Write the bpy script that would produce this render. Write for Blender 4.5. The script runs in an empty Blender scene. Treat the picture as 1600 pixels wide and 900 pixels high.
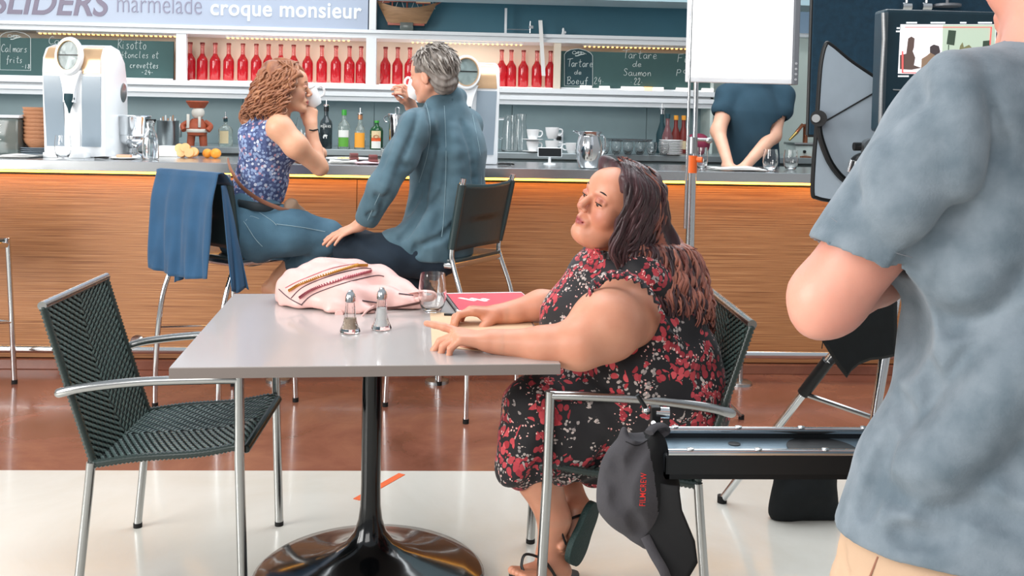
import bpy, bmesh, math, random
import numpy as np
from mathutils import Vector, Matrix
random.seed(7)
S = bpy.context.scene
COL = S.collection

# ------------------------------------------------------------------ camera
FPX, CY = 1538.0, 240.0
PITCH, ROLL, YAW, CAMH = 0.0379, 0.0205, 0.0521, 1.334
FW = Vector((math.sin(YAW)*math.cos(PITCH), math.cos(YAW)*math.cos(PITCH), -math.sin(PITCH)))
_r0 = Vector((math.cos(YAW), -math.sin(YAW), 0)); _u0 = _r0.cross(FW)
RT = _r0*math.cos(ROLL) + _u0*math.sin(ROLL)
UP = -_r0*math.sin(ROLL) + _u0*math.cos(ROLL)
CPOS = Vector((0, 0, CAMH))
cd = bpy.data.cameras.new('camera'); cam = bpy.data.objects.new('camera', cd); COL.objects.link(cam)
cd.sensor_width = 36; cd.lens = FPX/1600*36; cd.shift_y = (CY-450)/1600; cd.clip_start = .05
cam.matrix_world = Matrix(((RT.x, UP.x, -FW.x, 0), (RT.y, UP.y, -FW.y, 0), (RT.z, UP.z, -FW.z, CAMH), (0, 0, 0, 1)))
S.camera = cam
# ------------------------------------------------------------------ world, lights, exposure
S.view_settings.view_transform = 'Standard'; S.view_settings.look = 'None'
S.view_settings.gamma = 1; S.view_settings.use_curve_mapping = False
S.view_settings.exposure = 0.0
W = bpy.data.worlds.new('world'); S.world = W; W.use_nodes = True
nt = W.node_tree; bg = nt.nodes['Background']
tc = nt.nodes.new('ShaderNodeTexCoord'); sx = nt.nodes.new('ShaderNodeSeparateXYZ'); rp = nt.nodes.new('ShaderNodeValToRGB')
nt.links.new(tc.outputs['Generated'], sx.inputs[0]); nt.links.new(sx.outputs['Z'], rp.inputs[0]); nt.links.new(rp.outputs[0], bg.inputs[0])
rp.color_ramp.elements[0].position = 0.0; rp.color_ramp.elements[0].color = (.66, .66, .67, 1)
rp.color_ramp.elements[1].position = 0.7; rp.color_ramp.elements[1].color = (.86, .93, 1.0, 1)
bg.inputs[1].default_value = 0.58
def area_light(name, loc, aim, sx_, sy_, power, col=(1, 1, 1)):
    l = bpy.data.lights.new(name, 'AREA'); l.shape = 'RECTANGLE'; l.size = sx_; l.size_y = sy_; l.energy = power; l.color = col
    o = bpy.data.objects.new(name, l); COL.objects.link(o); o.location = loc
    o.rotation_euler = (Vector(aim)-Vector(loc)).to_track_quat('-Z', 'Y').to_euler(); return o
area_light('window_daylight', (-4.8, .6, 2.3), (0, 3.4, .7), 3.0, 2.4, 295, (1, .98, .95))
area_light('added_overhead_light', (.6, 4.2, 3.9), (.2, 4.6, .8), 4.5, 2.2, 150, (.94, .97, 1))  # area light added overhead to brighten the room between table and bar
area_light('added_front_light', (-1.3, -1.6, 2.9), (.2, 3.2, .8), 2.4, 1.8, 80, (1, .97, .94))  # unseen area light added behind the camera to light the scene from the front
area_light('bar_area_light', (0, 6.15, 3.7), (0, 6.6, 1.2), 6.0, .5, 75, (.93, .98, 1))  # wide area light above the bar aisle, aimed at the back counter

# ------------------------------------------------------------------ pixel helpers: where a seen point lies on a real plane
def ray(px, py): return FW + RT*((px-800)/FPX) - UP*((py-CY)/FPX)
def P(px, py, Y):
    d = ray(px, py); return CPOS + d*(Y/d.y)
def G(px, py, z=0.0):
    d = ray(px, py); return CPOS + d*((z-CAMH)/d.z)
def Z(px, py, Y): return P(px, py, Y).z
def X(px, Y, py=300): return P(px, py, Y).x

# ------------------------------------------------------------------ scene graph helpers
def setp(o, label=None, cat=None, group=None, kind=None):
    if label: o['label'] = label
    if cat: o['category'] = cat
    if group: o['group'] = group
    if kind: o['kind'] = kind
    return o
def thing(name, label, cat, loc=(0, 0, 0), rz=0.0, group=None):
    o = bpy.data.objects.new(name, None); COL.objects.link(o); o.empty_display_size = .05
    o.location = loc; o.rotation_euler = (0, 0, rz); return setp(o, label, cat, group)
def dup(root, label=None, loc=None, rz=None, scale=None):
    r = root.copy(); COL.objects.link(r)
    if loc is not None: r.location = loc
    if rz is not None: r.rotation_euler = (0, 0, rz)
    if scale is not None: r.scale = scale
    if label: r['label'] = label
    for ch in list(root.children):
        c = ch.copy(); COL.objects.link(c); c.parent = r
        for g in list(ch.children):
            d = g.copy(); COL.objects.link(d); d.parent = c
    return r

# ------------------------------------------------------------------ mesh builder
def frame_of(d):
    d = Vector(d).normalized(); a = Vector((0, 0, 1)) if abs(d.z) < .9 else Vector((1, 0, 0))
    u = d.cross(a).normalized(); return u, d.cross(u).normalized(), d
class MB:
    def __init__(s): s.v = []; s.f = []; s.m = []; s.mi = 0
    def add(s, vs, fs):
        b = len(s.v); s.v += [tuple(v) for v in vs]; s.f += [tuple(b+i for i in f) for f in fs]; s.m += [s.mi]*len(fs); return s
    def box(s, c, d, rot=None, taper=1.0):
        c = Vector(c); h = Vector(d)/2; vs = []
        for z in (-1, 1):
            t = taper if z > 0 else 1
            for x, y in ((-1, -1), (1, -1), (1, 1), (-1, 1)):
                p = Vector((x*h.x*t, y*h.y*t, z*h.z)); vs.append(c + (rot @ p if rot else p))
        return s.add(vs, [(3, 2, 1, 0), (4, 5, 6, 7), (0, 1, 5, 4), (1, 2, 6, 5), (2, 3, 7, 6), (3, 0, 4, 7)])
    def bb(s, x0, x1, y0, y1, z0, z1): return s.box(((x0+x1)/2, (y0+y1)/2, (z0+z1)/2), (abs(x1-x0), abs(y1-y0), abs(z1-z0)))
    def tube(s, pts, r, n=10, closed=False, cap=True, flat=1.0, upv=None):
        pts = [Vector(p) for p in pts]; m = len(pts)
        rs = r if isinstance(r, (list, tuple)) else [r]*m
        ts = []
        for i in range(m):
            a = pts[(i-1) % m] if (closed or i > 0) else pts[i]; b = pts[(i+1) % m] if (closed or i < m-1) else pts[i]
            t = (b-a); ts.append(t.normalized() if t.length > 1e-9 else Vector((0, 0, 1)))
        u, w, _ = frame_of(ts[0])
        if upv is not None:
            u = Vector(upv); u = (u-ts[0]*u.dot(ts[0])).normalized()
        vs = []
        for i in range(m):
            u = (u-ts[i]*u.dot(ts[i])); u = u.normalized() if u.length > 1e-6 else frame_of(ts[i])[0]
            w = ts[i].cross(u)
            for k in range(n):
                a = 2*math.pi*k/n; vs.append(pts[i]+(u*math.cos(a)+w*math.sin(a)*flat)*rs[i])
        fs = []
        for i in range(m if closed else m-1):
            j = (i+1) % m
            for k in range(n):
                l = (k+1) % n; fs.append((i*n+k, i*n+l, j*n+l, j*n+k))
        if cap and not closed: fs += [tuple(range(n-1, -1, -1)), tuple((m-1)*n+k for k in range(n))]
        return s.add(vs, fs)
    def cyl(s, a, b, r0, r1=None, n=16, cap=True): return s.tube([a, b], [r0, r0 if r1 is None else r1], n, cap=cap)
    def lathe(s, prof, c=(0, 0, 0), n=24, ax=None, closed=False):
        c = Vector(c); u, w, d = (Vector((1, 0, 0)), Vector((0, 1, 0)), Vector((0, 0, 1))) if ax is None else frame_of(ax)
        vs = []; m = len(prof)
        for r, z in prof:
            for k in range(n):
                a = 2*math.pi*k/n; vs.append(c+u*(r*math.cos(a))+w*(r*math.sin(a))+d*z)
        fs = []
        for i in range(m if closed else m-1):
            j = (i+1) % m
            for k in range(n):
                l = (k+1) % n; fs.append((i*n+k, i*n+l, j*n+l, j*n+k))
        if not closed:
            if prof[0][0] > 1e-6: fs.append(tuple(range(n-1, -1, -1)))
            if prof[-1][0] > 1e-6: fs.append(tuple((m-1)*n+k for k in range(n)))
        return s.add(vs, fs)
    def ell(s, c, r, n=16, m=10, rot=None):
        c = Vector(c); vs = []; 
        for i in range(m+1):
            t = math.pi*i/m
            for k in range(n):
                a = 2*math.pi*k/n; p = Vector((r[0]*math.sin(t)*math.cos(a), r[1]*math.sin(t)*math.sin(a), -r[2]*math.cos(t)))
                vs.append(c+(rot @ p if rot else p))
        return s.add(vs, [(i*n+k, i*n+(k+1) % n, (i+1)*n+(k+1) % n, (i+1)*n+k) for i in range(m) for k in range(n)])
    def grid(s, fn, nu, nv, thick=0.0, closed_u=False):
        """surface fn(u,v) -> point, u,v in 0..1; with thickness along normal"""
        V = [[Vector(fn(i/nu, j/nv)) for j in range(nv+1)] for i in range(nu+1)]
        vs = [V[i][j] for i in range(nu+1) for j in range(nv+1)]
        q = lambda i, j: i*(nv+1)+j
        fs = [(q(i, j), q(i+1, j), q(i+1, j+1), q(i, j+1)) for i in range(nu) for j in range(nv)]
        if thick:
            N = []
            for i in range(nu+1):
                for j in range(nv+1):
                    a = V[min(i+1, nu)][j]-V[max(i-1, 0)][j]; b = V[i][min(j+1, nv)]-V[i][max(j-1, 0)]
                    n_ = a.cross(b); N.append(n_.normalized() if n_.length > 1e-12 else Vector((0, 0, 1)))
            o = len(vs); vs2 = [vs[k]-N[k]*thick for k in range(o)]
            fs2 = [tuple(o+k for k in reversed(f)) for f in fs]
            ed = [q(i, 0) for i in range(nu+1)] + [q(nu, j) for j in range(1, nv+1)] + [q(i, nv) for i in range(nu-1, -1, -1)] + [q(0, j) for j in range(nv-1, 0, -1)]
            sd = [(ed[(k+1) % len(ed)], ed[k], o+ed[k], o+ed[(k+1) % len(ed)]) for k in range(len(ed))]
            return s.add(vs+vs2, fs+fs2+sd)
        return s.add(vs, fs)
    def prism(s, poly, fn0, fn1):
        """poly: 2D points; fn0/fn1 map a 2D point to the two faces"""
        n = len(poly); vs = [fn0(p) for p in poly]+[fn1(p) for p in poly]
        return s.add(vs, [tuple(range(n-1, -1, -1)), tuple(range(n, 2*n))]+[(k, (k+1) % n, n+(k+1) % n, n+k) for k in range(n)])
    def build(s, name, mats, parent=None, smooth=True, ang=40, origin=None, local=False, bevel=0, tag=None):
        """vertices are world coordinates unless local; a parented part is expressed in its root's frame"""
        me = bpy.data.meshes.new(name); me.from_pydata(s.v, [], s.f); me.validate()
        mats = mats if isinstance(mats, (list, tuple)) else [mats]
        for m in mats: me.materials.append(m)
        if len(mats) > 1 and len(me.polygons) == len(s.m): me.polygons.foreach_set('material_index', s.m)
        o = bpy.data.objects.new(name, me); COL.objects.link(o)
        if not local:
            if parent is not None:
                r = parent; M = Matrix.Identity(4); ch = []
                while r is not None: ch.append(r); r = r.parent
                for r in reversed(ch): M = M @ Matrix.LocRotScale(r.location, r.rotation_euler, r.scale)
                me.transform(M.inverted())
            elif origin is not None:
                me.transform(Matrix.Translation(-Vector(origin))); o.location = origin
        if parent is not None: o.parent = parent
        bm = bmesh.new(); bm.from_mesh(me); bmesh.ops.recalc_face_normals(bm, faces=bm.faces)
        if bevel:
            es = [e for e in bm.edges if len(e.link_faces) == 2 and e.calc_face_angle(0) > .6]
            bmesh.ops.bevel(bm, geom=es, offset=bevel, segments=2, profile=.5, affect='EDGES', clamp_overlap=True)
        bm.to_mesh(me); bm.free()
        if smooth:
            me.shade_smooth()
            if ang < 180: me.set_sharp_from_angle(angle=math.radians(ang))
        if tag: setp(o, **tag)
        return o
def arc(c, r, a0, a1, n, u=(1, 0, 0), v=(0, 0, 1)):
    c, u, v = Vector(c), Vector(u), Vector(v)
    return [c+u*(r*math.cos(a0+(a1-a0)*i/n))+v*(r*math.sin(a0+(a1-a0)*i/n)) for i in range(n+1)]
def smooth_path(pts, n=6, closed=False):
    """Catmull-Rom through points"""
    pts = [Vector(p) for p in pts]; out = []; m = len(pts)
    g = (lambda i: pts[i % m]) if closed else (lambda i: pts[max(0, min(m-1, i))])
    for i in range(m if closed else m-1):
        a, b, c, d = g(i-1), g(i), g(i+1), g(i+2)
        for k in range(n):
            t = k/n; out.append(.5*((2*b)+(c-a)*t+(2*a-5*b+4*c-d)*t*t+(3*b-a-3*c+d)*t**3))
    if not closed: out.append(pts[-1])
    return out
def fillet(pts, r, n=5):
    pts = [Vector(p) for p in pts]; out = [pts[0]]
    for i in range(1, len(pts)-1):
        a, b, c = pts[i-1], pts[i], pts[i+1]; p0 = b+(a-b).normalized()*min(r, (a-b).length*.48); p1 = b+(c-b).normalized()*min(r, (c-b).length*.48)
        for k in range(n+1):
            t = k/n; out.append(p0*(1-t)**2+b*2*t*(1-t)+p1*t*t)
    out.append(pts[-1]); return out

# ------------------------------------------------------------------ materials
def lin(c):
    if isinstance(c, str):
        c = c.lstrip('#'); c = [int(c[i:i+2], 16)/255 for i in (0, 2, 4)]
        c = [x/12.92 if x <= .04045 else ((x+.055)/1.055)**2.4 for x in c]
    return (*c[:3], 1)
def mat(name, col, rough=.5, metal=0.0, noise=None, bump=None, coat=0, trans=0, ior=1.45, emit=None, sheen=0, sss=0, alpha=1, aniso=0, col2=None, spec=None, stretch=None):
    m = bpy.data.materials.new(name); m.use_nodes = True; N = m.node_tree.nodes; L = m.node_tree.links; b = N['Principled BSDF']
    b.inputs['Base Color'].default_value = lin(col); b.inputs['Roughness'].default_value = rough; b.inputs['Metallic'].default_value = metal
    b.inputs['Coat Weight'].default_value = coat; b.inputs['Coat Roughness'].default_value = .08
    b.inputs['Transmission Weight'].default_value = trans; b.inputs['IOR'].default_value = ior
    b.inputs['Sheen Weight'].default_value = sheen; b.inputs['Subsurface Weight'].default_value = sss; b.inputs['Alpha'].default_value = alpha
    if sss: b.inputs['Subsurface Radius'].default_value = (.012, .005, .003); b.inputs['Subsurface Scale'].default_value = 1
    if spec is not None: b.inputs['Specular IOR Level'].default_value = spec
    if emit: b.inputs['Emission Color'].default_value = lin(emit[0]); b.inputs['Emission Strength'].default_value = emit[1]
    if noise or bump:
        tcn = N.new('ShaderNodeTexCoord'); mp = N.new('ShaderNodeMapping'); L.new(tcn.outputs['Object'], mp.inputs[0])
        if stretch: mp.inputs['Scale'].default_value = stretch
    if noise:
        t = N.new('ShaderNodeTexNoise'); t.inputs['Scale'].default_value = noise[0]; t.inputs['Detail'].default_value = 5; L.new(mp.outputs[0], t.inputs[0])
        r = N.new('ShaderNodeMapRange'); r.inputs[1].default_value = .3; r.inputs[2].default_value = .7; L.new(t.outputs['Fac'], r.inputs[0])
        mx = N.new('ShaderNodeMix'); mx.data_type = 'RGBA'; c = lin(col)
        mx.inputs[6].default_value = c; mx.inputs[7].default_value = lin(col2) if col2 else (c[0]*(1-noise[1]), c[1]*(1-noise[1]), c[2]*(1-noise[1]), 1)
        L.new(r.outputs[0], mx.inputs[0]); L.new(mx.outputs[2], b.inputs['Base Color'])
    if bump:
        t = N.new('ShaderNodeTexNoise'); t.inputs['Scale'].default_value = bump[0]; t.inputs['Detail'].default_value = 4; L.new(mp.outputs[0], t.inputs[0])
        bp = N.new('ShaderNodeBump'); bp.inputs['Strength'].default_value = bump[1]; bp.inputs['Distance'].default_value = bump[2] if len(bump) > 2 else .002
        L.new(t.outputs['Fac'], bp.inputs['Height']); L.new(bp.outputs[0], b.inputs['Normal'])
    return m
M = {}
M['chrome'] = mat('chrome', '#d9dcde', .12, 1)
M['brushed'] = mat('brushed_steel', '#b9bcbd', .3, 1, noise=(60, .15), stretch=(1, 1, 12))
M['tube'] = mat('satin_tube_steel', '#b4b5b4', .24, 1)
M['steel'] = mat('counter_stainless', '#cfd2d4', .22, 1, noise=(5, .08), stretch=(.4, 3, 3))
M['white'] = mat('white_paint', '#e9edf0', .45)
M['cream'] = mat('cream_paint', '#e6d9c6', .6, noise=(4, .05))
M['whiteplastic'] = mat('white_plastic', '#eef1f3', .22, coat=.3)
M['greypanel'] = mat('blue_grey_gloss_panel', '#8f9da8', .15, coat=.4)
M['gold'] = mat('pale_gold_trim', '#d9b48e', .3, .5)
M['black'] = mat('black_plastic', '#101214', .4)
M['blackgloss'] = mat('black_gloss', '#0a0c0f', .12, coat=.5)
M['blackfabric'] = mat('black_fabric', '#101517', .85, bump=(180, .3), noise=(30, .3))
M['rubber'] = mat('black_rubber', '#0c0c0c', .7)
M['glass'] = mat('clear_glass', '#ffffff', .0, trans=1, ior=1.45)
M['water'] = mat('clear_liquid', '#f6fbff', .0, trans=1, ior=1.33)
M['porcelain'] = mat('white_porcelain', '#f2f3f3', .18, coat=.3)
M['paper'] = mat('white_paper', '#f0efec', .8)
M['chalk'] = mat('chalk', '#dfe8e6', .9)
M['orange'] = mat('orange_plastic', '#ee6a2a', .35)
M['wood'] = mat('wood', '#8c5a38', .5, noise=(8, .35), stretch=(1, 1, 8))
# ================================================================== ROOM
BARF, TOPF, TOPB = 5.10, 4.985, 5.72       # wood front, counter front edge, counter back edge
YL = 3.65                                   # edge between red floor and pale floor
WALL = 7.05; SHF = 6.72                     # back wall, shelf front plane
def floor_mat(name, c1, c2, c3, sc, rough):
    m = bpy.data.materials.new(name); m.use_nodes = True; N = m.node_tree.nodes; L = m.node_tree.links; b = N['Principled BSDF']
    tcn = N.new('ShaderNodeTexCoord'); t = N.new('ShaderNodeTexNoise'); t.inputs['Scale'].default_value = sc; t.inputs['Detail'].default_value = 8; t.inputs['Roughness'].default_value = .65; t.inputs['Distortion'].default_value = .6
    L.new(tcn.outputs['Object'], t.inputs[0]); r = N.new('ShaderNodeValToRGB'); L.new(t.outputs['Fac'], r.inputs[0])
    e = r.color_ramp.elements; e[0].position = .3; e[0].color = lin(c1); e[1].position = .72; e[1].color = lin(c2); k = e.new(.5); k.color = lin(c3)
    L.new(r.outputs[0], b.inputs['Base Color']); b.inputs['Roughness'].default_value = rough
    rr = N.new('ShaderNodeMapRange'); L.new(t.outputs['Fac'], rr.inputs[0]); rr.inputs[3].default_value = rough*.7; rr.inputs[4].default_value = rough*1.5; L.new(rr.outputs[0], b.inputs['Roughness'])
    b.inputs['Coat Weight'].default_value = .25; b.inputs['Coat Roughness'].default_value = .1
    return m
M['redfloor'] = floor_mat('red_brown_polished_concrete', '#6d4232', '#99674f', '#835242', 2.2, .2)
M['palefloor'] = floor_mat('pale_polished_floor', '#c9c4b8', '#d6d4cc', '#cfccc3', 1.3, .22)
f = MB().bb(-7, 7, -4, YL, -.1, 0).build('floor', M['palefloor'], smooth=False); setp(f, kind='structure')
f = MB().bb(-7, 7, YL, 9.0, -.1, 0).build('floor_red', M['redfloor'], smooth=False); setp(f, kind='structure')
M['tape'] = mat('orange_tape', '#e2683a', .6)
a, b_ = G(628, 741), G(557, 781); d = (b_-a).normalized(); n_ = Vector((-d.y, d.x, 0))*.014
t = MB(); t.add([p+Vector((0, 0, h)) for h in (.0, .002) for p in (a-n_, a+n_, b_+n_, b_-n_)], [(3, 2, 1, 0), (4, 5, 6, 7), (0, 1, 5, 4), (1, 2, 6, 5), (2, 3, 7, 6), (3, 0, 4, 7)])
o = t.build('floor_tape', M['tape'], smooth=False, origin=a); setp(o, 'strip of orange tape on the pale floor behind the table pedestal', 'tape')

# back wall: lower splash panels, recess back, upper panels
M['splash'] = mat('slate_grey_splashback', '#8ea3a7', .5, noise=(3, .1))
M['teal'] = mat('dark_teal_wall', '#3f6f80', .5, noise=(1.2, .2))
M['tealgrey'] = mat('soffit_teal_grey', '#8fa9b2', .6)
M['palegreen'] = mat('pale_green_wall', '#d3e0da', .7, noise=(2, .05))
XL, XR = -6.0, X(1118, SHF, 140)
zb0, zb1 = Z(800, 163, SHF), Z(800, 137, SHF)         # lower white beam bottom / top (shelf surface)
zu0, zu1 = Z(800, 65, SHF), Z(800, 52, SHF)           # upper beam bottom / top
TOPZ = 3.1
w = MB().bb(XL, XR, WALL, WALL+.15, 0, zb0+.03).build('wall_back', M['splash'], smooth=False); setp(w, kind='structure')
# splash panels with joints
w_ = WALL-.012; xs = [XL+.0]; 
for k, px in enumerate((-420, -130, 160, 380, 585, 800, 1010)): xs.append(X(px, WALL, 180))
xs = sorted(xs)+[XR]
for i in range(len(xs)-1):
    p = MB().bb(xs[i]+.002, xs[i+1]-.002, WALL-.012, WALL, .5, zb0).build('splash_panel', M['splash'], parent=w, smooth=False, bevel=.001)
r_ = MB().bb(XL, XR, WALL-.0, WALL+.12, zb0, zu1+.02).build('wall_recess', M['cream'], smooth=False); setp(r_, kind='structure')
u_ = MB().bb(XL, XR, SHF+.16, WALL+.12, zu1, TOPZ).build('wall_upper', M['teal'], smooth=False); setp(u_, kind='structure')
pg_ = MB().bb(XR, 8, WALL+.25, WALL+.4, 0, TOPZ).build('wall_right', M['palegreen'], smooth=False); setp(pg_, kind='structure')
wr = MB().bb(XR-.02, XR, SHF+.05, WALL+.3, 0, TOPZ).build('wall_return', M['palegreen'], smooth=False); setp(wr, kind='structure')
# soffit
so = MB().bb(X(590, 6.5, 10), 8, 6.2, 6.56, Z(860, 8, 6.56), TOPZ).build('ceiling_soffit', M['tealgrey'], smooth=False); setp(so, kind='structure')
# white beams with profiled ledges
def beam(name, z0, z1, steps, x0=XL, x1=XR):
    b = MB()
    for (ya, yb, za, zc) in steps: b.bb(x0, x1, SHF+ya, SHF+yb, z0+(z1-z0)*za, z0+(z1-z0)*zc)
    o = b.build(name, M['white'], smooth=False, bevel=.002); setp(o, kind='structure')
beam('trim_lower_shelf', zb0, zb1, [(.03, .33, 0, .28), (0, .33, .28, .55), (.05, .33, .55, .7), (-.015, .33, .7, 1)])
beam('trim_upper_shelf', zu0, zu1, [(.0, .33, 0, .35), (.025, .33, .35, .6), (-.01, .33, .6, 1)])
# dividers
def post(name, pa, pb, z0, z1, m='white', y0=0, y1=.05):
    o = MB().bb(X(pa, SHF, 90), X(pb, SHF, 90), SHF+y0, SHF+y1, z0, z1).build(name, M[m], smooth=False, bevel=.002); setp(o, kind='structure')
post('trim_post', 274, 290, zb1, zu0, y0=.01); post('trim_post', 572, 588, zb1, zu0, y0=-.005); post('trim_post', 866, 877, zb1, zu0, 'cream', y0=.02)
post('trim_post', 576, 587, zu1, TOPZ, y0=-.01)
# sign board upper left
M['signblue'] = mat('pale_blue_sign', '#a8b4c8', .35, noise=(2, .05))
sg = thing('menu_sign_board', 'long pale blue overhead board reading SLIDERS marmelade croque monsieur', 'sign', (0, SHF, zu1))
MB().bb(XL, X(575, SHF, 20), SHF, SHF+.16, zu1, TOPZ).build('board', M['signblue'], sg, smooth=False)
M['mauve'] = mat('mauve_lettering', '#7f7789', .5); M['mauvelight'] = mat('pale_mauve_lettering', '#8f8ea2', .5); M['whitelet'] = mat('white_lettering', '#eff4fb', .5)
def text(s, name, px0, px1, pyb, Y, m, parent, shear=0, offset=0.0, ex=.003, hscale=1.0, h=None, sp=1.0, cap=None):
    """flat lettering on a Y plane whose left/right ends are at px0/px1 with the baseline through pyb"""
    c = bpy.data.curves.new(name, 'FONT'); c.body = s; c.shear = shear; c.offset = offset; c.extrude = ex; c.space_character = sp; c.fill_mode = 'BOTH'
    o = bpy.data.objects.new(name, c); COL.objects.link(o); bpy.context.view_layer.update()
    dg = bpy.context.evaluated_depsgraph_get(); me = bpy.data.meshes.new_from_object(o.evaluated_get(dg)); bpy.data.objects.remove(o)
    co = np.array([v.co[:] for v in me.vertices]); a = P(px0, pyb, Y); b = P(px1, pyb+(px1-px0)*.022, Y)
    x0, x1 = co[:, 0].min(), co[:, 0].max(); sx = (b.x-a.x)/(x1-x0); sz = sx*hscale if h is None else h/(co[:, 1].max())
    vs = np.stack([a.x+(co[:, 0]-x0)*sx, np.full(len(co), Y)-co[:, 2], a.z+co[:, 1]*sz], 1)
    mb = MB(); mb.v = [tuple(v) for v in vs]; mb.f = [tuple(p.vertices) for p in me.polygons]; mb.m = [0]*len(mb.f)
    bpy.data.meshes.remove(me); return mb.build(name, m, parent, smooth=False)
text('SLIDERS', 'lettering', -14, 172, 20, SHF-.001, M['mauve'], sg, shear=.22, offset=.018, h=.165)
text('marmelade', 'lettering', 183, 315, 19, SHF-.001, M['mauvelight'], sg, offset=-.012, h=.125)
text('croque monsieur', 'lettering', 329, 565, 23, SHF-.001, M['whitelet'], sg, offset=.016, h=.098, sp=1.05)['kind'] = 'stuff'

# warm light strips under upper beam, lit shelf strip below
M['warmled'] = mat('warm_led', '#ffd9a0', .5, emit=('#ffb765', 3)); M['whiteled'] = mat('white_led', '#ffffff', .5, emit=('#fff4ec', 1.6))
def ledrow(pa, pb, z):
    t = thing('shelf_light_strip', 'row of warm LEDs under the upper shelf over %s' % {0: 'the left chalkboard', 1: 'the left bottle bay', 2: 'the right bottle bay', 3: 'the right chalkboard'}[ledrow.k], 'light strip', (X(pa, SHF, 60), SHF+.1, z)); ledrow.k += 1
    x0, x1 = X(pa, SHF, 60), X(pb, SHF, 60); MB().bb(x0, x1, SHF+.12, SHF+.16, z-.008, z).build('strip', M['white'], t, smooth=False)
    b = MB(); n = int((x1-x0)/.032)
    for i in range(n): b.bb(x0+(i+.3)*(x1-x0)/n, x0+(i+.62)*(x1-x0)/n, SHF+.125, SHF+.155, z-.016, z-.008)
    o = b.build('led', M['warmled'], t, smooth=False); o['kind'] = 'stuff'
ledrow.k = 0
ledrow(45, 268, zu0); ledrow(345, 545, zu0); ledrow(640, 820, zu0); ledrow(915, 1112, zu0)
# the recess under the light-washed back
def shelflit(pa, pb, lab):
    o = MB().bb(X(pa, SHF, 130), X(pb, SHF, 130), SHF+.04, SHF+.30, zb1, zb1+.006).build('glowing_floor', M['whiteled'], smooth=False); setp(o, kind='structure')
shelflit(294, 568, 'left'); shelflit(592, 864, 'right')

# LED tubes lying in front of the right chalkboard
for k, (a, b, m) in enumerate(((907, 925, 'whiteled'), (937, 953, 'whiteled'), (971, 1006, 'whiteled'), (1007, 1020, 'warmled'), (1021, 1037, 'whiteled'), (1057, 1078, 'whiteled'), (1097, 1115, 'whiteled'))):
    p = P(a, 100, SHF+.06); q = P(b, 100, SHF+.06); z = zb1+.014
    lab = ['first (leftmost)', 'second', 'third (longest)', 'small orange', 'fifth', 'sixth', 'rightmost'][k]
    o = MB().cyl((p.x, SHF+.05, z), (q.x, SHF+.05, z), .013, n=12).build('lamp_tube', M[m], origin=(p.x, SHF+.05, zb1)); setp(o, '%s glowing tube on the ledge below the right chalkboard' % lab, 'lamp', 'glowing tubes under the right chalkboard')

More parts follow.
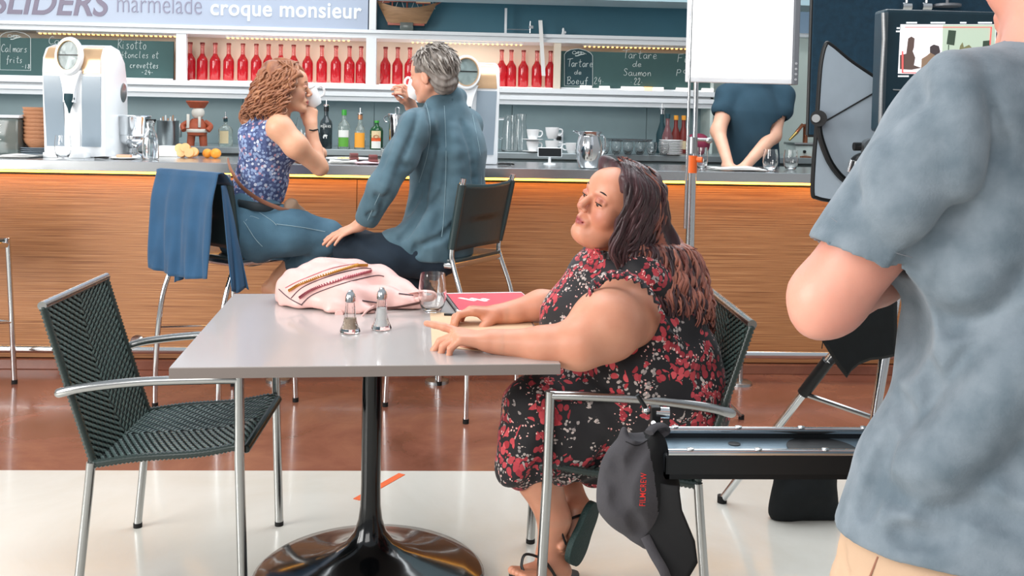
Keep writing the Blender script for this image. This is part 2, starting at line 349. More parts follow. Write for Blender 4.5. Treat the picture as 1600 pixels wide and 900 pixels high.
# chalkboards with handwriting -------------------------------------------------
GL = {  # one-stroke letters, polylines on a 0..1 x, baseline 0, x-height .5, ascender 1
 'T': [[(-.1, .95), (.9, 1.05)], [(.42, 1), (.3, .5), (.28, 0)]], 'a': [[(.5, .42), (.25, .5), (.05, .25), (.2, .0), (.42, .12), (.5, .42), (.48, .1), (.62, .02)]],
 'r': [[(.05, .5), (.08, 0), (.1, .3), (.28, .5), (.42, .42)]], 't': [[(.25, .95), (.18, .15), (.3, 0), (.42, .06)], [(-.02, .6), (.5, .66)]],
 'e': [[(.05, .25), (.42, .3), (.35, .5), (.15, .48), (.05, .2), (.2, 0), (.48, .1)]], 'd': [[(.45, .42), (.2, .48), (.04, .22), (.18, 0), (.4, .1), (.5, .5), (.52, 1), (.46, .3), (.55, 0)]],
 'B': [[(.1, 1), (.06, 0)], [(-.05, .92), (.35, 1.02), (.5, .8), (.3, .55), (.1, .52), (.45, .45), (.55, .2), (.3, .0), (.0, .02)]],
 'o': [[(.28, .5), (.06, .3), (.12, .02), (.35, .0), (.46, .28), (.28, .5)]], 'u': [[(.05, .48), (.08, .1), (.25, 0), (.42, .15), (.46, .48), (.46, .05), (.56, 0)]],
 'f': [[(.5, .9), (.35, 1.0), (.25, .7), (.22, 0), (.15, -.25)], [(.02, .48), (.45, .52)]], 'S': [[(.52, .85), (.3, 1), (.1, .8), (.3, .55), (.48, .3), (.3, .02), (.02, .12)]],
 'm': [[(.04, .48), (.06, 0), (.1, .35), (.22, .5), (.3, .3), (.3, 0), (.36, .38), (.5, .5), (.56, .3), (.58, 0)]], 'n': [[(.04, .48), (.06, 0), (.1, .35), (.3, .5), (.42, .3), (.44, 0)]],
 'C': [[(.58, .85), (.35, 1), (.08, .7), (.05, .3), (.25, .0), (.6, .12)]], 'l': [[(.2, 1), (.15, .1), (.28, 0)]], 's': [[(.4, .45), (.2, .5), (.12, .35), (.32, .2), (.25, 0), (.02, .04)]],
 'i': [[(.15, .48), (.14, .05), (.25, 0)], [(.16, .7), (.18, .74)]], 'R': [[(.1, 1), (.05, 0)], [(-.05, .9), (.35, 1.05), (.5, .8), (.15, .5), (.35, .3), (.62, .0)]],
 'p': [[(.08, .5), (.02, -.4)], [(.08, .4), (.3, .5), (.44, .28), (.3, .02), (.06, .08)]], 'c': [[(.42, .42), (.2, .5), (.04, .22), (.2, 0), (.46, .08)]], 'v': [[(.02, .48), (.2, 0), (.42, .5)]],
 'F': [[(.12, 1), (.05, 0)], [(.1, 1), (.6, 1.05)], [(.08, .55), (.45, .58)]], '1': [[(.2, .9), (.18, 0)]], '8': [[(.4, .8), (.2, .95), (.1, .75), (.4, .3), (.25, 0), (.05, .2), (.42, .75)]],
 '2': [[(.05, .7), (.25, .95), (.42, .7), (.05, .02), (.5, .05)]], '4': [[(.3, .95), (.05, .4), (.5, .42)], [(.42, .65), (.36, -.1)]], '-': [[(.05, .4), (.3, .42)]], '.': [[(.1, .3), (.16, .32)]],
 'é': [[(.05, .25), (.42, .3), (.35, .5), (.15, .48), (.05, .2), (.2, 0), (.48, .1)], [(.2, .7), (.4, .82)]], ' ': []}
def chalktext(mb, s, px, py, wpx, hpx, Y, r=.0032):
    n = sum(.66 if c != ' ' else .5 for c in s); k = wpx/n; x = px; 
    for i, c in enumerate(s):
        for st in GL[c]:
            pts = [P(x+(u+v*.06)*k, py-v*hpx+(x-px)*.02, Y) for u, v in st]
            if len(pts) > 2: pts = smooth_path(pts, 3)
            mb.tube(pts, r, 5, flat=.5)
        x += k*(.66 if c != ' ' else .5)
def scribble(mb, px, py, w, h, Y):
    pts = []
    for i in range(46):
        t = i/45; pts.append(P(px+w*t+4*math.sin(t*26), py+h*.4*math.sin(t*31+1)*(1-.3*t)+1.5*t, Y))
    mb.tube(pts, .003, 5, flat=.5); mb.tube(smooth_path([P(px+w*q, py+h*(.65+.25*math.sin(q*5)), Y) for q in (.2, .4, .7, 1.0)], 3), .003, 5)
M['board'] = mat('chalkboard', '#40605f', .7, noise=(3, .22)); M['boarddark'] = mat('dark_chalk_panel', '#24444b', .7, noise=(5, .15))
YB = SHF+.07
def chalkboard(label, pa, pb, arch, lines):
    x0, x1 = X(pa, YB, 90), X(pb, YB, 90); z0, z1 = zb1, zu0-.045*0-(.05)
    t = thing('chalkboard', label, 'chalkboard', (x0, YB, zb1))
    MB().bb(x0, x1, YB, YB+.02, zb1+.0, z1).build('board', M['board'], t, smooth=False)
    MB().bb(x0, x1, YB-.012, YB, zb1, zb1+.012).build('chalk_ledge', M['white'], t, smooth=False)
    w = MB(); a0, a1, ya, yb, dk = arch
    o2 = .02*(a0-800)*0
    pl = [(a0, yb), (a0, ya+9), (a0+3, ya+5), (a0+10, ya+1.5), ((a0+a1)/2, ya), (a1-10, ya+3), (a1-3, ya+7), (a1, ya+11), (a1, yb+1)]
    pts = [P(u, v, YB-.003) for u, v in pl]; w.tube(pts, .004, 5, closed=True, flat=.5)
    if dk: MB().prism(pl, lambda p: P(p[0], p[1], YB-.002), lambda p: P(p[0], p[1], YB)).build('painted_panel', M['boarddark'], t, smooth=False)
    for l in lines:
        if l[0] == '#': scribble(w, *l[1:], YB-.004)
        else: chalktext(w, *l, YB-.003)
    w.build('chalk_writing', M['chalk'], t)['kind'] = 'stuff'
chalkboard('long left chalkboard listing Calmars frits, Carré and Risotto behind the machine', -400, 271, (0, 48, 49, 109, False),
    [('#', 13, 56, 18, 6), ('Calmars', 2, 81, 42, 12), ('frits', 10, 98, 26, 11), ('-18', 34, 107, 14, 7), ('Carré', 76, 69, 44, 12),
     ('Risotto', 184, 76, 46, 15), ('pétoncles et', 183, 90, 66, 11), ('crevettes', 203, 106, 46, 10), ('-24-', 221, 116, 20, 7)])
chalkboard('right chalkboard listing Tartare de Boeuf 24 and Tartare de Saumon 22', 877, 1114, (882, 926, 76, 134, True),
    [('#', 895, 82, 18, 6), ('Tartare', 887, 104, 40, 12), ('de', 897, 116, 13, 7), ('Boeuf', 886, 131, 34, 11), ('24.', 928, 131, 19, 11),
     ('Tartare', 974, 91, 54, 13), ('de', 988, 104, 16, 9), ('Saumon', 974, 118, 45, 11), ('.22.', 985, 132, 22, 11), ('Fil', 1058, 97, 30, 12), ('poe', 1057, 114, 30, 11)])

# ================================================================== BAR
def bar_wood():
    m = bpy.data.materials.new('stacked_ply_strip_wood'); m.use_nodes = True; N = m.node_tree.nodes; L = m.node_tree.links; b = N['Principled BSDF']
    tcn = N.new('ShaderNodeTexCoord'); mp = N.new('ShaderNodeMapping'); L.new(tcn.outputs['Object'], mp.inputs[0]); mp.inputs['Scale'].default_value = (1.1, 1, 150)
    t = N.new('ShaderNodeTexNoise'); t.inputs['Scale'].default_value = 1.6; t.inputs['Detail'].default_value = 3; t.inputs['Roughness'].default_value = .7; L.new(mp.outputs[0], t.inputs[0])
    r = N.new('ShaderNodeValToRGB'); L.new(t.outputs['Fac'], r.inputs[0]); e = r.color_ramp.elements
    e[0].position = .30; e[0].color = lin('#70452a'); e[1].position = .76; e[1].color = lin('#dcaa7c'); k = e.new(.43); k.color = lin('#a06c45'); k = e.new(.58); k.color = lin('#b98457')
    L.new(r.outputs[0], b.inputs['Base Color']); b.inputs['Roughness'].default_value = .42
    bp = N.new('ShaderNodeBump'); bp.inputs['Strength'].default_value = .35; bp.inputs['Distance'].default_value = .004; L.new(t.outputs['Fac'], bp.inputs['Height']); L.new(bp.outputs[0], b.inputs['Normal'])
    return m
M['barwood'] = bar_wood()
bar = thing('bar_counter', 'long bar with striped wooden front and stainless steel worktop', 'bar counter', (0, BARF, 0))
js = [X(p, BARF, 350) for p in (-900, -330, 557, 1440)]; js = [XL]+js[1:]+[5.5]
for i in range(len(js)-1):
    MB().bb(js[i]+.0015, js[i+1]-.0015, BARF, BARF+.05, .055, .99).build('front_panel', M['barwood'], bar, smooth=False, bevel=.001)
MB().bb(XL, 5.5, BARF+.05, BARF+.08, 0, .99).build('carcass', M['black'], bar, smooth=False)
MB().bb(XL, 5.5, BARF-.03, BARF+.05, 0, .05).build('plinth', M['redfloor'], bar, smooth=False, bevel=.004)
MB().bb(XL, 5.5, TOPF, TOPB, 1.02, 1.07).build('worktop', M['steel'], bar, smooth=False, bevel=.002)
MB().bb(XL, 5.5, BARF, TOPB-.03, .99, 1.02).build('subtop', M['black'], bar, smooth=False)
M['amberled'] = mat('amber_led', '#ffb347', .5, emit=('#ffb040', 9))
MB().bb(XL, 5.5, BARF-.075, BARF-.05, 1.006, 1.02).build('led_strip', M['amberled'], bar, smooth=False)
rail = thing('foot_rail', 'polished steel foot rail running low along the bar front', 'foot rail', (0, 4.92, 0))
MB().cyl((XL, 4.92, .142), (5.5, 4.92, .142), .021, n=16).build('rail', M['chrome'], rail)
for px in (-300, 200, 600, 1010, 1480):
    x = X(px, 4.95, 550); MB().cyl((x, 4.92, .142), (x, BARF+.01, .142), .012, n=10).cyl((x, BARF-.012, .142), (x, BARF, .142), .035, n=20).build('bracket', M['chrome'], rail)
# small round chrome foot caps seen near the rail
# back counter
bc = thing('back_counter', 'low grey back counter along the wall behind the bar', 'counter', (0, 6.4, 0))
M['bctop'] = mat('back_counter_top', '#a9b4b7', .3, .6)
MB().bb(XL, 5.5, 6.35, WALL-.013, 1.06, 1.10).build('worktop', M['bctop'], bc, smooth=False, bevel=.003)
MB().bb(XL, 5.5, 6.40, WALL-.013, 0, 1.06).build('cabinet_front', M['splash'], bc, smooth=False)

wn = thing('x', 'x', 'x'); bpy.data.objects.remove(wn)
wf = MB().bb(P(1244, 30, 7.28).x, P(1244, 30, 7.28).x+.9, 7.24, 7.30, Z(1255, 59, 7.28), 3.0).build('window_1', M['white'], smooth=False, bevel=.004); setp(wf, kind='structure')
M['skyglass'] = mat('bluish_window_glass', '#9db4cc', .1, coat=.5); MB().bb(P(1247, 30, 7.24).x, P(1247, 30, 7.24).x+.8, 7.235, 7.24, Z(1255, 52, 7.24), 2.95).build('pane', M['skyglass'], parent=wf, smooth=False)
# ================================================================== TABLE
M['laminate'] = mat('grey_laminate', '#b5ada9', .22, noise=(2.5, .05), coat=.35)
M['laminedge'] = mat('grey_edge_band', '#7f7570', .45)
tb = thing('cafe_table', 'square grey laminate cafe table on a black trumpet pedestal', 'table', (-.238, 2.78, 0), .07)
h = .457
MB().bb(-h, h, -h-.012, h+.012, .7135, .7385).build('table_top', M['laminedge'], tb, smooth=False, local=True, bevel=.001)
MB().bb(-h+.001, h-.001, -h-.011, h+.011, .7385, .74).build('top_laminate', M['laminate'], tb, smooth=False, local=True)
MB().lathe([(.0, .70), (.16, .70), (.16, .7135), (0, .7135)], n=32).build('mounting_plate', M['black'], tb, local=True)
M['pedestal'] = mat('black_gloss_pedestal', '#0b0d0f', .16, .6, coat=.6, bump=(30, .05))
MB().lathe([(.0285, .70), (.0285, .40), (.0275, .28), (.029, .22), (.034, .18), (.045, .145), (.066, .115), (.10, .092), (.15, .074), (.21, .058), (.27, .044), (.315, .032), (.328, .022), (.328, 0.002)], n=72).build('pedestal', M['pedestal'], tb, local=True, ang=60)

# ================================================================== WOVEN ARMCHAIRS
M['weave'] = mat('woven_dark_green_strands', '#4f625e', .3, coat=.3, noise=(40, .3))
M['weaveback'] = mat('weave_underlay', '#16211f', .6)
def seat_pt(s, y, off=0.0):       # s 0 front .. 1 rear
    x = .215-.40*s; z = .378+.055*(1-s)**1.2+.012*math.sin(2*math.pi*s)*-1*(.4 if s > .5 else .5) - .012*(1-(y/.235)**2)*math.sin(math.pi*s)
    if s < .08: z -= .010*(1-s/.08)**2
    return Vector((x, y, z+off))
def back_pt(s, y, off=0.0):       # s 0 bottom .. 1 top
    x = -.185-.135*s-.018*math.sin(math.pi*s)*(1-(y/.24)**2); z = .375+.425*s
    return Vector((x+off*.95, y, z+off*.3))
def weave(fn, w, length, pitch, parent, name, flip=1):
    nu, nv = int(w/pitch), int(length/pitch)
    b = MB(); b.grid(lambda u, v: fn(v, (u-.5)*w, 0), 16, 20, thick=.006); b.build(name, M['weaveback'], parent, local=True)
    b = MB()
    for j in range(nv):
        for i in range(nu):
            col = i if i < nu/2 else nu-1-i
            if (col + flip*j) % 3: continue
            y0 = (i+.06)/nu; y1 = min((i+1.75)/nu, 1)
            v0 = (j+.12)/nv; v1 = (j+.95)/nv; sk = (.55/nv)*(1 if i < nu/2 else -1)*flip
            vs = []
            for t, o in ((0, .0005), (.3, .0042), (.7, .0042), (1, .0005)):
                for e in (0, .5, 1):
                    yy = (y0+(y1-y0)*t-.5)*w; vv = min(max(v0+(v1-v0)*e+sk*(t-.5)*2, 0), 1)
                    vs.append(fn(vv, yy, o+(.0014 if e == .5 else 0)))
            b.add(vs, [(k*3+e, k*3+e+1, k*3+e+4, k*3+e+3) for k in range(3) for e in range(2)])
    o = b.build('weave_strands', M['weave'], bpy.data.objects[name] if False else parent, local=True, ang=180); o['kind'] = 'stuff'
M['weaveedge'] = mat('dark_wrapped_edge', '#26322f', .3, coat=.3)
def ribbed(path, r, parent, name, m='weaveedge', step=.011):
    L = sum((Vector(path[i+1])-Vector(path[i])).length for i in range(len(path)-1)); n = int(L/step)*2; pts = []; 
    seg = []; acc = 0
    for i in range(len(path)-1): seg.append((acc, (Vector(path[i+1])-Vector(path[i])).length, i)); acc += seg[-1][1]
    for k in range(n+1):
        d = L*k/n
        for a, l, i in seg:
            if d <= a+l+1e-9: t = (d-a)/l; pts.append(Vector(path[i]).lerp(Vector(path[i+1]), t)); break
    return MB().tube(pts, [r*(1.15 if k % 2 else .82) for k in range(len(pts))], 8).build(name, M[m], parent, local=True, ang=180)
def woven_chair(label, loc, rz):
    t = thing('woven_armchair', label, 'chair', loc, rz, 'woven armchairs at the cafe table')
    weave(seat_pt, .47, .40, .0115, t, 'seat', 1); weave(back_pt, .45, .43, .0115, t, 'backrest', -1)
    for s in (-1, 1):
        y = s*.238
        ribbed([seat_pt(q/14, y) for q in range(15)], .011, t, 'seat_edge')
        ribbed([back_pt(q/14, y*.97) for q in range(15)], .011, t, 'back_edge')
    ribbed([seat_pt(.0, -.238+.476*q/10)+Vector((.004, 0, -.004)) for q in range(11)], .011, t, 'front_edge')
    MB().tube([back_pt(1, -.238+.476*q/10) + Vector((0, 0, .004)) for q in range(11)], .0125, 10).build('top_rail', M['tube'], t, local=True)
    for s in (-1, 1):
        y = s*.262
        armp = [Vector((-.268, s*.245, .575)), Vector((-.262, y, .578)), Vector((-.20, y+s*.01, .594)), Vector((-.05, y+s*.012, .612)), Vector((.12, y+s*.008, .618)), Vector((.205, y, .617))]
        MB().tube(smooth_path(armp, 5), .0125, 12).build('armrest', M['tube'], t, local=True)
        MB().tube([(.205, y, .628), (.208, y, .40), (.222, y, .012)], .0135, 12).build('leg', M['tube'], t, local=True)
        MB().tube([(-.188, s*.243, .385), (-.195, s*.245, .30), (-.222, s*.25, .012)], .0125, 12).build('leg', M['tube'], t, local=True)
        for x in (.222, -.222): MB().cyl((x, s*(.262 if x > 0 else .25), 0), (x, s*(.262 if x > 0 else .25), .014), .014, n=12).build('foot_cap', M['rubber'], t, local=True)
        MB().tube([(.2, s*.235, .39), (.207, y, .395)], .009, 8).build('bracket', M['tube'], t, local=True)
    MB().tube([(.2, -.24, .402), (.2, .24, .402)], .009, 8).build('front_rail', M['tube'], t, local=True)
    return t
woven_chair('empty woven dark green armchair left of the table with steel arms', (-.785, 2.90, 0), 0.0)
woven_chair('woven dark green armchair the woman in the floral dress sits on', (.455, 2.76, 0), math.pi-.03)

# ================================================================== BAR STOOLS with leather sling
M['leather'] = mat('black_sling_leather', '#2b3b3d', .3, bump=(25, .15, .004), coat=.2)
def bar_stool(label, loc, rz):
    t = thing('bar_stool', label, 'bar stool', loc, rz, 'chrome sling stools along the bar')
    zs = .68; hw = .198
    for s in (-1, 1):
        back = [(-.225, s*.215, .01), (-.222, s*.213, .25), (-.195, s*.207, .5), (-.135, s*hw, .67), (-.122, s*hw, .73), (-.145, s*hw*1.03, .86), (-.182, s*hw*1.06, 1.05)]
        MB().tube(smooth_path(back, 5), .0125, 10).build('leg', M['chrome'], t, local=True)
        MB().tube(smooth_path([(.215, s*.215, .01), (.205, s*.208, .3), (.19, s*hw, .68), (.18, s*hw, zs)], 4), .0125, 10).build('leg', M['chrome'], t, local=True)
        for x in (-.225, .215): MB().cyl((x, s*.215, 0), (x, s*.215, .02), .014, n=10).build('foot_cap', M['rubber'], t, local=True)
        MB().tube([(-.13, s*hw, zs-.005), (.185, s*hw, zs-.005)], .012, 8, flat=1.4).build('seat_rail', M['chrome'], t, local=True)
        MB().tube(smooth_path([(-.122, s*hw, .75), (-.145, s*hw*1.03, .86), (-.179, s*hw*1.06, 1.035)], 4), .019, 10).build('leather_sleeve', M['leather'], t, local=True)
        MB().cyl((-.182, s*hw*1.06, 1.045), (-.185, s*hw*1.06, 1.062), .0135, n=10).build('end_cap', M['chrome'], t, local=True)
    for x in (-.13, .185): MB().tube([(x, -hw, zs-.005), (x, hw, zs-.005)], .011, 8, flat=1.4).build('cross_rail', M['chrome'], t, local=True)
    b = MB(); b.box((.028, 0, zs+.014), (.33, .40, .018)); b.build('seat', M['leather'], t, local=True, bevel=.006)
    def sl(u, v):
        y = (u-.5)*2; z = .735+.305*v; x = -.122-.06*v-.035*(1-y*y)*(1-.5*v)+.015*(1-y*y)*math.sin(v*3.1)
        return (x, y*.207, z+.012*(1-y*y)*(1 if v < .5 else -1))
    MB().grid(sl, 16, 14, thick=.005).build('sling_backrest', M['leather'], t, local=True, ang=180)
    MB().tube([(.207, -.208, .30), (.207, .208, .30)], .010, 10).build('foot_rest', M['chrome'], t, local=True)
    for s in (-1, 1): MB().tube([(.207, s*.208, .30), (-.219, s*.211, .36)], .008, 8, flat=.7).build('side_stretcher', M['chrome'], t, local=True)
    return t
def stool_pose(BL, BR, FL, FR):
    c = (Vector(BL)+Vector(BR)+Vector(FL)+Vector(FR))/4; f = (Vector(FL)+Vector(FR)-Vector(BL)-Vector(BR)); return (c.x, c.y, 0), math.atan2(f.y, f.x)
pa = stool_pose((-1.347, 4.447, 0), (-1.015, 4.161, 0), (-1.071, 4.823, 0), (-.726, 4.528, 0))
pb = stool_pose((.036, 4.218, 0), (.299, 4.578, 0), (-.33, 4.485, 0), (-.104, 4.822, 0))
bar_stool('chrome bar stool with a blue jacket over its back, left of the curly haired woman', *pa)
bar_stool('chrome bar stool with bare black leather back under the grey haired man', *pb)
bar_stool('chrome bar stool cut by the left edge of the picture', (-2.40, 4.68, 0), 1.2)
print('stools', pa, pb)
# round floor flanges with short posts carrying the foot rail
for k, (px, lab) in enumerate(((437, 'left'), (683, 'middle'), (1153, 'right'))):
    x = X(px, 4.92, 590)
    t = thing('rail_post', 'steel post with round floor flange under the foot rail, %s of three' % lab, 'rail post', (x, 4.875, 0), 0, 'foot rail posts')
    MB().lathe([(.0, .02), (.045, .02), (.058, .014), (.06, .0)], n=28).build('flange', M['brushed'], t, local=True)
    MB().cyl((0, 0, .015), (0, 0, .115), .012, n=12).build('post', M['brushed'], t, local=True)
# ================================================================== implicit-surface figures (smooth-blended bodies meshed with surface nets)
def V3(p): return np.array([float(p[0]), float(p[1]), float(p[2])])
class SDF:
    def __init__(s, k=.02): s.p = []; s.k = k; s.R = np.eye(3); s.C = np.zeros(3); s.sc = 1.0
    def frame(s, C=None, R=None, sc=1.0): s.C = np.zeros(3) if C is None else V3(C); s.R = np.eye(3) if R is None else np.array(R, float); s.sc = sc; return s
    def w(s, p): return s.C+s.R @ (V3(p)*s.sc)
    def rc(s, a, b, ra, rb=None, k=None, op=1, flat=None):
        """tapered capsule; flat=(axis, factor) squashes along an axis"""
        a, b = s.w(a), s.w(b); ra *= s.sc; rb = ra if rb is None else rb*s.sc
        if flat is not None: flat = (s.R @ V3(flat[0])/np.linalg.norm(flat[0]), flat[1])
        s.p.append(('rc', a, b, ra, rb, flat, s.k if k is None else k, op)); return s
    def chain(s, pts, rs, k=None, op=1, flat=None):
        for i in range(len(pts)-1): s.rc(pts[i], pts[i+1], rs[i], rs[i+1], k, op, flat)
        return s
    def el(s, c, r, rot=None, k=None, op=1):
        R = s.R if rot is None else s.R @ np.array(rot, float)
        s.p.append(('el', s.w(c), V3(r)*s.sc, R, None, None, s.k if k is None else k, op)); return s
    def cut(s, pt, n, k=.003): s.p.append(('pl', s.w(pt), s.R @ (V3(n)/np.linalg.norm(n)), None, None, None, k, 2)); return s
    def bounds(s, q):
        if q[0] == 'rc':
            m = max(q[3], q[4])*(max(1, q[5][1]) if q[5] else 1); return np.minimum(q[1], q[2])-m, np.maximum(q[1], q[2])+m
        e = np.sqrt(((q[3]*q[2][None, :])**2).sum(1)); return q[1]-e, q[1]+e
    def field(s, lo, n, h, disp=None):
        F = np.full(n, .08, np.float32); ax = [lo[i]+h*np.arange(n[i]) for i in range(3)]
        for q in s.p:
            k = q[6]; op = q[7]
            if q[0] == 'pl': i0, i1 = [0]*3, list(n)
            else:
                a, b = s.bounds(q); mg = k+.03
                i0 = [int(max(0, math.floor((a[i]-mg-lo[i])/h))) for i in range(3)]; i1 = [int(min(n[i], math.ceil((b[i]+mg-lo[i])/h)+1)) for i in range(3)]
                if any(i0[i] >= i1[i] for i in range(3)): continue
            sl = tuple(slice(i0[i], i1[i]) for i in range(3))
            Xg = (ax[0][sl[0]][:, None, None]).astype(np.float32); Yg = (ax[1][sl[1]][None, :, None]).astype(np.float32); Zg = (ax[2][sl[2]][None, None, :]).astype(np.float32)
            if q[0] == 'pl': d = (Xg-q[1][0])*q[2][0]+(Yg-q[1][1])*q[2][1]+(Zg-q[1][2])*q[2][2]
            elif q[0] == 'rc':
                a, b, ra, rb, fl = q[1:6]; ba = b-a; px, py, pz = Xg-a[0], Yg-a[1], Zg-a[2]
                den = float(ba@ba) or 1e-12; t = np.clip((px*ba[0]+py*ba[1]+pz*ba[2])/den, 0, 1)
                px, py, pz = px-t*ba[0], py-t*ba[1], pz-t*ba[2]
                if fl is not None:
                    w, f = fl; dt = (px*w[0]+py*w[1]+pz*w[2])*(1/f-1); px, py, pz = px+w[0]*dt, py+w[1]*dt, pz+w[2]*dt
                d = np.sqrt(px*px+py*py+pz*pz)-(ra+(rb-ra)*t)
                if fl is not None and fl[1] < 1: d = d*fl[1]**.5
            else:
                c, r, R = q[1:4]; px, py, pz = Xg-c[0], Yg-c[1], Zg-c[2]
                u = [(px*R[0, i]+py*R[1, i]+pz*R[2, i])/r[i] for i in range(3)]
                k0 = np.sqrt(u[0]**2+u[1]**2+u[2]**2); k1 = np.sqrt((u[0]/r[0])**2+(u[1]/r[1])**2+(u[2]/r[2])**2)+1e-6; d = k0*(k0-1)/k1
            f = F[sl]
            if op == 1: hh = np.maximum(k-np.abs(f-d), 0)/max(k, 1e-6); F[sl] = np.minimum(f, d)-hh*hh*k*.25
            elif op == -1: d = -d; hh = np.maximum(k-np.abs(f-d), 0)/max(k, 1e-6); F[sl] = np.maximum(f, d)+hh*hh*k*.25
            else: hh = np.maximum(k-np.abs(f-d), 0)/max(k, 1e-6); F[sl] = np.maximum(f, d)+hh*hh*k*.25
        if disp is not None:
            m = np.abs(F) < .03; I = np.nonzero(m)
            F[m] += disp(ax[0][I[0]], ax[1][I[1]], ax[2][I[2]]).astype(np.float32)
        return F
    def mesh(s, h=.006, fine=(), disp=None, box=None):
        los, his = [], []
        for q in s.p:
            if q[7] == 1: a, b = s.bounds(q); los.append(a); his.append(b)
        lo, hi = np.min(los, 0)-3*h, np.max(his, 0)+3*h
        if box is not None: lo = np.maximum(lo, V3(box[0])); hi = np.minimum(hi, V3(box[1]))
        n = [int(math.ceil((hi[i]-lo[i])/h))+1 for i in range(3)]
        V, F = snet(s.field(lo, n, h, disp), lo, h)
        for (a, b, hf) in fine:
            a, b = V3(a), V3(b); c = V[F].mean(1); ins = np.all((c > a+3*hf+.5*h) & (c < b-3*hf-.5*h), 1); F = F[~ins]
            nn = [int(math.ceil((b[i]-a[i])/hf))+1 for i in range(3)]
            V2, F2 = snet(s.field(a, nn, hf, disp), a, hf); F = np.concatenate([F, F2+len(V)]); V = np.concatenate([V, V2])
        used = np.unique(F); mp = np.zeros(len(V), int); mp[used] = np.arange(len(used)); return V[used], mp[F]
def snet(F, lo, h):
    Sg = F < 0; n = F.shape; c = np.zeros([m-1 for m in n], np.int8)
    for dx in (0, 1):
        for dy in (0, 1):
            for dz in (0, 1): c += Sg[dx:n[0]-1+dx, dy:n[1]-1+dy, dz:n[2]-1+dz]
    I = np.array(np.nonzero((c > 0) & (c < 8))).T; idx = np.full(c.shape, -1, np.int64); idx[tuple(I.T)] = np.arange(len(I))
    acc = np.zeros((len(I), 3)); cnt = np.zeros(len(I)); cor = [(x, y, z) for x in (0, 1) for y in (0, 1) for z in (0, 1)]
    for a in cor:
        for ax in range(3):
            if a[ax]: continue
            b = list(a); b[ax] = 1; fa = F[tuple((I+a).T)]; fb = F[tuple((I+b).T)]; m = (fa < 0) != (fb < 0)
            t = fa[m]/(fa[m]-fb[m]); p = np.tile(np.array(a, float), (m.sum(), 1)); p[:, ax] = t; acc[m] += p; cnt[m] += 1
    V = lo+h*(I+acc/cnt[:, None]); fs = []
    for ax in range(3):
        sa = [slice(None)]*3; sb = [slice(None)]*3; sa[ax] = slice(0, -1); sb[ax] = slice(1, None)
        A = Sg[tuple(sa)]; B = Sg[tuple(sb)]; o1, o2 = (ax+1) % 3, (ax+2) % 3
        E = np.array(np.nonzero(A != B)).T; E = E[(E[:, o1] > 0) & (E[:, o2] > 0) & (E[:, o1] < n[o1]-1) & (E[:, o2] < n[o2]-1)]
        if not len(E): continue
        def g(d1, d2): q = E.copy(); q[:, o1] += d1; q[:, o2] += d2; return idx[tuple(q.T)]
        Q = np.stack([g(-1, -1), g(0, -1), g(0, 0), g(-1, 0)], 1); fl = ~A[tuple(E.T)]; Q[fl] = Q[fl][:, ::-1]; fs.append(Q)
    return V, np.concatenate(fs)
def relax(V, F, it=1, f=.5):
    n = len(V)
    for _ in range(it):
        s_ = np.zeros_like(V); c = np.zeros(n)
        for a in range(4):
            i, j = F[:, a], F[:, (a+1) % 4]; np.add.at(s_, i, V[j]); np.add.at(c, i, 1)
        V = V+(s_/np.maximum(c, 1)[:, None]-V)*f*(c > 0)[:, None]
    return V
def sdf_obj(name, sdf, mats, parent, h=.006, fine=(), disp=None, box=None, it=1, color=None, split=None):
    V, F = sdf.mesh(h, fine, disp, box); V = relax(V, F, it)
    me = bpy.data.meshes.new(name); me.vertices.add(len(V)); 
    r = parent; Mx = Matrix.Identity(4); ch = []
    while r is not None: ch.append(r); r = r.parent
    for r in reversed(ch): Mx = Mx @ Matrix.LocRotScale(r.location, r.rotation_euler, r.scale)
    Mi = np.array(Mx.inverted()); Vl = V @ Mi[:3, :3].T+Mi[:3, 3]
    me.vertices.foreach_set('co', Vl.astype(np.float32).ravel()); me.loops.add(len(F)*4); me.loops.foreach_set('vertex_index', F.ravel().astype(np.int32))
    me.polygons.add(len(F)); me.polygons.foreach_set('loop_start', np.arange(0, len(F)*4, 4, dtype=np.int32)); me.update(calc_edges=True)
    me.shade_smooth()
    for m in (mats if isinstance(mats, (list, tuple)) else [mats]): me.materials.append(m)
    if split is not None: me.polygons.foreach_set('material_index', split(V[F].mean(1)).astype(np.int32))
    if color is not None:
        at = me.color_attributes.new('tint', 'FLOAT_COLOR', 'POINT'); c = np.ones((len(V), 4), np.float32); cc = color(V); c[:, :cc.shape[1]] = cc; at.data.foreach_set('color', c.ravel())
    o = bpy.data.objects.new(name, me); COL.objects.link(o); o.parent = parent; return o
def rotm(F_, U_):
    """columns: right, forward, up"""
    f = Vector(F_).normalized(); u = Vector(U_); u = (u-f*u.dot(f)).normalized(); r = f.cross(u); return np.array([[r.x, f.x, u.x], [r.y, f.y, u.y], [r.z, f.z, u.z]])
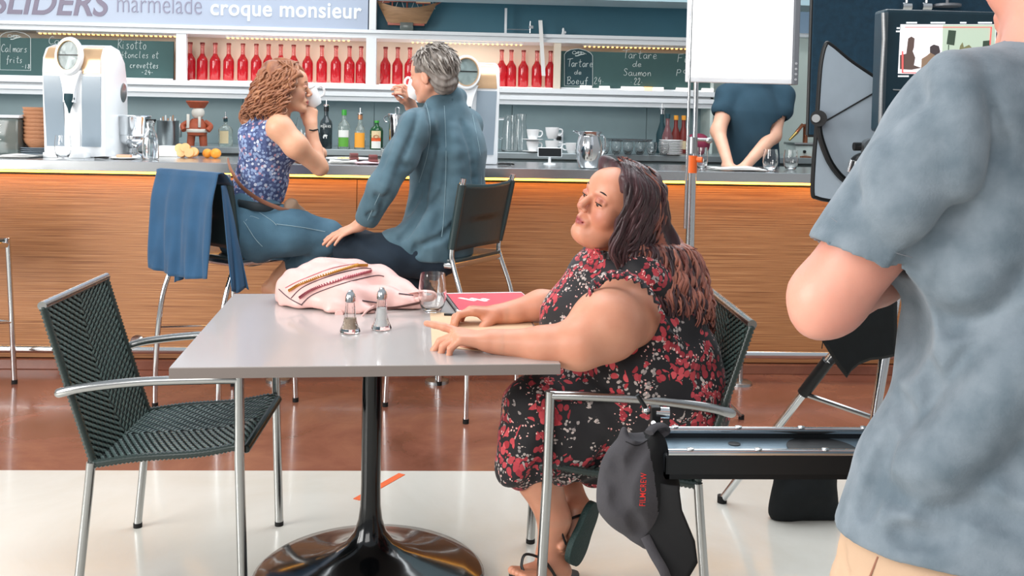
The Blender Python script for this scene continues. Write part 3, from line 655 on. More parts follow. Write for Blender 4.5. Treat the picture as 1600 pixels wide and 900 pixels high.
def head(s, C, R, sc=1.0, fat=1.0, jaw=1.0, chin=0.0):
    s.frame(C, R, sc); k0 = s.k; s.k = .018; w = fat
    s.el((0, -.018, .035), (.077*w, .097, .086)); s.el((0, .028, -.030), (.061*w, .062, .085)); s.el((0, .05, .035), (.060*w, .05, .055))
    for x in (-1, 1):
        s.rc((x*.050*w, -.005, -.050), (x*.014, .072, -.098), .021*jaw, .019); s.el((x*.037*w, .058, -.030), (.027*w, .028, .032))
        s.rc((x*.012, .090, .020), (x*.042, .074, .020), .0095, .010, .012)
    s.el((0, .083, -.098), (.021, .016, .017), k=.012)
    s.rc((0, .091, .010), (0, .113, -.028), .0075, .0115, .010)
    for x in (-1, 1):
        s.el((x*.033, .104, .002), (.019, .018, .0115), k=.010, op=-1)
        s.el((x*.033, .0735, .000), (.0165, .0165, .0135), k=.005)
        s.el((x*.0115, .104, -.036), (.0075, .009, .0065), k=.005)
        s.el((x*.079*w, -.012, -.012), (.0085, .019, .030), rot=rotm((.1*x, 1, -.15), (0, 0, 1)), k=.006); s.el((x*.089*w, -.008, -.006), (.006, .010, .018), k=.004, op=-1)
    for x in (-1, 1):
        s.rc((x*.021, .0865, .0035), (x*.046, .0800, .0030), .0074, .0064, .004); s.rc((x*.030, .0915, .0040), (x*.037, .0905, .0040), .0074, .0070, .005)
        s.rc((x*.022, .0880, -.0095), (x*.045, .0820, -.0085), .0040, .0040, .004)
    s.el((0, .087, -.066), (.026, .016, .019), k=.012)
    s.rc((-.021, .088, -.0655), (0, .1015, -.0625), .0035, .0060, .004); s.rc((.021, .088, -.0655), (0, .1015, -.0625), .0035, .0060, .004)
    s.rc((-.018, .089, -.0735), (0, .0995, -.0755), .0040, .0065, .004); s.rc((.018, .089, -.0735), (0, .0995, -.0755), .0040, .0065, .004)
    s.rc((-.024, .096, -.0685), (.024, .096, -.0685), .0022, .0022, .003, -1)
    if chin: s.el((0, .035, -.108), (.045*w, .05, .025*chin), k=.03)
    s.k = k0; s.frame()
def hand(s, wrist, fwd, back, side, curls, sc=1.0, spread=(.16, .04, -.07, -.2), thumb=(0.9, .25, .3), fat=1.0):
    """side +1: thumb toward +x of the hand frame (x = fwd x back)"""
    R = rotm(fwd, back); s.frame(wrist, R, sc); k0 = s.k; s.k = .008
    kn = [(.027, .083), (.009, .089), (-.010, .085), (-.027, .075)]; ln = [(.043, .026, .021), (.047, .029, .022), (.043, .027, .021), (.033, .020, .018)]; rr = [.0098, .0100, .0094, .0082]
    s.rc((0, -.04, 0), (0, .015, 0), .026*fat, .026*fat, .02, flat=((0, 0, 1), .72))
    for i in range(4):
        x, y = kn[i]; s.rc((x*.55*side, .012, .0), (x*side, y, .002), .0155, .0118*fat, .012)
        p = V3((x*side, y, .002)); a = 0; r = rr[i]*fat; c = curls[i] if isinstance(curls[i], (tuple, list)) else (curls[i],)*3
        for j in range(3):
            a += c[j]; sp = spread[i]*side*(1 if True else 0); d = V3((math.sin(sp)*math.cos(a), math.cos(sp)*math.cos(a), -math.sin(a)))
            q = p+d*ln[i][j]; s.rc(p, q, r*(1.02-.09*j), r*(.95-.11*j), .004); p = q
    b = V3((.020*side, .018, -.008)); out, dn, cl = thumb
    d = V3((math.sin(out)*side, math.cos(out), -dn)); d /= np.linalg.norm(d); q = b+d*.044; s.rc(b, q, .0165, .0125*fat, .014)
    d2 = V3((math.sin(out-cl)*side, math.cos(out-cl), -dn-.1)); d2 /= np.linalg.norm(d2); q2 = q+d2*.032; s.rc(q, q2, .0118*fat, .0108, .006)
    d3 = V3((math.sin(out-cl*1.8)*side, math.cos(out-cl*1.8), -dn-.2)); d3 /= np.linalg.norm(d3); s.rc(q2, q2+d3*.024, .0108, .0085, .005)
    s.el((.017*side, .035, -.012), (.016, .026, .012), k=.01); s.k = k0; s.frame()
def vnoise(x, y, z, sc, seed=0):
    return (np.sin(x*sc+seed+1.7*np.sin(z*sc*.7+seed))*np.cos(y*sc*1.1+1.3*np.sin(x*sc*.8+2*seed))+np.sin(z*sc*.9+1.9*np.cos(y*sc*.6+seed)))*.5
def skin_mat(name, col, red, lip, sss=.15):
    m = bpy.data.materials.new(name); m.use_nodes = True; N = m.node_tree.nodes; L = m.node_tree.links; b = N['Principled BSDF']
    tcn = N.new('ShaderNodeTexCoord'); t = N.new('ShaderNodeTexNoise'); t.inputs['Scale'].default_value = 9; t.inputs['Detail'].default_value = 6; L.new(tcn.outputs['Object'], t.inputs[0])
    r = N.new('ShaderNodeMapRange'); r.inputs[1].default_value = .35; r.inputs[2].default_value = .7; r.inputs[4].default_value = .55; L.new(t.outputs['Fac'], r.inputs[0])
    mx = N.new('ShaderNodeMix'); mx.data_type = 'RGBA'; mx.inputs[6].default_value = lin(col); mx.inputs[7].default_value = lin(red); L.new(r.outputs[0], mx.inputs[0])
    a = N.new('ShaderNodeAttribute'); a.attribute_name = 'tint'; sp = N.new('ShaderNodeSeparateColor'); L.new(a.outputs['Color'], sp.inputs[0])
    m2 = N.new('ShaderNodeMix'); m2.data_type = 'RGBA'; L.new(mx.outputs[2], m2.inputs[6]); m2.inputs[7].default_value = lin(lip); L.new(sp.outputs[0], m2.inputs[0])
    L.new(m2.outputs[2], b.inputs['Base Color']); b.inputs['Roughness'].default_value = .45; b.inputs['Subsurface Weight'].default_value = sss; b.inputs['Subsurface Radius'].default_value = (.014, .005, .003); b.inputs['Subsurface Scale'].default_value = 1
    t2 = N.new('ShaderNodeTexNoise'); t2.inputs['Scale'].default_value = 320; L.new(tcn.outputs['Object'], t2.inputs[0]); bp = N.new('ShaderNodeBump'); bp.inputs['Strength'].default_value = .12; bp.inputs['Distance'].default_value = .001; L.new(t2.outputs['Fac'], bp.inputs['Height']); L.new(bp.outputs[0], b.inputs['Normal'])
    return m
def blob(V, c, r): return np.clip(1.6*(1-np.linalg.norm((V-V3(c))/np.array(r), axis=1)), 0, 1)
def face_tint(C, R, sc=1.0, brow=True):
    """R channel: lips and brows (natural colouring of the face)"""
    C = V3(C); R = np.array(R)
    def f(V):
        L = (V-C) @ R/sc; m = np.zeros(len(V)); front = L[:, 1] > .07
        m = np.maximum(m, np.clip(2.2*(1-np.sqrt((L[:, 0]/.027)**2+((L[:, 2]+.0685)/.0125)**2)), 0, 1)*(L[:, 1] > .084))
        for q in (-1, 1):
            m = np.maximum(m, .42*np.clip(1.8*(1-np.sqrt(((L[:, 0]-q*.033)/.024)**2+((L[:, 2]-.010)/.014)**2)), 0, 1)*(L[:, 1] > .06)); m = np.maximum(m, .30*np.clip(1.3*(1-np.sqrt(((L[:, 0]-q*.046)/.032)**2+((L[:, 2]+.034)/.030)**2)), 0, 1)*(L[:, 1] > .03))
        m = np.maximum(m, .30*np.clip(1.5*(1-np.sqrt((L[:, 0]/.016)**2+((L[:, 2]+.030)/.016)**2)), 0, 1)*(L[:, 1] > .09))
        return np.stack([m, m*0, m*0], 1).astype(np.float32)
    return f
def eyes(parent, C, R, sc, iris, lashes, look=(0, 1, 0), lid=None):
    C = V3(C); R = np.array(R); w = lambda p: Vector(C+R @ (V3(p)*sc)); RM = Matrix(R.tolist())
    for x in (-1, 1):
        c = V3((x*.033, .0795, .0005)); d = V3(look); d /= np.linalg.norm(d)
        MB().ell(w(c), (.0132*sc,)*3, 16, 12).build('eye', M['eyewhite'], parent, ang=180)
        e = parent.children[-1]
        q = c+d*.0100; MB().ell(w(q), (.0070*sc, .0044*sc, .0070*sc), 12, 8, rot=RM).build('iris', M[iris], e, ang=180)
        MB().tube([w((x*.033+t*.0145, .0955-.6*abs(t)**2*.016, -.0042+.0026*(1-t*t))) for t in np.linspace(-1, 1, 9)], [.0010*sc]+[.0019*sc]*7+[.0010*sc], 6).build('eyelashes', M[lashes], parent)
        MB().tube([w((x*(.033+t*.018), .0945-.009*(t+.15)**2*(1 if t > 0 else .3)-.002, .0255+.004*(1-(t-.1)**2))) for t in np.linspace(-1, 1, 9)], [.0018*sc]+[.0044*sc]*3+[.0038*sc]*3+[.002*sc, .001*sc], 6, flat=.6).build('eyebrow', M[lashes], parent)
M['eyewhite'] = mat('eye_white', '#e9e2dc', .15, coat=.5); M['irisbrown'] = mat('iris_brown', '#2a160d', .1, coat=.6); M['irisblue'] = mat('iris_blue', '#4c6a7c', .1, coat=.6)
def hair_mat(name, c1, c2, sc=30, rough=.38, stretch=(1, 1, .15)):
    m = mat(name, c1, rough, noise=(sc, .4), col2=c2, bump=(sc*5, .5, .002), sheen=.1, stretch=stretch); return m
def lock(mb, pts, r, n=6, wave=(0, 0), flat=.55, seed=0, sub=6):
    """one tapered lock of hair along a smoothed path, with a spiral wave"""
    p = smooth_path(pts, sub); m = len(p); q = []
    for i, a in enumerate(p):
        t = i/(m-1); u, w, d = frame_of((p[min(i+1, m-1)]-p[max(i-1, 0)])); ph = wave[1]*t*6.283+seed; A = wave[0]*min(1, t*2)
        q.append(a+(u*math.cos(ph)+w*math.sin(ph))*A)
    mb.tube(q, [r*(.35+.65*math.sin(math.pi*min(1, (i/(m-1))*.86+.14)) ) for i in range(m)], n, flat=flat)

from mathutils.bvhtree import BVHTree
def hits(bv, pts, n=5):
    out = []
    for v in smooth_path([Vector((a, b, 0)) for a, b in pts], n):
        d = ray(v.x, v.y).normalized(); h = bv.ray_cast(CPOS, d)
        if h[0] is not None: out.append((h[0], h[1]*(-1 if h[1].dot(d) > 0 else 1)))
    return out
def groove(s, bv, pts, r, off, k=.025):
    """a cloth fold: a channel pressed into the surface where these sight lines meet it"""
    q = hits(bv, pts); c = [a+n*off for a, n in q]; m = len(c)
    for i in range(m-1):
        f = lambda t: r*(.55+.45*math.sin(math.pi*(t*.8+.1)))
        s.rc(c[i], c[i+1], f(i/m), f((i+1)/m), k, -1)
def ridge(s, bv, pts, r, up, k=.03):
    q = hits(bv, pts); c = [a-n*(r-up) for a, n in q]
    for i in range(len(c)-1): s.rc(c[i], c[i+1], r, r, k)
# ================================================================== WOMAN IN THE FLORAL DRESS
M['skinA'] = skin_mat('skin_warm_tan', '#d2967a', '#ba7053', '#96403f')
def floral():
    m = bpy.data.materials.new('black_dress_red_blossoms'); m.use_nodes = True; N = m.node_tree.nodes; L = m.node_tree.links; b = N['Principled BSDF']
    tcn = N.new('ShaderNodeTexCoord'); nz = N.new('ShaderNodeTexNoise'); nz.inputs['Scale'].default_value = 14; nz.inputs['Detail'].default_value = 2; L.new(tcn.outputs['Object'], nz.inputs[0])
    ad = N.new('ShaderNodeVectorMath'); ad.operation = 'MULTIPLY_ADD'; L.new(nz.outputs['Color'], ad.inputs[0]); ad.inputs[1].default_value = (.035,)*3; L.new(tcn.outputs['Object'], ad.inputs[2])
    col = None
    def layer(scale, thr, c1, c2, prev, off, dens, dthr):
        mp = N.new('ShaderNodeMapping'); mp.inputs['Location'].default_value = off; L.new(ad.outputs[0], mp.inputs[0])
        v = N.new('ShaderNodeTexVoronoi'); v.inputs['Scale'].default_value = scale; L.new(mp.outputs[0], v.inputs['Vector'])
        lt = N.new('ShaderNodeMath'); lt.operation = 'LESS_THAN'; L.new(v.outputs['Distance'], lt.inputs[0]); lt.inputs[1].default_value = thr
        n2 = N.new('ShaderNodeTexNoise'); n2.inputs['Scale'].default_value = dens; n2.inputs['Detail'].default_value = 1; L.new(mp.outputs[0], n2.inputs[0])
        g2 = N.new('ShaderNodeMath'); g2.operation = 'GREATER_THAN'; L.new(n2.outputs['Fac'], g2.inputs[0]); g2.inputs[1].default_value = dthr
        mu = N.new('ShaderNodeMath'); mu.operation = 'MULTIPLY'; L.new(lt.outputs[0], mu.inputs[0]); L.new(g2.outputs[0], mu.inputs[1])
        cm = N.new('ShaderNodeMix'); cm.data_type = 'RGBA'; cm.inputs[6].default_value = lin(c1); cm.inputs[7].default_value = lin(c2)
        sp = N.new('ShaderNodeSeparateColor'); L.new(v.outputs['Color'], sp.inputs[0]); L.new(sp.outputs[0], cm.inputs[0])
        mx = N.new('ShaderNodeMix'); mx.data_type = 'RGBA'; L.new(mu.outputs[0], mx.inputs[0]); mx.inputs[6].default_value = prev if not hasattr(prev, 'links') else (0, 0, 0, 1)
        if hasattr(prev, 'links'): L.new(prev, mx.inputs[6])
        L.new(cm.outputs[2], mx.inputs[7]); return mx.outputs[2]
    c = layer(85, .42, '#8d8482', '#c9b9b2', lin('#120f14'), (3, 1, 7), 18, .55)
    c = layer(60, .52, '#8f1c2a', '#c2434c', c, (0, 0, 0), 12, .55)
    c = layer(40, .46, '#a5202c', '#dc555c', c, (5, 2, 1), 10, .585)
    c = layer(95, .25, '#e79a96', '#f3c9bf', c, (1, 6, 2), 10, .52)
    L.new(c, b.inputs['Base Color']); b.inputs['Roughness'].default_value = .75; b.inputs['Sheen Weight'].default_value = .1
    return m
M['floral'] = floral()
pw = thing('person', 'woman in a black and red floral dress seated at the cafe table, hands on table', 'person', (.50, 2.74, 0))
hC = P(964, 320, 2.66); hU = Vector((.36, -.16, .92)); hF = Vector((-.84, -.50, .24)); hR = rotm(hF, hU)
s = SDF(.035)
# joints
shN, shF = P(978, 490, 2.55), P(955, 440, 2.93)
elN, wrN = P(905, 538, 2.41), P(768, 533, 2.44)
elF, wrF = P(905, 480, 2.88), P(780, 491, 2.80)
neck = P(985, 400, 2.73); chest = P(970, 470, 2.72); belly = P(985, 560, 2.70); hip = P(1020, 615, 2.72)
s.rc(P(975, 340, 2.68), neck, .062, .075, .03); s.rc(neck, chest, .075, .13, .05)
s.rc(neck, shN, .055, .075, .05); s.rc(neck, shF, .07, .08, .05)
s.rc(chest, belly, .13, .155, .06); s.rc(belly, hip, .155, .16, .06)
s.chain([shN, P(945, 510, 2.455), elN], [.086, .085, .060], .04); s.chain([elN, P(850, 540, 2.42), wrN], [.060, .044, .029], .03)
s.chain([shF, P(930, 465, 2.92), elF], [.09, .075, .055], .04); s.chain([elF, P(845, 478, 2.83), wrF], [.052, .042, .028], .03)
kN, kF = P(826, 640, 2.61), P(845, 630, 2.85)
s.rc(P(1015, 640, 2.62), kN, .085, .066, .04); s.rc(P(1015, 635, 2.84), kF, .08, .064, .04)
aN = P(858, 868, 2.64); s.chain([kN, P(842, 745, 2.63), P(866, 810, 2.63), aN], [.068, .060, .043, .034], .02)       # planted leg
aF = P(902, 792, 2.72); s.chain([kF, P(868, 720, 2.80), aF], [.066, .055, .034], .02)                           # tucked leg
# planted foot pointing left
toe = P(808, 893, 2.55); s.rc(aN, P(880, 893, 2.64), .032, .024, .02); s.rc(P(868, 884, 2.63), P(826, 893, 2.58), .032, .024, .02, flat=((0, 0, 1), .8))
for i, (dx, dy, r) in enumerate(((0, 0, .0115), (3, -.018, .0095), (7, -.034, .009), (12, -.048, .0085), (18, -.06, .008))):
    a = P(826+dx, 893+i*1.5, 2.585+dy); b = P(800+dx*1.2, 891+i*2.5, 2.565+dy); s.rc(a, b, r*1.15, r, .007)
# tucked foot pointing down, sole turned right
s.rc(aF, P(918, 800, 2.70), .030, .026, .02); s.rc(P(900, 800, 2.69), P(893, 845, 2.66), .030, .024, .02); 
for i in range(5): s.rc(P(893-i*3, 845, 2.66-.012*i), P(884-i*2, 868-i*3, 2.645-.012*i), .010, .008, .006)
head(s, hC, hR, 1.0, 1.10, 1.15, 1.1)
hand(s, wrN, Vector((-1, .10, .10)), Vector((.1, -.12, .99)), 1, [(-.15, .1, .05), (.55, .55, .35), (.7, .7, .4), (.8, .7, .4)], 1.0, thumb=(.7, .6, .3), fat=1.12)
hand(s, wrF, Vector((-1, -.12, .12)), Vector((.05, .1, .99)), -1, [(.3, .9, .7), (.5, .9, .6), (.6, .9, .5), (.6, .8, .5)], .97, thumb=(.5, .9, -.1), fat=1.12)
def bx(c, r): c = V3(c); return (c-V3(r), c+V3(r))
hb = bx(hC, (.13, .13, .15)); hn = bx(wrN+Vector((-.075, .0, .0)), (.105, .09, .07)); hf = bx(wrF+Vector((-.075, -.01, 0)), (.10, .08, .07)); ft = bx(P(850, 860, 2.61), (.14, .12, .09))
ob = sdf_obj('body', s, M['skinA'], pw, .007, [(*hb, .0027), (*hn, .0026), (*hf, .0026), (*ft, .0032)], color=face_tint(hC, hR))
eyes(pw, hC, hR, 1.0, 'irisbrown', 'hairA1x' if False else 'lashdark', look=(.1, .9, -.55)) if 'lashdark' in M else None
# dress: bodice, flutter collar, skirt
d = SDF(.03)
d.rc(P(985, 425, 2.73), P(975, 480, 2.72), .125, .168, .05); d.rc(P(975, 480, 2.72), P(985, 560, 2.71), .170, .195, .06, flat=((0, 1, 0), 1.12)); d.rc(P(985, 560, 2.71), P(1025, 620, 2.72), .195, .205, .06, flat=((0, 1, 0), 1.12))
d.rc(P(938, 425, 2.76), P(912, 505, 2.72), .08, .125, .05)
d.rc(P(985, 425, 2.73), P(1000, 432, 2.60), .085, .075, .04, flat=((0, 0, 1), .85)); d.rc(P(985, 425, 2.73), P(960, 425, 2.88), .08, .08, .04)
d.rc(P(1040, 450, 2.66), P(1075, 560, 2.66), .07, .085, .05)
d.rc(P(1020, 635, 2.64), P(842, 644, 2.62), .125, .098, .05); d.rc(P(1020, 630, 2.84), P(852, 632, 2.85), .12, .094, .05)
d.rc(P(1000, 645, 2.73), P(860, 650, 2.73), .12, .10, .06)
# hanging skirt
d.chain([P(832, 640, 2.61), P(815, 690, 2.60), P(806, 722, 2.60)], [.09, .075, .070], .03, flat=((1, 0, 0), .8)); d.chain([P(850, 640, 2.84), P(835, 690, 2.82), P(835, 715, 2.82)], [.09, .08, .08], .03)
d.chain([P(900, 655, 2.60), P(880, 690, 2.60), P(872, 708, 2.60)], [.09, .085, .08], .04, flat=((0, 1, 0), .9)); d.chain([P(960, 660, 2.66), P(935, 700, 2.68), P(925, 715, 2.70)], [.09, .08, .075], .04); d.rc(P(850, 690, 2.72), P(930, 690, 2.75), .09, .09, .05)
# armhole / neck cuts so that skin shows
d.rc(P(990, 340, 2.68), P(968, 402, 2.70), .045, .066, .006, -1)
d.chain([P(1002, 520, 2.44), P(955, 520, 2.41)], [.088, .095], .012, -1)
d.chain([P(930, 470, 2.95), elF], [.075, .064], .01, -1); d.chain([elF, wrF], [.058, .045], .01, -1)
d.cut(P(850, 758, 2.7), (.06, 0, -1), .01)
d.el(P(850, 770, 2.70), (.13, .16, .055), k=.01, op=-1)
def dd(x, y, z):
    sk = np.clip((.62-z)/.25, 0, 1); return .0045*np.sin(x*75+y*40+5*np.sin(z*9))*sk+.004*vnoise(x, y, z, 22, 1)+.003*np.sin((x*.5+z)*60+4*np.sin(x*15))*(1-sk)
sdf_obj('dress', d, M['floral'], pw, .006, disp=dd)
# ruffled trims at armhole, collar and hem
def ruffle(name, path, w, n, up, m, parent, amp=.006, ruf=40):
    p = smooth_path(path, 8); L = len(p)-1; up = Vector(up).normalized()
    def fn(u, v):
        i = min(int(u*L), L-1); t = u*L-i; c = p[i].lerp(p[i+1], t); d_ = (p[i+1]-p[i]).normalized(); sd = d_.cross(up).normalized()
        return c+up*(w*v)+sd*(amp*math.sin(u*ruf*6.283)*(.25+v))
    return MB().grid(fn, n, 4, thick=.0018).build(name, m, parent, ang=180)
ruffle('sleeve_ruffle', [P(915, 470, 2.44), P(925, 440, 2.47), P(950, 424, 2.49), P(985, 426, 2.48), P(1015, 450, 2.48), P(1035, 490, 2.49), P(1050, 525, 2.52)], .03, 200, (.05, -.35, -.25), M['floral'], pw, .005, 16)
ruffle('neck_ruffle', [P(925, 385, 2.66), P(935, 400, 2.62), P(960, 405, 2.585), P(995, 392, 2.60), P(1010, 372, 2.66)], .022, 140, (-.1, -.5, .6), M['floral'], pw, .004, 12)
# hair
M['hairA'] = hair_mat('hair_dark_plum_brown', '#261519', '#4d2c30', 34); M['hairA2'] = hair_mat('hair_copper_ends', '#b4705a', '#74403a', 30, .38)
M['lashdark'] = mat('dark_lash', '#1c1210', .6)
eyes(pw, hC, hR, 1.0, 'irisbrown', 'lashdark', look=(.1, .9, -.55))
hw = lambda p: Vector(V3(hC)+hR @ V3(p))
cap = SDF(.03); cap.frame(hC, hR, 1.0)
cap.el((0, -.030, .043), (.084, .098, .084)); cap.el((-.0, -.055, -.02), (.088, .070, .09)); cap.el((0, .085, -.05), (.058, .07, .10), k=.02, op=-1); cap.el((0, .095, .014), (.048, .05, .054), k=.02, op=-1)
cap.el((-.078, .006, -.02), (.016, .040, .10)); cap.el((.080, -.02, -.02), (.020, .035, .10)); cap.el((-.055, .045, .085), (.030, .035, .026)); cap.el((.05, .045, .085), (.030, .030, .026))
cap.frame()
cap.chain([P(1005, 330, 2.72), P(1025, 400, 2.74), P(1040, 450, 2.74)], [.066, .070, .062], .04, flat=((0, 1, 0), 1.25)); cap.rc(P(1045, 455, 2.72), P(1065, 490, 2.72), .065, .03, .04)
cap.chain([P(998, 320, 2.68), P(1008, 380, 2.68), P(1028, 425, 2.68)], [.035, .042, .04], .03)
hairo = sdf_obj('hair', cap, [M['hairA'], M['hairA2']], pw, .005, disp=lambda x, y, z: .006*np.sin(x*90+3*np.sin(z*30)+y*60)+.003*vnoise(x, y, z, 60, 2), split=lambda c: (c[:, 2] < 1.03+.06*np.sin(c[:, 0]*40)).astype(int))
rnd = random.Random(3); la, lb = MB(), MB()
for i in range(420):
    ph = rnd.uniform(0, 1)**1.15*2.5+.02; c_, s_ = math.cos(ph), math.sin(ph); sh = rnd.uniform(.98, 1.09)
    root = hw((-.030*c_*rnd.uniform(.2, 1.4), .060-.10*rnd.random()*s_-.01, .128-.01*rnd.random()))
    r1 = hw((-.090*c_*sh, .055-.145*s_*sh, .092)); r2 = hw((-.108*c_*sh, .040-.168*s_*sh, .020)); r3 = hw((-.112*c_*sh, .026-.175*s_*sh, -.055))
    def env(y, xl, xr, rad=.155): return P(xl+(xr-xl)*max(s_, 0)*sh*.98+rnd.uniform(-5, 5), y, 2.705-rad*c_*sh)
    e1 = env(395, 970, 1078, .124); e2 = env(440, 984, 1092, .138); e3 = env(474, 1016, 1102, .148); e4 = env(500+rnd.uniform(-14, 22), 1040, 1108, .13)
    w = (rnd.uniform(.007, .016), rnd.uniform(2.0, 3.6)); sd = rnd.uniform(0, 6); r = rnd.uniform(.0045, .0085)
    lock(lb if s_ > .55 and rnd.random() < .45 else la, [root, r1, r2, r3, e1], r, 5, (w[0]*.8, 2.2), .5, sd, 5)
    tgt = lb if (rnd.random() < .25+.6*s_) else la
    lock(tgt, [r3, e1, e2, e3, e4], r, 5, w, .5, sd, 8)
for i in range(150):
    ph = rnd.uniform(-.15, 1.5); c_, s_ = math.cos(ph), math.sin(ph); sh = rnd.uniform(1.02, 1.12)
    root = hw((-.035*c_, .066-.09*s_-.02*rnd.random(), .124)); sd = rnd.uniform(0, 6)
    lock(la, [root, hw((-.085*c_*sh, .058-.13*s_*sh, .090)), hw((-.103*c_*sh, .044-.15*s_*sh, .030)), hw((-.106*c_*sh, .034-.16*s_*sh, -.04)), hw((-.110*c_*sh, .02-.17*s_*sh, -.10)), P(985+40*s_+rnd.uniform(-6, 8), 412+rnd.uniform(-10, 25), 2.705-.138*c_)], rnd.uniform(.004, .007), 5, (rnd.uniform(.004, .009), rnd.uniform(1, 2.4)), .55, sd, 6)
a = la.build('hair_locks', M['hairA'], hairo, ang=180); a['kind'] = 'stuff'; a = lb.build('hair_locks', M['hairA2'], hairo, ang=180); a['kind'] = 'stuff'
# sandals
M['sandal'] = mat('black_sandal_rubber', '#141618', .55, bump=(200, .3)); M['sole'] = mat('dark_green_sole', '#1d3533', .6, bump=(260, .8, .003))
def footbed(name, heel, toe_, up, w, th, m):
    h_, t_ = Vector(heel), Vector(toe_); ax = (t_-h_); L = ax.length; ax.normalize(); up = Vector(up); up = (up-ax*up.dot(ax)).normalized(); sd = ax.cross(up)
    pl = []
    for i in range(36):
        a_ = 2*math.pi*i/36; y = .5-.5*math.cos(a_); wd = w*(.36+.16*y-.10*math.sin(math.pi*min(1, y*1.2))*0)*(math.sin(a_) if True else 1); wd = w*.5*math.copysign(abs(math.sin(a_))**.6, math.sin(a_))*(.74+.3*y-.14*math.exp(-((y-.45)/.18)**2)); pl.append((y*L, wd))
    return MB().prism(pl, lambda p: h_+ax*p[0]+sd*p[1], lambda p: h_+ax*p[0]+sd*p[1]+up*th).build(name, m, pw, bevel=.002)
footbed('sandal', G(905, 905, .004)+Vector((0, .0, .0)), G(795, 903, .004), (0, 0, 1), .095, .018, M['sandal'])
MB().tube(smooth_path([P(870, 905, 2.60), P(850, 876, 2.57), P(822, 866, 2.56), P(815, 882, 2.55), P(818, 893, 2.54)], 5), .007, 8, flat=.5).build('sandal_strap', M['sandal'], pw)
footbed('sandal', P(934, 786, 2.665), P(896, 884, 2.60), (-.55, .55, .2), .105, .018, M['sole'])
MB().tube(smooth_path([P(884, 850, 2.60), P(878, 826, 2.60), P(893, 810, 2.635), P(925, 800, 2.66)], 5), .006, 8, flat=.5).build('sandal_strap', M['sandal'], pw)
# ================================================================== GREY HAIRED MAN AT THE BAR
M['skinB'] = skin_mat('skin_fair_pink', '#dca68c', '#cb8468', '#b8685c'); M['denim'] = mat('teal_washed_denim_jacket', '#3f5b68', .85, noise=(7, .35), col2='#58727e', bump=(220, .25), sheen=.1)
M['navy'] = mat('dark_navy_trousers', '#1b2a38', .85, noise=(9, .3), bump=(200, .2))
pm = thing('person', 'grey haired man in a teal denim jacket sitting at the bar, seen from behind', 'person', (.0, 4.45, 0))
YM = 4.45
hC = P(676, 117, 4.42); hF = Vector((-.80, .58, -.12)); hU = Vector((-.12, -.02, 1)); hR = rotm(hF, hU)
shL, shR = P(650, 198, 4.30), P(728, 196, 4.62); neck = P(692, 158, 4.46); pel = P(676, 385, 4.50); chest = P(696, 235, 4.50); waist = P(692, 325, 4.50)
elL, wrL = P(598, 292, 4.22), P(562, 352, 4.30)
s = SDF(.03)
s.rc(hC, neck, .058, .060, .02); s.rc(neck, chest, .05, .08); s.rc(chest, waist, .09, .09); s.rc(waist, pel, .08, .07)
s.rc(neck, shL, .04, .035); s.rc(neck, shR, .04, .04); s.chain([shL, elL, wrL], [.040, .034, .028])
# raised right arm holding the cup, hidden beyond the body
cupc = P(635, 140, 4.58); elR = P(672, 245, 4.82); wrR = P(640, 160, 4.66)
s.chain([shR, elR, wrR], [.055, .042, .028])
kneeL, kneeR = P(540, 385, 4.38), P(560, 380, 4.66); hipL, hipR = P(668, 402, 4.40), P(680, 402, 4.54)
s.chain([hipL, kneeL], [.060, .052]); s.chain([hipR, kneeR], [.06, .052])
head(s, hC, hR, 1.0, .98, 1.0, 0)
hand(s, wrL, (P(530, 366, 4.28)-wrL), Vector((-.25, -.3, .9)), 1, [(.1, .15, .1), (.1, .2, .1), (.15, .2, .1), (.2, .25, .1)], .95, thumb=(.6, .3, .2))
hand(s, wrR, (cupc-wrR), Vector((.9, -.3, .1)), -1, [(.6, .9, .5)]*4, .9, thumb=(.4, .4, .3))
sdf_obj('body', s, M['skinB'], pm, .009, [(*bx(hC, (.13, .13, .15)), .0035), (*bx(wrL+Vector((-.05, 0, -.02)), (.11, .08, .08)), .0032), (*bx(wrR+Vector((-.02, 0, .05)), (.09, .1, .1)), .0035)], color=face_tint(hC, hR))
M['brow'] = mat('grey_brow', '#8b8178', .7)
eyes(pm, hC, hR, 1.0, 'irisblue', 'brow', look=(0, 1, -.1))
j = SDF(.035)
c1, c2, c3 = P(698, 232, 4.50), P(700, 310, 4.50), P(678, 388, 4.48)
j.rc(P(700, 178, 4.49), c1, .085, .178, .06); j.rc(c1, c2, .178, .168); j.rc(c2, c3, .168, .172)
j.rc(P(696, 180, 4.46), shL, .066, .070, .06); j.rc(P(700, 180, 4.48), shR, .066, .075, .06)
j.chain([shL, P(626, 245, 4.26), elL, P(574, 340, 4.28)], [.074, .070, .060, .054], .04); j.chain([shR, elR, P(645, 180, 4.70)], [.072, .06, .045], .03)
j.chain([P(660, 385, 4.40), P(618, 388, 4.36)], [.15, .095], .05); j.rc(P(700, 385, 4.52), P(704, 398, 4.52), .12, .10, .04)
j.chain([P(716, 152, 4.54), P(704, 150, 4.46), P(676, 166, 4.38)], [.040, .046, .040], .02); j.rc(P(690, 120, 4.45), P(694, 156, 4.46), .04, .058, .006, -1)
j.cut(P(660, 405, 4.4), (-.05, 0, -1), .012); j.el(P(650, 414, 4.40), (.19, .17, .035), k=.012, op=-1)
j.rc(P(566, 356, 4.29), P(552, 366, 4.28), .040, .046, .006, -1)
M_, F_ = j.mesh(.014); bj = BVHTree.FromPolygons([Vector(v) for v in M_], [tuple(f) for f in F_])
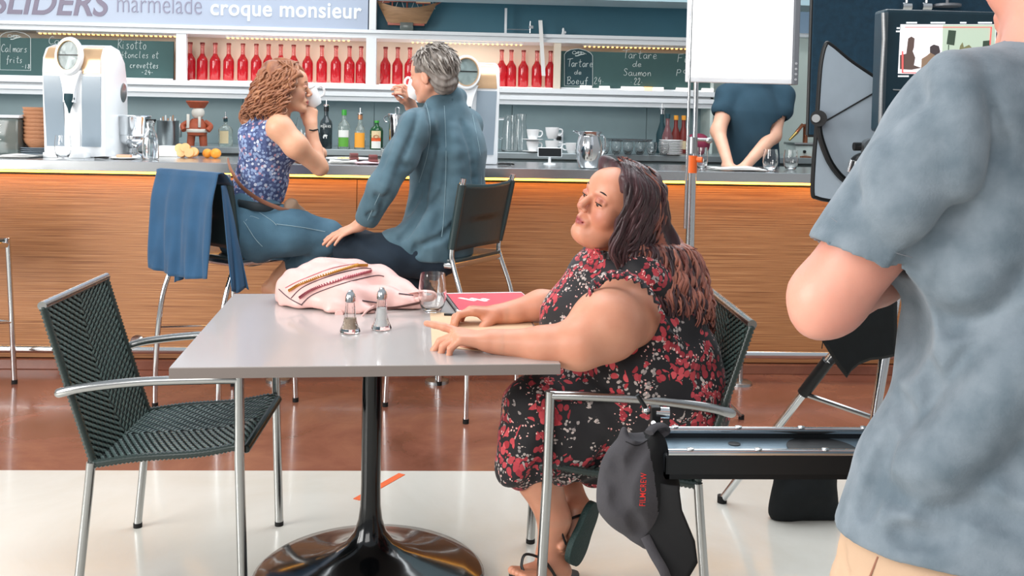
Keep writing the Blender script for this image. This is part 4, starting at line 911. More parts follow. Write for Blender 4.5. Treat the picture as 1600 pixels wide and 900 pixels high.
for pts, r_, o_ in (([(655, 165), (640, 215), (612, 275), (590, 345)], .018, .010), ([(670, 170), (676, 230), (655, 300), (640, 330)], .030, .014), ([(690, 300), (665, 345), (650, 395)], .028, .012), ([(668, 250), (658, 330), (628, 372)], .032, .012), ([(722, 190), (738, 240), (742, 330)], .022, .012), ([(730, 330), (690, 370), (655, 380)], .022, .011), ([(625, 235), (612, 250), (640, 262)], .014, .008), ([(598, 300), (588, 310), (618, 318)], .014, .008), ([(585, 330), (575, 338), (602, 345)], .012, .007), ([(700, 240), (690, 320)], .020, .012)): groove(j, bj, pts, r_*.7, o_*.30, .014)
for pts, r_, o_ in (([(640, 180), (618, 240), (598, 300)], .016, .008), ([(676, 330), (655, 372)], .018, .008), ([(708, 200), (718, 300)], .02, .008)): ridge(j, bj, pts, r_, o_)
sdf_obj('jacket', j, M['denim'], pm, .007, disp=lambda x, y, z: .004*vnoise(x, y, z, 14, 4)+.0025*vnoise(x, y, z, 42, 1))
M['stitch'] = mat('pale_stitching', '#8ba3ac', .9)
for pts in ([(664, 156), (672, 195), (668, 240), (655, 285)], [(640, 195), (615, 255), (590, 310), (574, 345)], [(738, 180), (750, 240), (752, 300)], [(694, 165), (697, 240), (694, 330), (690, 370)]): MB().tube([h[0]+h[1]*.0006 for h in hits(bj, pts, 6)], .0012, 5).build('seam', M['stitch'], pm)
t = SDF(.03); t.chain([P(680, 408, 4.38), P(610, 398, 4.34), P(548, 388, 4.37)], [.085, .085, .076], .04); t.chain([P(690, 402, 4.52), P(610, 395, 4.62), P(562, 385, 4.68)], [.085, .08, .075], .04)
t.chain([P(548, 388, 4.37), P(600, 420, 4.42), P(655, 452, 4.48)], [.076, .062, .045], .03); t.chain([P(562, 385, 4.68), P(625, 410, 4.66), P(668, 470, 4.62), P(675, 520, 4.60)], [.075, .066, .052, .045], .03)
t.chain([P(655, 452, 4.48), P(668, 490, 4.52)], [.046, .042], .02)
sdf_obj('trousers', t, M['navy'], pm, .009, disp=lambda x, y, z: .006*vnoise(x, y, z, 30, 2)+.002*np.sin(x*60+z*80))
M['shoe'] = mat('dark_leather_shoe', '#15181c', .4)
for k, (a, b_) in enumerate(((P(668, 490, 4.52), P(645, 512, 4.50)), (P(675, 525, 4.60), P(648, 540, 4.58)))):
    q = SDF(.02); q.rc(a, b_, .045, .036, flat=((0, 0, 1), .9)); q.rc(b_, b_+Vector((-.11, .05, -.035)), .040, .034, flat=((0, 0, 1), .75)); sdf_obj('shoe', q, M['shoe'], pm, .008)
# hair, tousled grey
M['hairB'] = hair_mat('hair_tousled_grey', '#8f867f', '#5e564f', 50, .6, (1, 1, .3)); M['hairB2'] = hair_mat('hair_silver', '#b5ada5', '#8d857d', 50, .55, (1, 1, .3))
hw = lambda p: Vector(V3(hC)+hR @ V3(p))
cp = SDF(.02); cp.frame(hC, hR, 1); cp.el((0, -.022, .045), (.085, .104, .086)); cp.el((0, -.06, -.03), (.072, .055, .065)); cp.el((0, .09, -.035), (.08, .065, .085), k=.015, op=-1); 
for q in (-1, 1): cp.el((q*.085, .0, -.04), (.03, .03, .045), k=.01, op=-1)
cp.frame(); ho = sdf_obj('hair', cp, M['hairB'], pm, .0045, disp=lambda x, y, z: .004*np.sin(z*160+60*x+4*np.sin(y*50)))
l1, l2 = MB(), MB(); rnd = random.Random(5)
for i in range(330):
    a = rnd.uniform(0, 6.283); e = rnd.uniform(-.35, 1.5); d_ = V3((math.cos(a)*math.cos(e), math.sin(a)*math.cos(e), math.sin(e)))
    if d_[1] > .35 and d_[2] < .45: continue
    if abs(d_[0]) > .8 and d_[1] > -.05 and d_[2] < .0: continue
    p0 = V3((0, -.022, .045))+d_*V3((.083, .101, .084)); tg = V3((rnd.uniform(-.3, .3), -.35-rnd.random()*.3, -1.0)); tg = tg-d_*(tg@d_); tg /= np.linalg.norm(tg)
    L = rnd.uniform(.035, .065); pts = [hw(p0), hw(p0+tg*L*.5+d_*.008), hw(p0+tg*L+d_*rnd.uniform(-.004, .010))]
    lock(l1 if rnd.random() < .6 else l2, pts, rnd.uniform(.003, .0055), 5, (.002, 1), .5, rnd.random()*6, 3)
q = l1.build('hair_tufts', M['hairB'], ho, ang=180); q['kind'] = 'stuff'; q = l2.build('hair_tufts', M['hairB2'], ho, ang=180); q['kind'] = 'stuff'
def cup(label, c, tilt, rz, sc=1.0, grp='white coffee cups'):
    t = thing('coffee_cup', label, 'cup', c, 0, grp); t.rotation_euler = (tilt[0], tilt[1], rz); t.scale = (sc,)*3
    MB().lathe([(.0, .004), (.022, .004), (.024, .0), (.026, .003), (.034, .02), (.040, .05), (.042, .068), (.0395, .068), (.037, .05), (.031, .022), (.02, .010), (0, .009)], n=28).build('bowl', M['porcelain'], t, local=True, ang=60)
    MB().tube(smooth_path([(.038, 0, .058), (.058, 0, .056), (.062, 0, .038), (.050, 0, .022), (.034, 0, .022)], 4), .0045, 8).build('handle', M['porcelain'], t, local=True)
    return t
c = cup('white coffee cup the grey haired man lifts to his mouth', P(646, 153, 4.60), (.0, -.45, 0), 2.6, 1.25)

# ================================================================== CURLY HAIRED WOMAN AT THE BAR
M['skinC'] = skin_mat('skin_fair_tan', '#dfab8c', '#cd8b69', '#b9605a'); M['jeans'] = mat('blue_jeans', '#38586c', .85, noise=(6, .3), col2='#527589', bump=(220, .3))
def blouse():
    m = bpy.data.materials.new('blue_ditsy_floral_blouse'); m.use_nodes = True; N = m.node_tree.nodes; L = m.node_tree.links; b = N['Principled BSDF']
    tcn = N.new('ShaderNodeTexCoord'); v = N.new('ShaderNodeTexVoronoi'); v.inputs['Scale'].default_value = 75; L.new(tcn.outputs['Object'], v.inputs['Vector'])
    r = N.new('ShaderNodeValToRGB'); r.color_ramp.interpolation = 'CONSTANT'; e = r.color_ramp.elements; e[0].color = lin('#8fa3c8'); e[1].position = .45; e[1].color = lin('#c9cfdf')
    for p_, c_ in ((.6, '#5c6a94'), (.75, '#b88fa0'), (.85, '#3f4a74')): k = e.new(p_); k.color = lin(c_)
    sp = N.new('ShaderNodeSeparateColor'); L.new(v.outputs['Color'], sp.inputs[0]); L.new(sp.outputs[0], r.inputs[0])
    g = N.new('ShaderNodeMath'); g.operation = 'GREATER_THAN'; g.inputs[1].default_value = .55; L.new(v.outputs['Distance'], g.inputs[0]); mx = N.new('ShaderNodeMix'); mx.data_type = 'RGBA'; L.new(g.outputs[0], mx.inputs[0]); L.new(r.outputs[0], mx.inputs[6]); mx.inputs[7].default_value = lin('#4b5986')
    L.new(mx.outputs[2], b.inputs['Base Color']); b.inputs['Roughness'].default_value = .8; return m
M['blouse'] = blouse()
pc = thing('person', 'curly auburn haired woman in sleeveless blue floral top drinking at the bar', 'person', (-1.03, 4.45, 0))
hC = P(447, 136, 4.40); hF = Vector((.93, .20, -.02)); hU = Vector((.05, 0, 1)); hR = rotm(hF, hU)
shN, shF = P(437, 200, 4.28), P(418, 198, 4.58); neck = P(432, 176, 4.42); chest = P(418, 215, 4.42); waist = P(408, 285, 4.45); hip = P(392, 345, 4.46)
elN, wrN = P(500, 262, 4.38), P(486, 196, 4.44); s = SDF(.03)
s.rc(P(440, 150, 4.41), neck, .047, .050, .02); s.rc(neck, chest, .055, .105); s.rc(chest, waist, .105, .09); s.rc(waist, hip, .10, .13)
s.rc(neck, shN, .04, .050); s.rc(neck, shF, .04, .05)
s.chain([shN, P(462, 228, 4.28), elN], [.056, .050, .036], .03); s.chain([elN, P(492, 235, 4.42), wrN], [.034, .032, .021], .02)
s.chain([shF, P(470, 240, 4.62), P(500, 240, 4.68)], [.05, .042, .034]); 
an = P(437, 432, 4.60); s.chain([P(470, 395, 4.58), an], [.045, .032]); s.rc(an, P(418, 452, 4.62), .03, .03)
s.rc(P(425, 448, 4.62), P(450, 470, 4.56), .030, .022, flat=((0, 0, 1), .8))
head(s, hC, hR, .93, .95, .9, 0)
cupw = P(484, 157, 4.47)
hand(s, wrN, (P(484, 158, 4.47)-wrN), Vector((.35, -.85, 0)), -1, [(.7, .9, .4), (.75, .9, .5), (.8, .9, .5), (.9, .9, .5)], .88, thumb=(.3, .5, .2))
sdf_obj('body', s, M['skinC'], pc, .008, [(*bx(hC, (.12, .12, .14)), .0033), (*bx(wrN+Vector((.0, 0, .07)), (.08, .09, .09)), .0032)], color=face_tint(hC, hR, .93))
M['browC'] = mat('auburn_brow', '#6b4630', .7); eyes(pc, hC, hR, .93, 'irisbrown', 'browC', look=(0, 1, -.1))
b = SDF(.03); b.rc(P(424, 190, 4.43), chest, .055, .122, .03); b.rc(chest, waist, .122, .108); b.rc(waist, P(398, 318, 4.45), .110, .135); b.rc(P(452, 228, 4.40), P(450, 232, 4.50), .06, .06, .05)
b.rc(P(424, 190, 4.43), P(428, 196, 4.32), .05, .050); b.rc(P(424, 190, 4.43), P(418, 196, 4.54), .05, .05)
b.rc(P(445, 215, 4.24), P(452, 230, 4.24), .070, .06, .008, -1); b.cut(P(400, 320, 4.45), (.05, 0, -1), .02)
sdf_obj('blouse', b, M['blouse'], pc, .0065, disp=lambda x, y, z: .005*vnoise(x, y, z, 26, 3)+.003*np.sin(x*60+z*20))
t = SDF(.035); t.rc(P(395, 325, 4.45), P(392, 365, 4.46), .130, .146, flat=((0, 1, 0), 1.1)); t.chain([P(395, 365, 4.38), P(450, 360, 4.36), P(512, 368, 4.40)], [.125, .105, .072], .04); t.chain([P(395, 368, 4.54), P(450, 372, 4.62), P(510, 380, 4.68)], [.12, .10, .07], .04)
t.chain([P(510, 372, 4.40), P(488, 402, 4.48), P(462, 412, 4.55)], [.070, .062, .050], .03); t.chain([P(510, 382, 4.68), P(500, 430, 4.68), P(490, 470, 4.66)], [.07, .055, .045], .03)
sdf_obj('jeans', t, M['jeans'], pc, .008, disp=lambda x, y, z: .004*vnoise(x, y, z, 26, 2)+.002*vnoise(x, y, z, 60, 3))
Mq, Fq = t.mesh(.014); bjn = BVHTree.FromPolygons([Vector(v) for v in Mq], [tuple(f) for f in Fq])
for pts in ([(366, 335), (380, 345), (398, 372), (410, 385)], [(405, 332), (425, 345), (432, 352)], [(432, 350), (470, 355), (508, 362)], [(384, 345), (392, 338), (405, 342)]): MB().tube([h[0]+h[1]*.001 for h in hits(bjn, pts, 6)], .0014, 5).build('seam', M['stitch'], pc)
M['belt'] = mat('dark_belt', '#28333a', .5); M['tan'] = mat('tan_leather', '#9c6a55', .45, bump=(80, .2)); M['tanbag'] = mat('brown_leather_bag', '#8a705c', .5, bump=(60, .3))
MB().tube([P(*p) for p in ((358, 312, 4.42), (375, 319, 4.31), (400, 323, 4.29), (425, 325, 4.31), (448, 326, 4.38))], .020, 8, flat=.35, upv=(0, 0, 1)).build('belt', M['belt'], pc)
bag = thing('shoulder_bag', 'small brown leather bag with tan strap worn across by the curly haired woman', 'bag', P(462, 330, 4.35))
MB().tube(smooth_path([P(356, 250, 4.40), P(362, 268, 4.335), P(378, 292, 4.305), P(405, 312, 4.285), P(435, 325, 4.29), P(452, 330, 4.31)], 5), .014, 8, flat=.25, upv=(0, 0, 1)).build('strap', M['tan'], bag)
q = SDF(.02); q.rc(P(455, 322, 4.33), P(472, 338, 4.36), .035, .030, flat=((0, 1, 0), .6)); q.rc(P(448, 330, 4.31), P(478, 345, 4.36), .016, .012); sdf_obj('pouch', q, M['tanbag'], bag, .006, disp=lambda x, y, z: .003*vnoise(x, y, z, 60, 1))
MB().tube([P(483, 203, 4.40), P(489, 204, 4.405), P(497, 202, 4.43)], .0035, 6).build('bracelet', M['rubber'], pc)
M['hairC'] = hair_mat('hair_auburn_curls', '#7c4a33', '#a9714f', 36, .4); M['hairC2'] = hair_mat('hair_light_copper', '#b67f5c', '#8c5a40', 36, .4)
hw = lambda p: Vector(V3(hC)+hR @ V3(p)*.93)
cp = SDF(.025); cp.frame(hC, hR, .93); cp.el((0, -.022, .045), (.088, .108, .088)); cp.el((0, -.065, -.04), (.095, .07, .11)); cp.el((0, .085, -.03), (.070, .062, .095), k=.015, op=-1); cp.frame()
cp.rc(P(425, 140, 4.40), P(400, 182, 4.42), .07, .07); ho = sdf_obj('hair', cp, M['hairC'], pc, .0055, disp=lambda x, y, z: .007*np.sin(z*100+40*x+4*np.sin(y*40)))
l1, l2 = MB(), MB(); rnd = random.Random(8)
for i in range(230):
    ph = rnd.uniform(.0, 3.14); c_, s_ = math.cos(ph), math.sin(ph); sh = rnd.uniform(.95, 1.15)
    p0 = hw((.07*c_*rnd.random(), .055-.1*rnd.random(), .122)); p1 = hw((.088*c_*sh, .045-.14*s_*sh, .07)); p2 = hw((.098*c_*sh, .018-.15*s_*sh, -.01)); p3 = hw((.115*c_*sh, -.005-.15*s_*sh, -.08)); p4 = hw((.115*c_*sh, -.02-.16*s_*sh, -.125-.035*rnd.random()))
    lock(l1 if rnd.random() < .6 else l2, [p0, p1, p2, p3, p4], rnd.uniform(.005, .009), 5, (rnd.uniform(.008, .016), rnd.uniform(3, 5)), .6, rnd.random()*6, 7)
q = l1.build('hair_curls', M['hairC'], ho, ang=180); q['kind'] = 'stuff'; q = l2.build('hair_curls', M['hairC2'], ho, ang=180); q['kind'] = 'stuff'
cup('white coffee cup the curly haired woman drinks from', P(494, 166, 4.49), (0, -.6, 0), .3, 1.15)
# ================================================================== BARTENDER
M['tealtee'] = mat('dark_teal_tshirt', '#274454', .9, noise=(5, .25), bump=(200, .15)); M['skinD'] = skin_mat('skin_light', '#d8a78e', '#c98d72', '#b06a5e')
pb_ = thing('person', 'bartender in a dark teal t-shirt behind the bar, head hidden by the light panel', 'person', (1.62, 5.98, 0))
YB_ = 5.98
s = SDF(.03); sL, sR = P(1140, 150, 5.98), P(1218, 150, 5.98); neck = P(1180, 112, 5.98); hC = P(1180, 68, 5.93)
s.rc(hC, neck, .055, .055); s.rc(neck, P(1178, 165, 6.0), .055, .085); s.rc(P(1178, 165, 6.0), P(1178, 330, 6.0), .085, .10)
s.chain([sL, P(1122, 205, 5.88), P(1140, 262, 5.66)], [.06, .043, .028]); s.chain([sR, P(1208, 212, 5.88), P(1162, 262, 5.64)], [.062, .046, .028])
for q in (-1, 1): s.chain([P(1178+q*22, 330, 6.0), P(1178+q*24, 440, 6.0), G(1178+q*24, 520, .06)*0+Vector((P(1178+q*24, 300, 6.0).x, 6.0, .08))], [.095, .065, .045])
hRb = rotm((-.1, -1, -.25), (0, -.2, 1)); head(s, hC, hRb, 1.0, 1, 1, 0)
hand(s, P(1140, 261, 5.67), Vector((.4, -.75, -.12)), Vector((0, -.1, 1)), -1, [(.4, .6, .3)]*4, .9); hand(s, P(1162, 261, 5.65), Vector((-.4, -.75, -.12)), Vector((0, -.1, 1)), 1, [(.4, .6, .3)]*4, .9)
sdf_obj('body', s, M['skinD'], pb_, .009, [(*bx(P(1150, 262, 5.6), (.14, .12, .06)), .0045), (*bx(hC, (.13, .13, .15)), .005)], color=face_tint(hC, hRb))
eyes(pb_, hC, hRb, 1.0, 'irisbrown', 'browC')
t = SDF(.03); t.rc(P(1180, 138, 5.98), P(1176, 175, 5.98), .11, .17); t.rc(P(1176, 175, 5.98), P(1176, 320, 6.0), .17, .15); t.chain([P(1180, 140, 5.98), sL, P(1131, 170, 5.94)], [.07, .083, .074], .03); t.chain([P(1180, 140, 5.98), sR, P(1216, 172, 5.94)], [.07, .088, .084], .03)
t.rc(P(1126, 185, 5.92), P(1124, 205, 5.88), .058, .06, .004, -1); t.rc(P(1212, 186, 5.92), P(1208, 205, 5.88), .066, .066, .004, -1)
t.cut(P(1176, 330, 6.0), (0, 0, -1))
sdf_obj('tshirt', t, M['tealtee'], pb_, .008, disp=lambda x, y, z: .006*vnoise(x, y, z, 20, 7)+.003*np.sin(x*50+z*30))
t = SDF(.03); 
for q in (-1, 1): t.chain([P(1178+q*20, 318, 6.0), P(1178+q*24, 440, 6.0), Vector((P(1178+q*24, 300, 6.0).x, 6.0, .11))], [.12, .085, .06])
sdf_obj('trousers', t, M['navy'], pb_, .012)
for q in (-1, 1):
    x = P(1178+q*24, 300, 6.0).x; k = SDF(.02); k.rc((x, 6.03, .05), (x, 5.84, .04), .045, .038, flat=((0, 0, 1), .9)); sdf_obj('shoe', k, M['shoe'], pb_, .01)
k = SDF(.02); k.frame(hC, hRb); k.el((0, -.022, .045), (.084, .103, .086)); k.el((0, .09, -.03), (.08, .062, .09), k=.01, op=-1); k.frame(); sdf_obj('hair', k, M['hairC'], pb_, .006, disp=lambda x, y, z: .003*np.sin(z*200+80*x))
# ================================================================== THINGS ON THE CAFE TABLE
M['pinkleather'] = mat('pink_soft_leather', '#e0b3ab', .45, noise=(7, .06), bump=(55, .3, .003), coat=.1); M['pinkdark'] = mat('dusty_pink_lacing', '#c0707c', .7); M['goldlace'] = mat('mustard_lacing', '#d8a548', .6); M['piping'] = mat('dark_piping', '#4c3c44', .6); M['lining'] = mat('brown_lining', '#54352f', .8)
bg_ = thing('handbag', 'pink leather handbag with mustard and rose lacing lying on the cafe table', 'handbag', (-.35, 3.02, .74))
q = SDF(.03); T = .74
def tp(px, py, Y, z=None): p = P(px, py, Y); return p
q.chain([P(464, 446, 3.13), P(505, 434, 3.18), P(556, 432, 3.20)], [.054, .054, .056], .05)
q.chain([P(462, 462, 3.08), P(520, 455, 3.08), P(590, 448, 3.15)], [.060, .075, .060], .05); q.chain([P(480, 472, 3.02), P(540, 474, 2.98), P(600, 472, 3.02)], [.045, .050, .045], .05)
q.chain([P(590, 448, 3.15), P(625, 458, 3.10), P(656, 466, 3.04)], [.060, .036, .018], .04); q.chain([P(600, 472, 3.02), P(632, 476, 3.0), P(655, 478, 2.99)], [.045, .026, .014], .03)
q.rc(P(455, 474, 3.03), P(475, 476, 3.00), .028, .03, .03); q.rc(P(520, 486, 2.93), P(575, 490, 2.93), .026, .022, .03)
q.cut((0, 0, T+.0015), (0, 0, -1), .004)
q.rc(P(580, 494, 2.90), P(640, 484, 2.96), .012, .010, .01, -1)
bag_o = sdf_obj('bag_body', q, M['pinkleather'], bg_, .0055, disp=lambda x, y, z: .0025*vnoise(x, y, z, 40, 2)+.0015*np.sin(x*70+z*90+3*np.sin(y*30)))
from mathutils.bvhtree import BVHTree
def surf_of(o):
    bpy.context.view_layer.update(); dg = bpy.context.evaluated_depsgraph_get(); mw = o.matrix_world
    return BVHTree.FromPolygons([mw @ v.co for v in o.data.vertices], [tuple(p.vertices) for p in o.data.polygons])
bv = surf_of(bag_o)
def onb(bv, px, py, off=.001):
    d = ray(px, py).normalized(); h = bv.ray_cast(CPOS, d); return None if h[0] is None else h[0]+h[1]*off*(1 if h[1].dot(d) < 0 else -1)
def band(pts, n): 
    sp_ = smooth_path([Vector((a, b, 0)) for a, b in pts], n); return [p for p in (onb(bv, v.x, v.y) for v in sp_) if p is not None]
for nm, pts, r_, m in (('dark_seam', [(455, 466), (475, 448), (520, 430), (562, 420), (580, 420)], .0016, 'piping'), ('dark_seam', [(471, 476), (490, 460), (540, 442), (585, 431), (600, 432)], .0016, 'piping'), ('dark_seam', [(436, 452), (452, 466), (472, 477)], .0016, 'piping'), ('pale_seam', [(446, 450), (470, 438), (520, 419), (560, 412)], .0014, 'pinkdark')):
    pp = band(pts, 8); 
    if len(pp) > 2: MB().tube(pp, r_, 6).build(nm, M[m], bg_)
def lacing(pts, w, m, name):
    c = band(pts, 14); b = MB()
    for i in range(len(c)-1):
        d = (c[i+1]-c[i]).normalized(); sd = Vector((0, -.75, .66)); sd = (sd-d*sd.dot(d)).normalized()
        a = c[i]; e = c[i+1]; b.tube([a-sd*w, a.lerp(e, .5)+sd*w+d*.002, e-sd*w*.2], .0021, 5)
        b.tube([a-sd*w*1.6, a-sd*w*1.35], .0017, 5)
    o = b.build(name, M[m], bg_); o['kind'] = 'stuff'
lacing([(451, 456), (475, 443), (520, 427), (556, 417), (574, 416)], .0095, 'goldlace', 'mustard_lacing'); lacing([(468, 467), (490, 453), (540, 436), (580, 425)], .0105, 'pinkdark', 'rose_lacing')
MB().tube(smooth_path([P(572, 488, 2.905), P(590, 482, 2.93), P(620, 480, 2.95), P(655, 473, 2.98)], 6), .0035, 6).build('dark_rim', M['lining'], bg_)
MB().tube(smooth_path([P(560, 501, 2.875), P(572, 487, 2.89), P(584, 478, 2.91)], 6), .003, 6).build('cord', M['pinkleather'], bg_)
MB().tube(smooth_path([P(640, 458, 3.05), P(660, 455, 3.02), P(676, 457, 3.0), P(678, 465, 2.99), P(662, 468, 2.98), P(650, 470, 2.99)], 6), .011, 8, flat=.35).build('handle', M['pinkleather'], bg_)
for a, b in (((623, 459), (645, 462)), ((566, 470), (590, 473))): MB().tube([x for x in (onb(bv, a[0]+(b[0]-a[0])*t/4, a[1]+(b[1]-a[1])*t/4) for t in range(5)) if x is not None], .0022, 6).build('dark_seam', M['piping'], bg_)
p = onb(bv, 530, 491, .003) or P(530, 491, 2.9); MB().lathe([(0, .003), (.011, .003), (.013, 0), (.011, -.003)], c=p, n=20, ax=(0, -1, .2)).build('button', M['pinkleather'], bg_)

def shaker(label, c, content, lvl):
    t = thing('shaker', label, 'shaker', c, 0, 'glass salt and pepper shakers')
    MB().lathe([(0, .002), (.026, .002), (.028, .004), (.0265, .010), (.020, .024), (.0155, .045), (.0125, .088), (.0105, .088), (.013, .045), (.017, .026), (.022, .012), (0, .008)], n=12).build('glass_body', M['glass'], t, local=True, ang=20)
    MB().lathe([(0, .0095), (.0205, .0125), (.0165, .026), (.0165-(lvl-.026)*.12, lvl), (0, lvl)], n=12).build('filling', M[content], t, local=True)
    MB().lathe([(.0125, .084), (.0145, .086), (.0140, .098), (.0115, .106), (.008, .110), (.006, .116), (0, .117)], n=14).build('chrome_cap', M['chrome'], t, local=True)
M['salt'] = mat('salt', '#eff0ef', .9, bump=(400, .3)); M['pepper'] = mat('pale_ground_pepper', '#b3a08d', .9, bump=(400, .4))
shaker('glass shaker with tan pepper, left of the pair beside the handbag', (-.290, 2.66, .74), 'pepper', .040); shaker('glass shaker half full of white salt, right of the pair', (-.209, 2.703, .74), 'salt', .060)
def tumbler(name, label, c, h=.112, r=.042, fill=0, grp=None, n=32, rz=0):
    t = thing(name, label, 'glass', c, rz, grp); k = r/.042; q = h/.112
    pr = [(0, .001), (.020, .0), (.027, .004), (.037, .022), (.0425, .046), (.041, .078), (.0365, .112)]; inn = [(.0352, .112), (.0398, .078), (.0411, .046), (.0355, .0235), (.025, .009), (0, .0065)]
    MB().lathe([(a*k, b*q) for a, b in pr+inn], n=n).build('bowl', M['glass'], t, local=True, ang=80)
    if fill: MB().lathe([(0, .0075*q), (.0245*k, .0100*q), (.0352*k, .0245*q), (.0405*k, fill), (0, fill)], n=n).build('water', M['water'], t, local=True)
    return t
tumbler('stemless_glass', 'stemless wine glass standing between handbag and red notebook', (-.077, 2.95, .74), .118, .042)
M['redcover'] = mat('coral_red_notebook_cover', '#d4525f', .45); M['spiral'] = mat('dark_wire', '#2b2b2e', .4, .6)
nb = thing('notebook', 'coral red spiral notebook on a white page stack behind her hands', 'notebook', (0, 3.1, .74))
A, B, C_, D_ = [G(*a, .75) for a in ((694, 458), (812, 468), (716, 484), (640, 474))]; ux = (B-A).normalized(); uy = Vector((-ux.y, ux.x, 0)); 
def quad3(o, u, w, L, Wd, z0, z1, nm, m, par, bev=.001): return MB().prism([(0, 0), (L, 0), (L, Wd), (0, Wd)], lambda p: Vector((*(o+u*p[0]+w*p[1]).xy, z0)), lambda p: Vector((*(o+u*p[0]+w*p[1]).xy, z1))).build(nm, M[m], par, smooth=False, bevel=bev)
v1 = (G(718, 484, .75)-G(697, 457, .75)); v1.z = 0; v1.normalize(); u1 = Vector((-v1.y, v1.x, 0)); u1 = u1 if u1.x > 0 else -u1
o1 = G(694, 457, .75); quad3(o1, u1, v1, .26, .30, .7405, .748, 'pages', 'paper', nb); quad3(o1+u1*.004+v1*.018, u1, v1, .252, .27, .748, .7495, 'cover', 'redcover', nb)
for k in range(3):
    o_ = o1+u1*(.03+.035*k)+v1*(.10+.01*k); quad3(o_, (u1*.6+v1*.8), (u1*.8-v1*.6), .07 if k < 2 else .03, .014, .7495, .7500, 'white_print', 'paper', nb, 0)
b = MB()
for k in range(22): c0 = o1+v1*(.02+.0125*k)+u1*.0; b.tube(arc(Vector((c0.x, c0.y, .7455)), .0065, 0, 6.28, 10, u1, (0, 0, 1)), .0010, 5)
b.build('spiral_wire', M['spiral'], nb)['kind'] = 'stuff'
M['kraft'] = mat('kraft_card', '#d8b795', .75, noise=(30, .05)); 
pmt = thing('placemat', 'tan card placemat under the seated woman\'s hands', 'placemat', (.03, 2.75, .74))
a_, b2, c2 = G(672, 487, .741), G(828, 500, .741), G(675, 541, .741); MB().prism([(0, 0), (1, 0), (1, 1), (0, 1)], lambda p: Vector((*(a_+(b2-a_)*p[0]*1.0+(c2-a_)*p[1]).xy, .7402)), lambda p: Vector((*(a_+(b2-a_)*p[0]+(c2-a_)*p[1]).xy, .7412))).build('card', M['kraft'], pmt, smooth=False)
pen = thing('pen', 'dark slim pen on the placemat behind the far hand', 'pen', G(700, 491, .743)); MB().cyl(G(694, 491, .745), G(722, 492, .745), .0035, n=10).build('barrel', M['black'], pen)

# ================================================================== BLUE JACKET over the left bar stool
M['bluecloth'] = mat('blue_brushed_cloth', '#2c5578', .9, noise=(9, .22), bump=(160, .25), sheen=.15)
jk = thing('jacket', 'blue cloth jacket draped over the back of the left bar stool', 'jacket', (-1.22, 4.28, .7))
A, B = P(253, 270, 4.40), P(349, 278, 4.12); tdir = (B-A).normalized(); nrm = Vector((tdir.y, -tdir.x, 0)); nrm = nrm if nrm.y < 0 else -nrm
def outer(u, v):
    f = math.sin(u*20+1.5*math.sin(v*3))*.010*(.25+v)+math.sin(u*47+v*2)*.004*v; z = -.415*v-.02*math.sin(u*3)*v; sh = -.02*v+.0*u
    return A.lerp(B, u*(1-.03*v))+nrm*(.022+.02*math.sin(min(v, .3)*5)+f)+Vector((0, 0, .018*(1-min(1, v*10))**2+z))+tdir*sh
MB().grid(outer, 44, 30, thick=.004).build('hanging_panel', M['bluecloth'], jk, ang=180)
MB().grid(lambda u, v: A.lerp(B, u)+nrm*(.022-.075*v)+Vector((0, 0, .018+.010*math.sin(v*3.14)-(.05*v*v)))+nrm*(math.sin(u*20)*.004), 40, 8, thick=.004).build('shoulder_fold', M['bluecloth'], jk, ang=180)
def inner(u, v):
    a = P(345, 290, 4.12).lerp(P(362, 455, 4.14), v); b_ = P(352, 290, 4.16).lerp(P(390, 453, 4.20), v**.8); return a.lerp(b_, u)+Vector((0, -.012*math.sin(u*11+v*3)*v, -.01*math.sin(u*6)*v))
MB().grid(inner, 18, 24, thick=.005).build('front_panel', M['bluecloth'], jk, ang=180)
MB().grid(lambda u, v: P(274+14*u-2*v, 404+v*(37-5*u), 4.40)+Vector((0, .006*math.sin(u*8), 0)), 6, 10, thick=.006).build('sleeve_end', M['bluecloth'], jk, ang=180)

# ================================================================== THINGS ON AND BEHIND THE BAR
BT = 1.0702; BK = 1.1003
def sx(px, Y, z): # world x of a picture column on a counter
    a = P(px, 240, Y); return a.x
M['redliquid'] = mat('red_drink_glass', '#d3202f', .08, trans=.55, ior=1.4, coat=.5); M['redliquid'].node_tree.nodes['Principled BSDF'].inputs['Emission Color'].default_value = (0, 0, 0, 1)
M['redcap'] = mat('dark_red_cap', '#7d2b25', .4); M['clearneck'] = mat('rose_tinted_neck', '#ef8f8c', .05, trans=.7, ior=1.4)
def red_bottle():
    t = thing('red_bottle', 'x', 'bottle', (0, 0, 0), 0, 'red drink bottles in the lit shelf bays')
    MB().lathe([(0, .002), (.034, .002), (.037, .006), (.037, .135), (.034, .150), (.020, .172), (.0145, .186)], n=20).build('red_body', M['redliquid'], t, local=True)
    MB().lathe([(.0145, .186), (.0135, .215), (.0135, .243), (.0155, .245), (.0155, .25)], n=16).build('neck', M['clearneck'], t, local=True)
    MB().lathe([(.015, .25), (.0165, .252), (.0160, .262), (0, .264)], n=14).build('cap', M['redcap'], t, local=True)
    return t
ords = ['first', 'second', 'third', 'fourth', 'fifth', 'sixth', 'seventh', 'eighth', 'ninth', 'tenth', 'eleventh']
rb = None
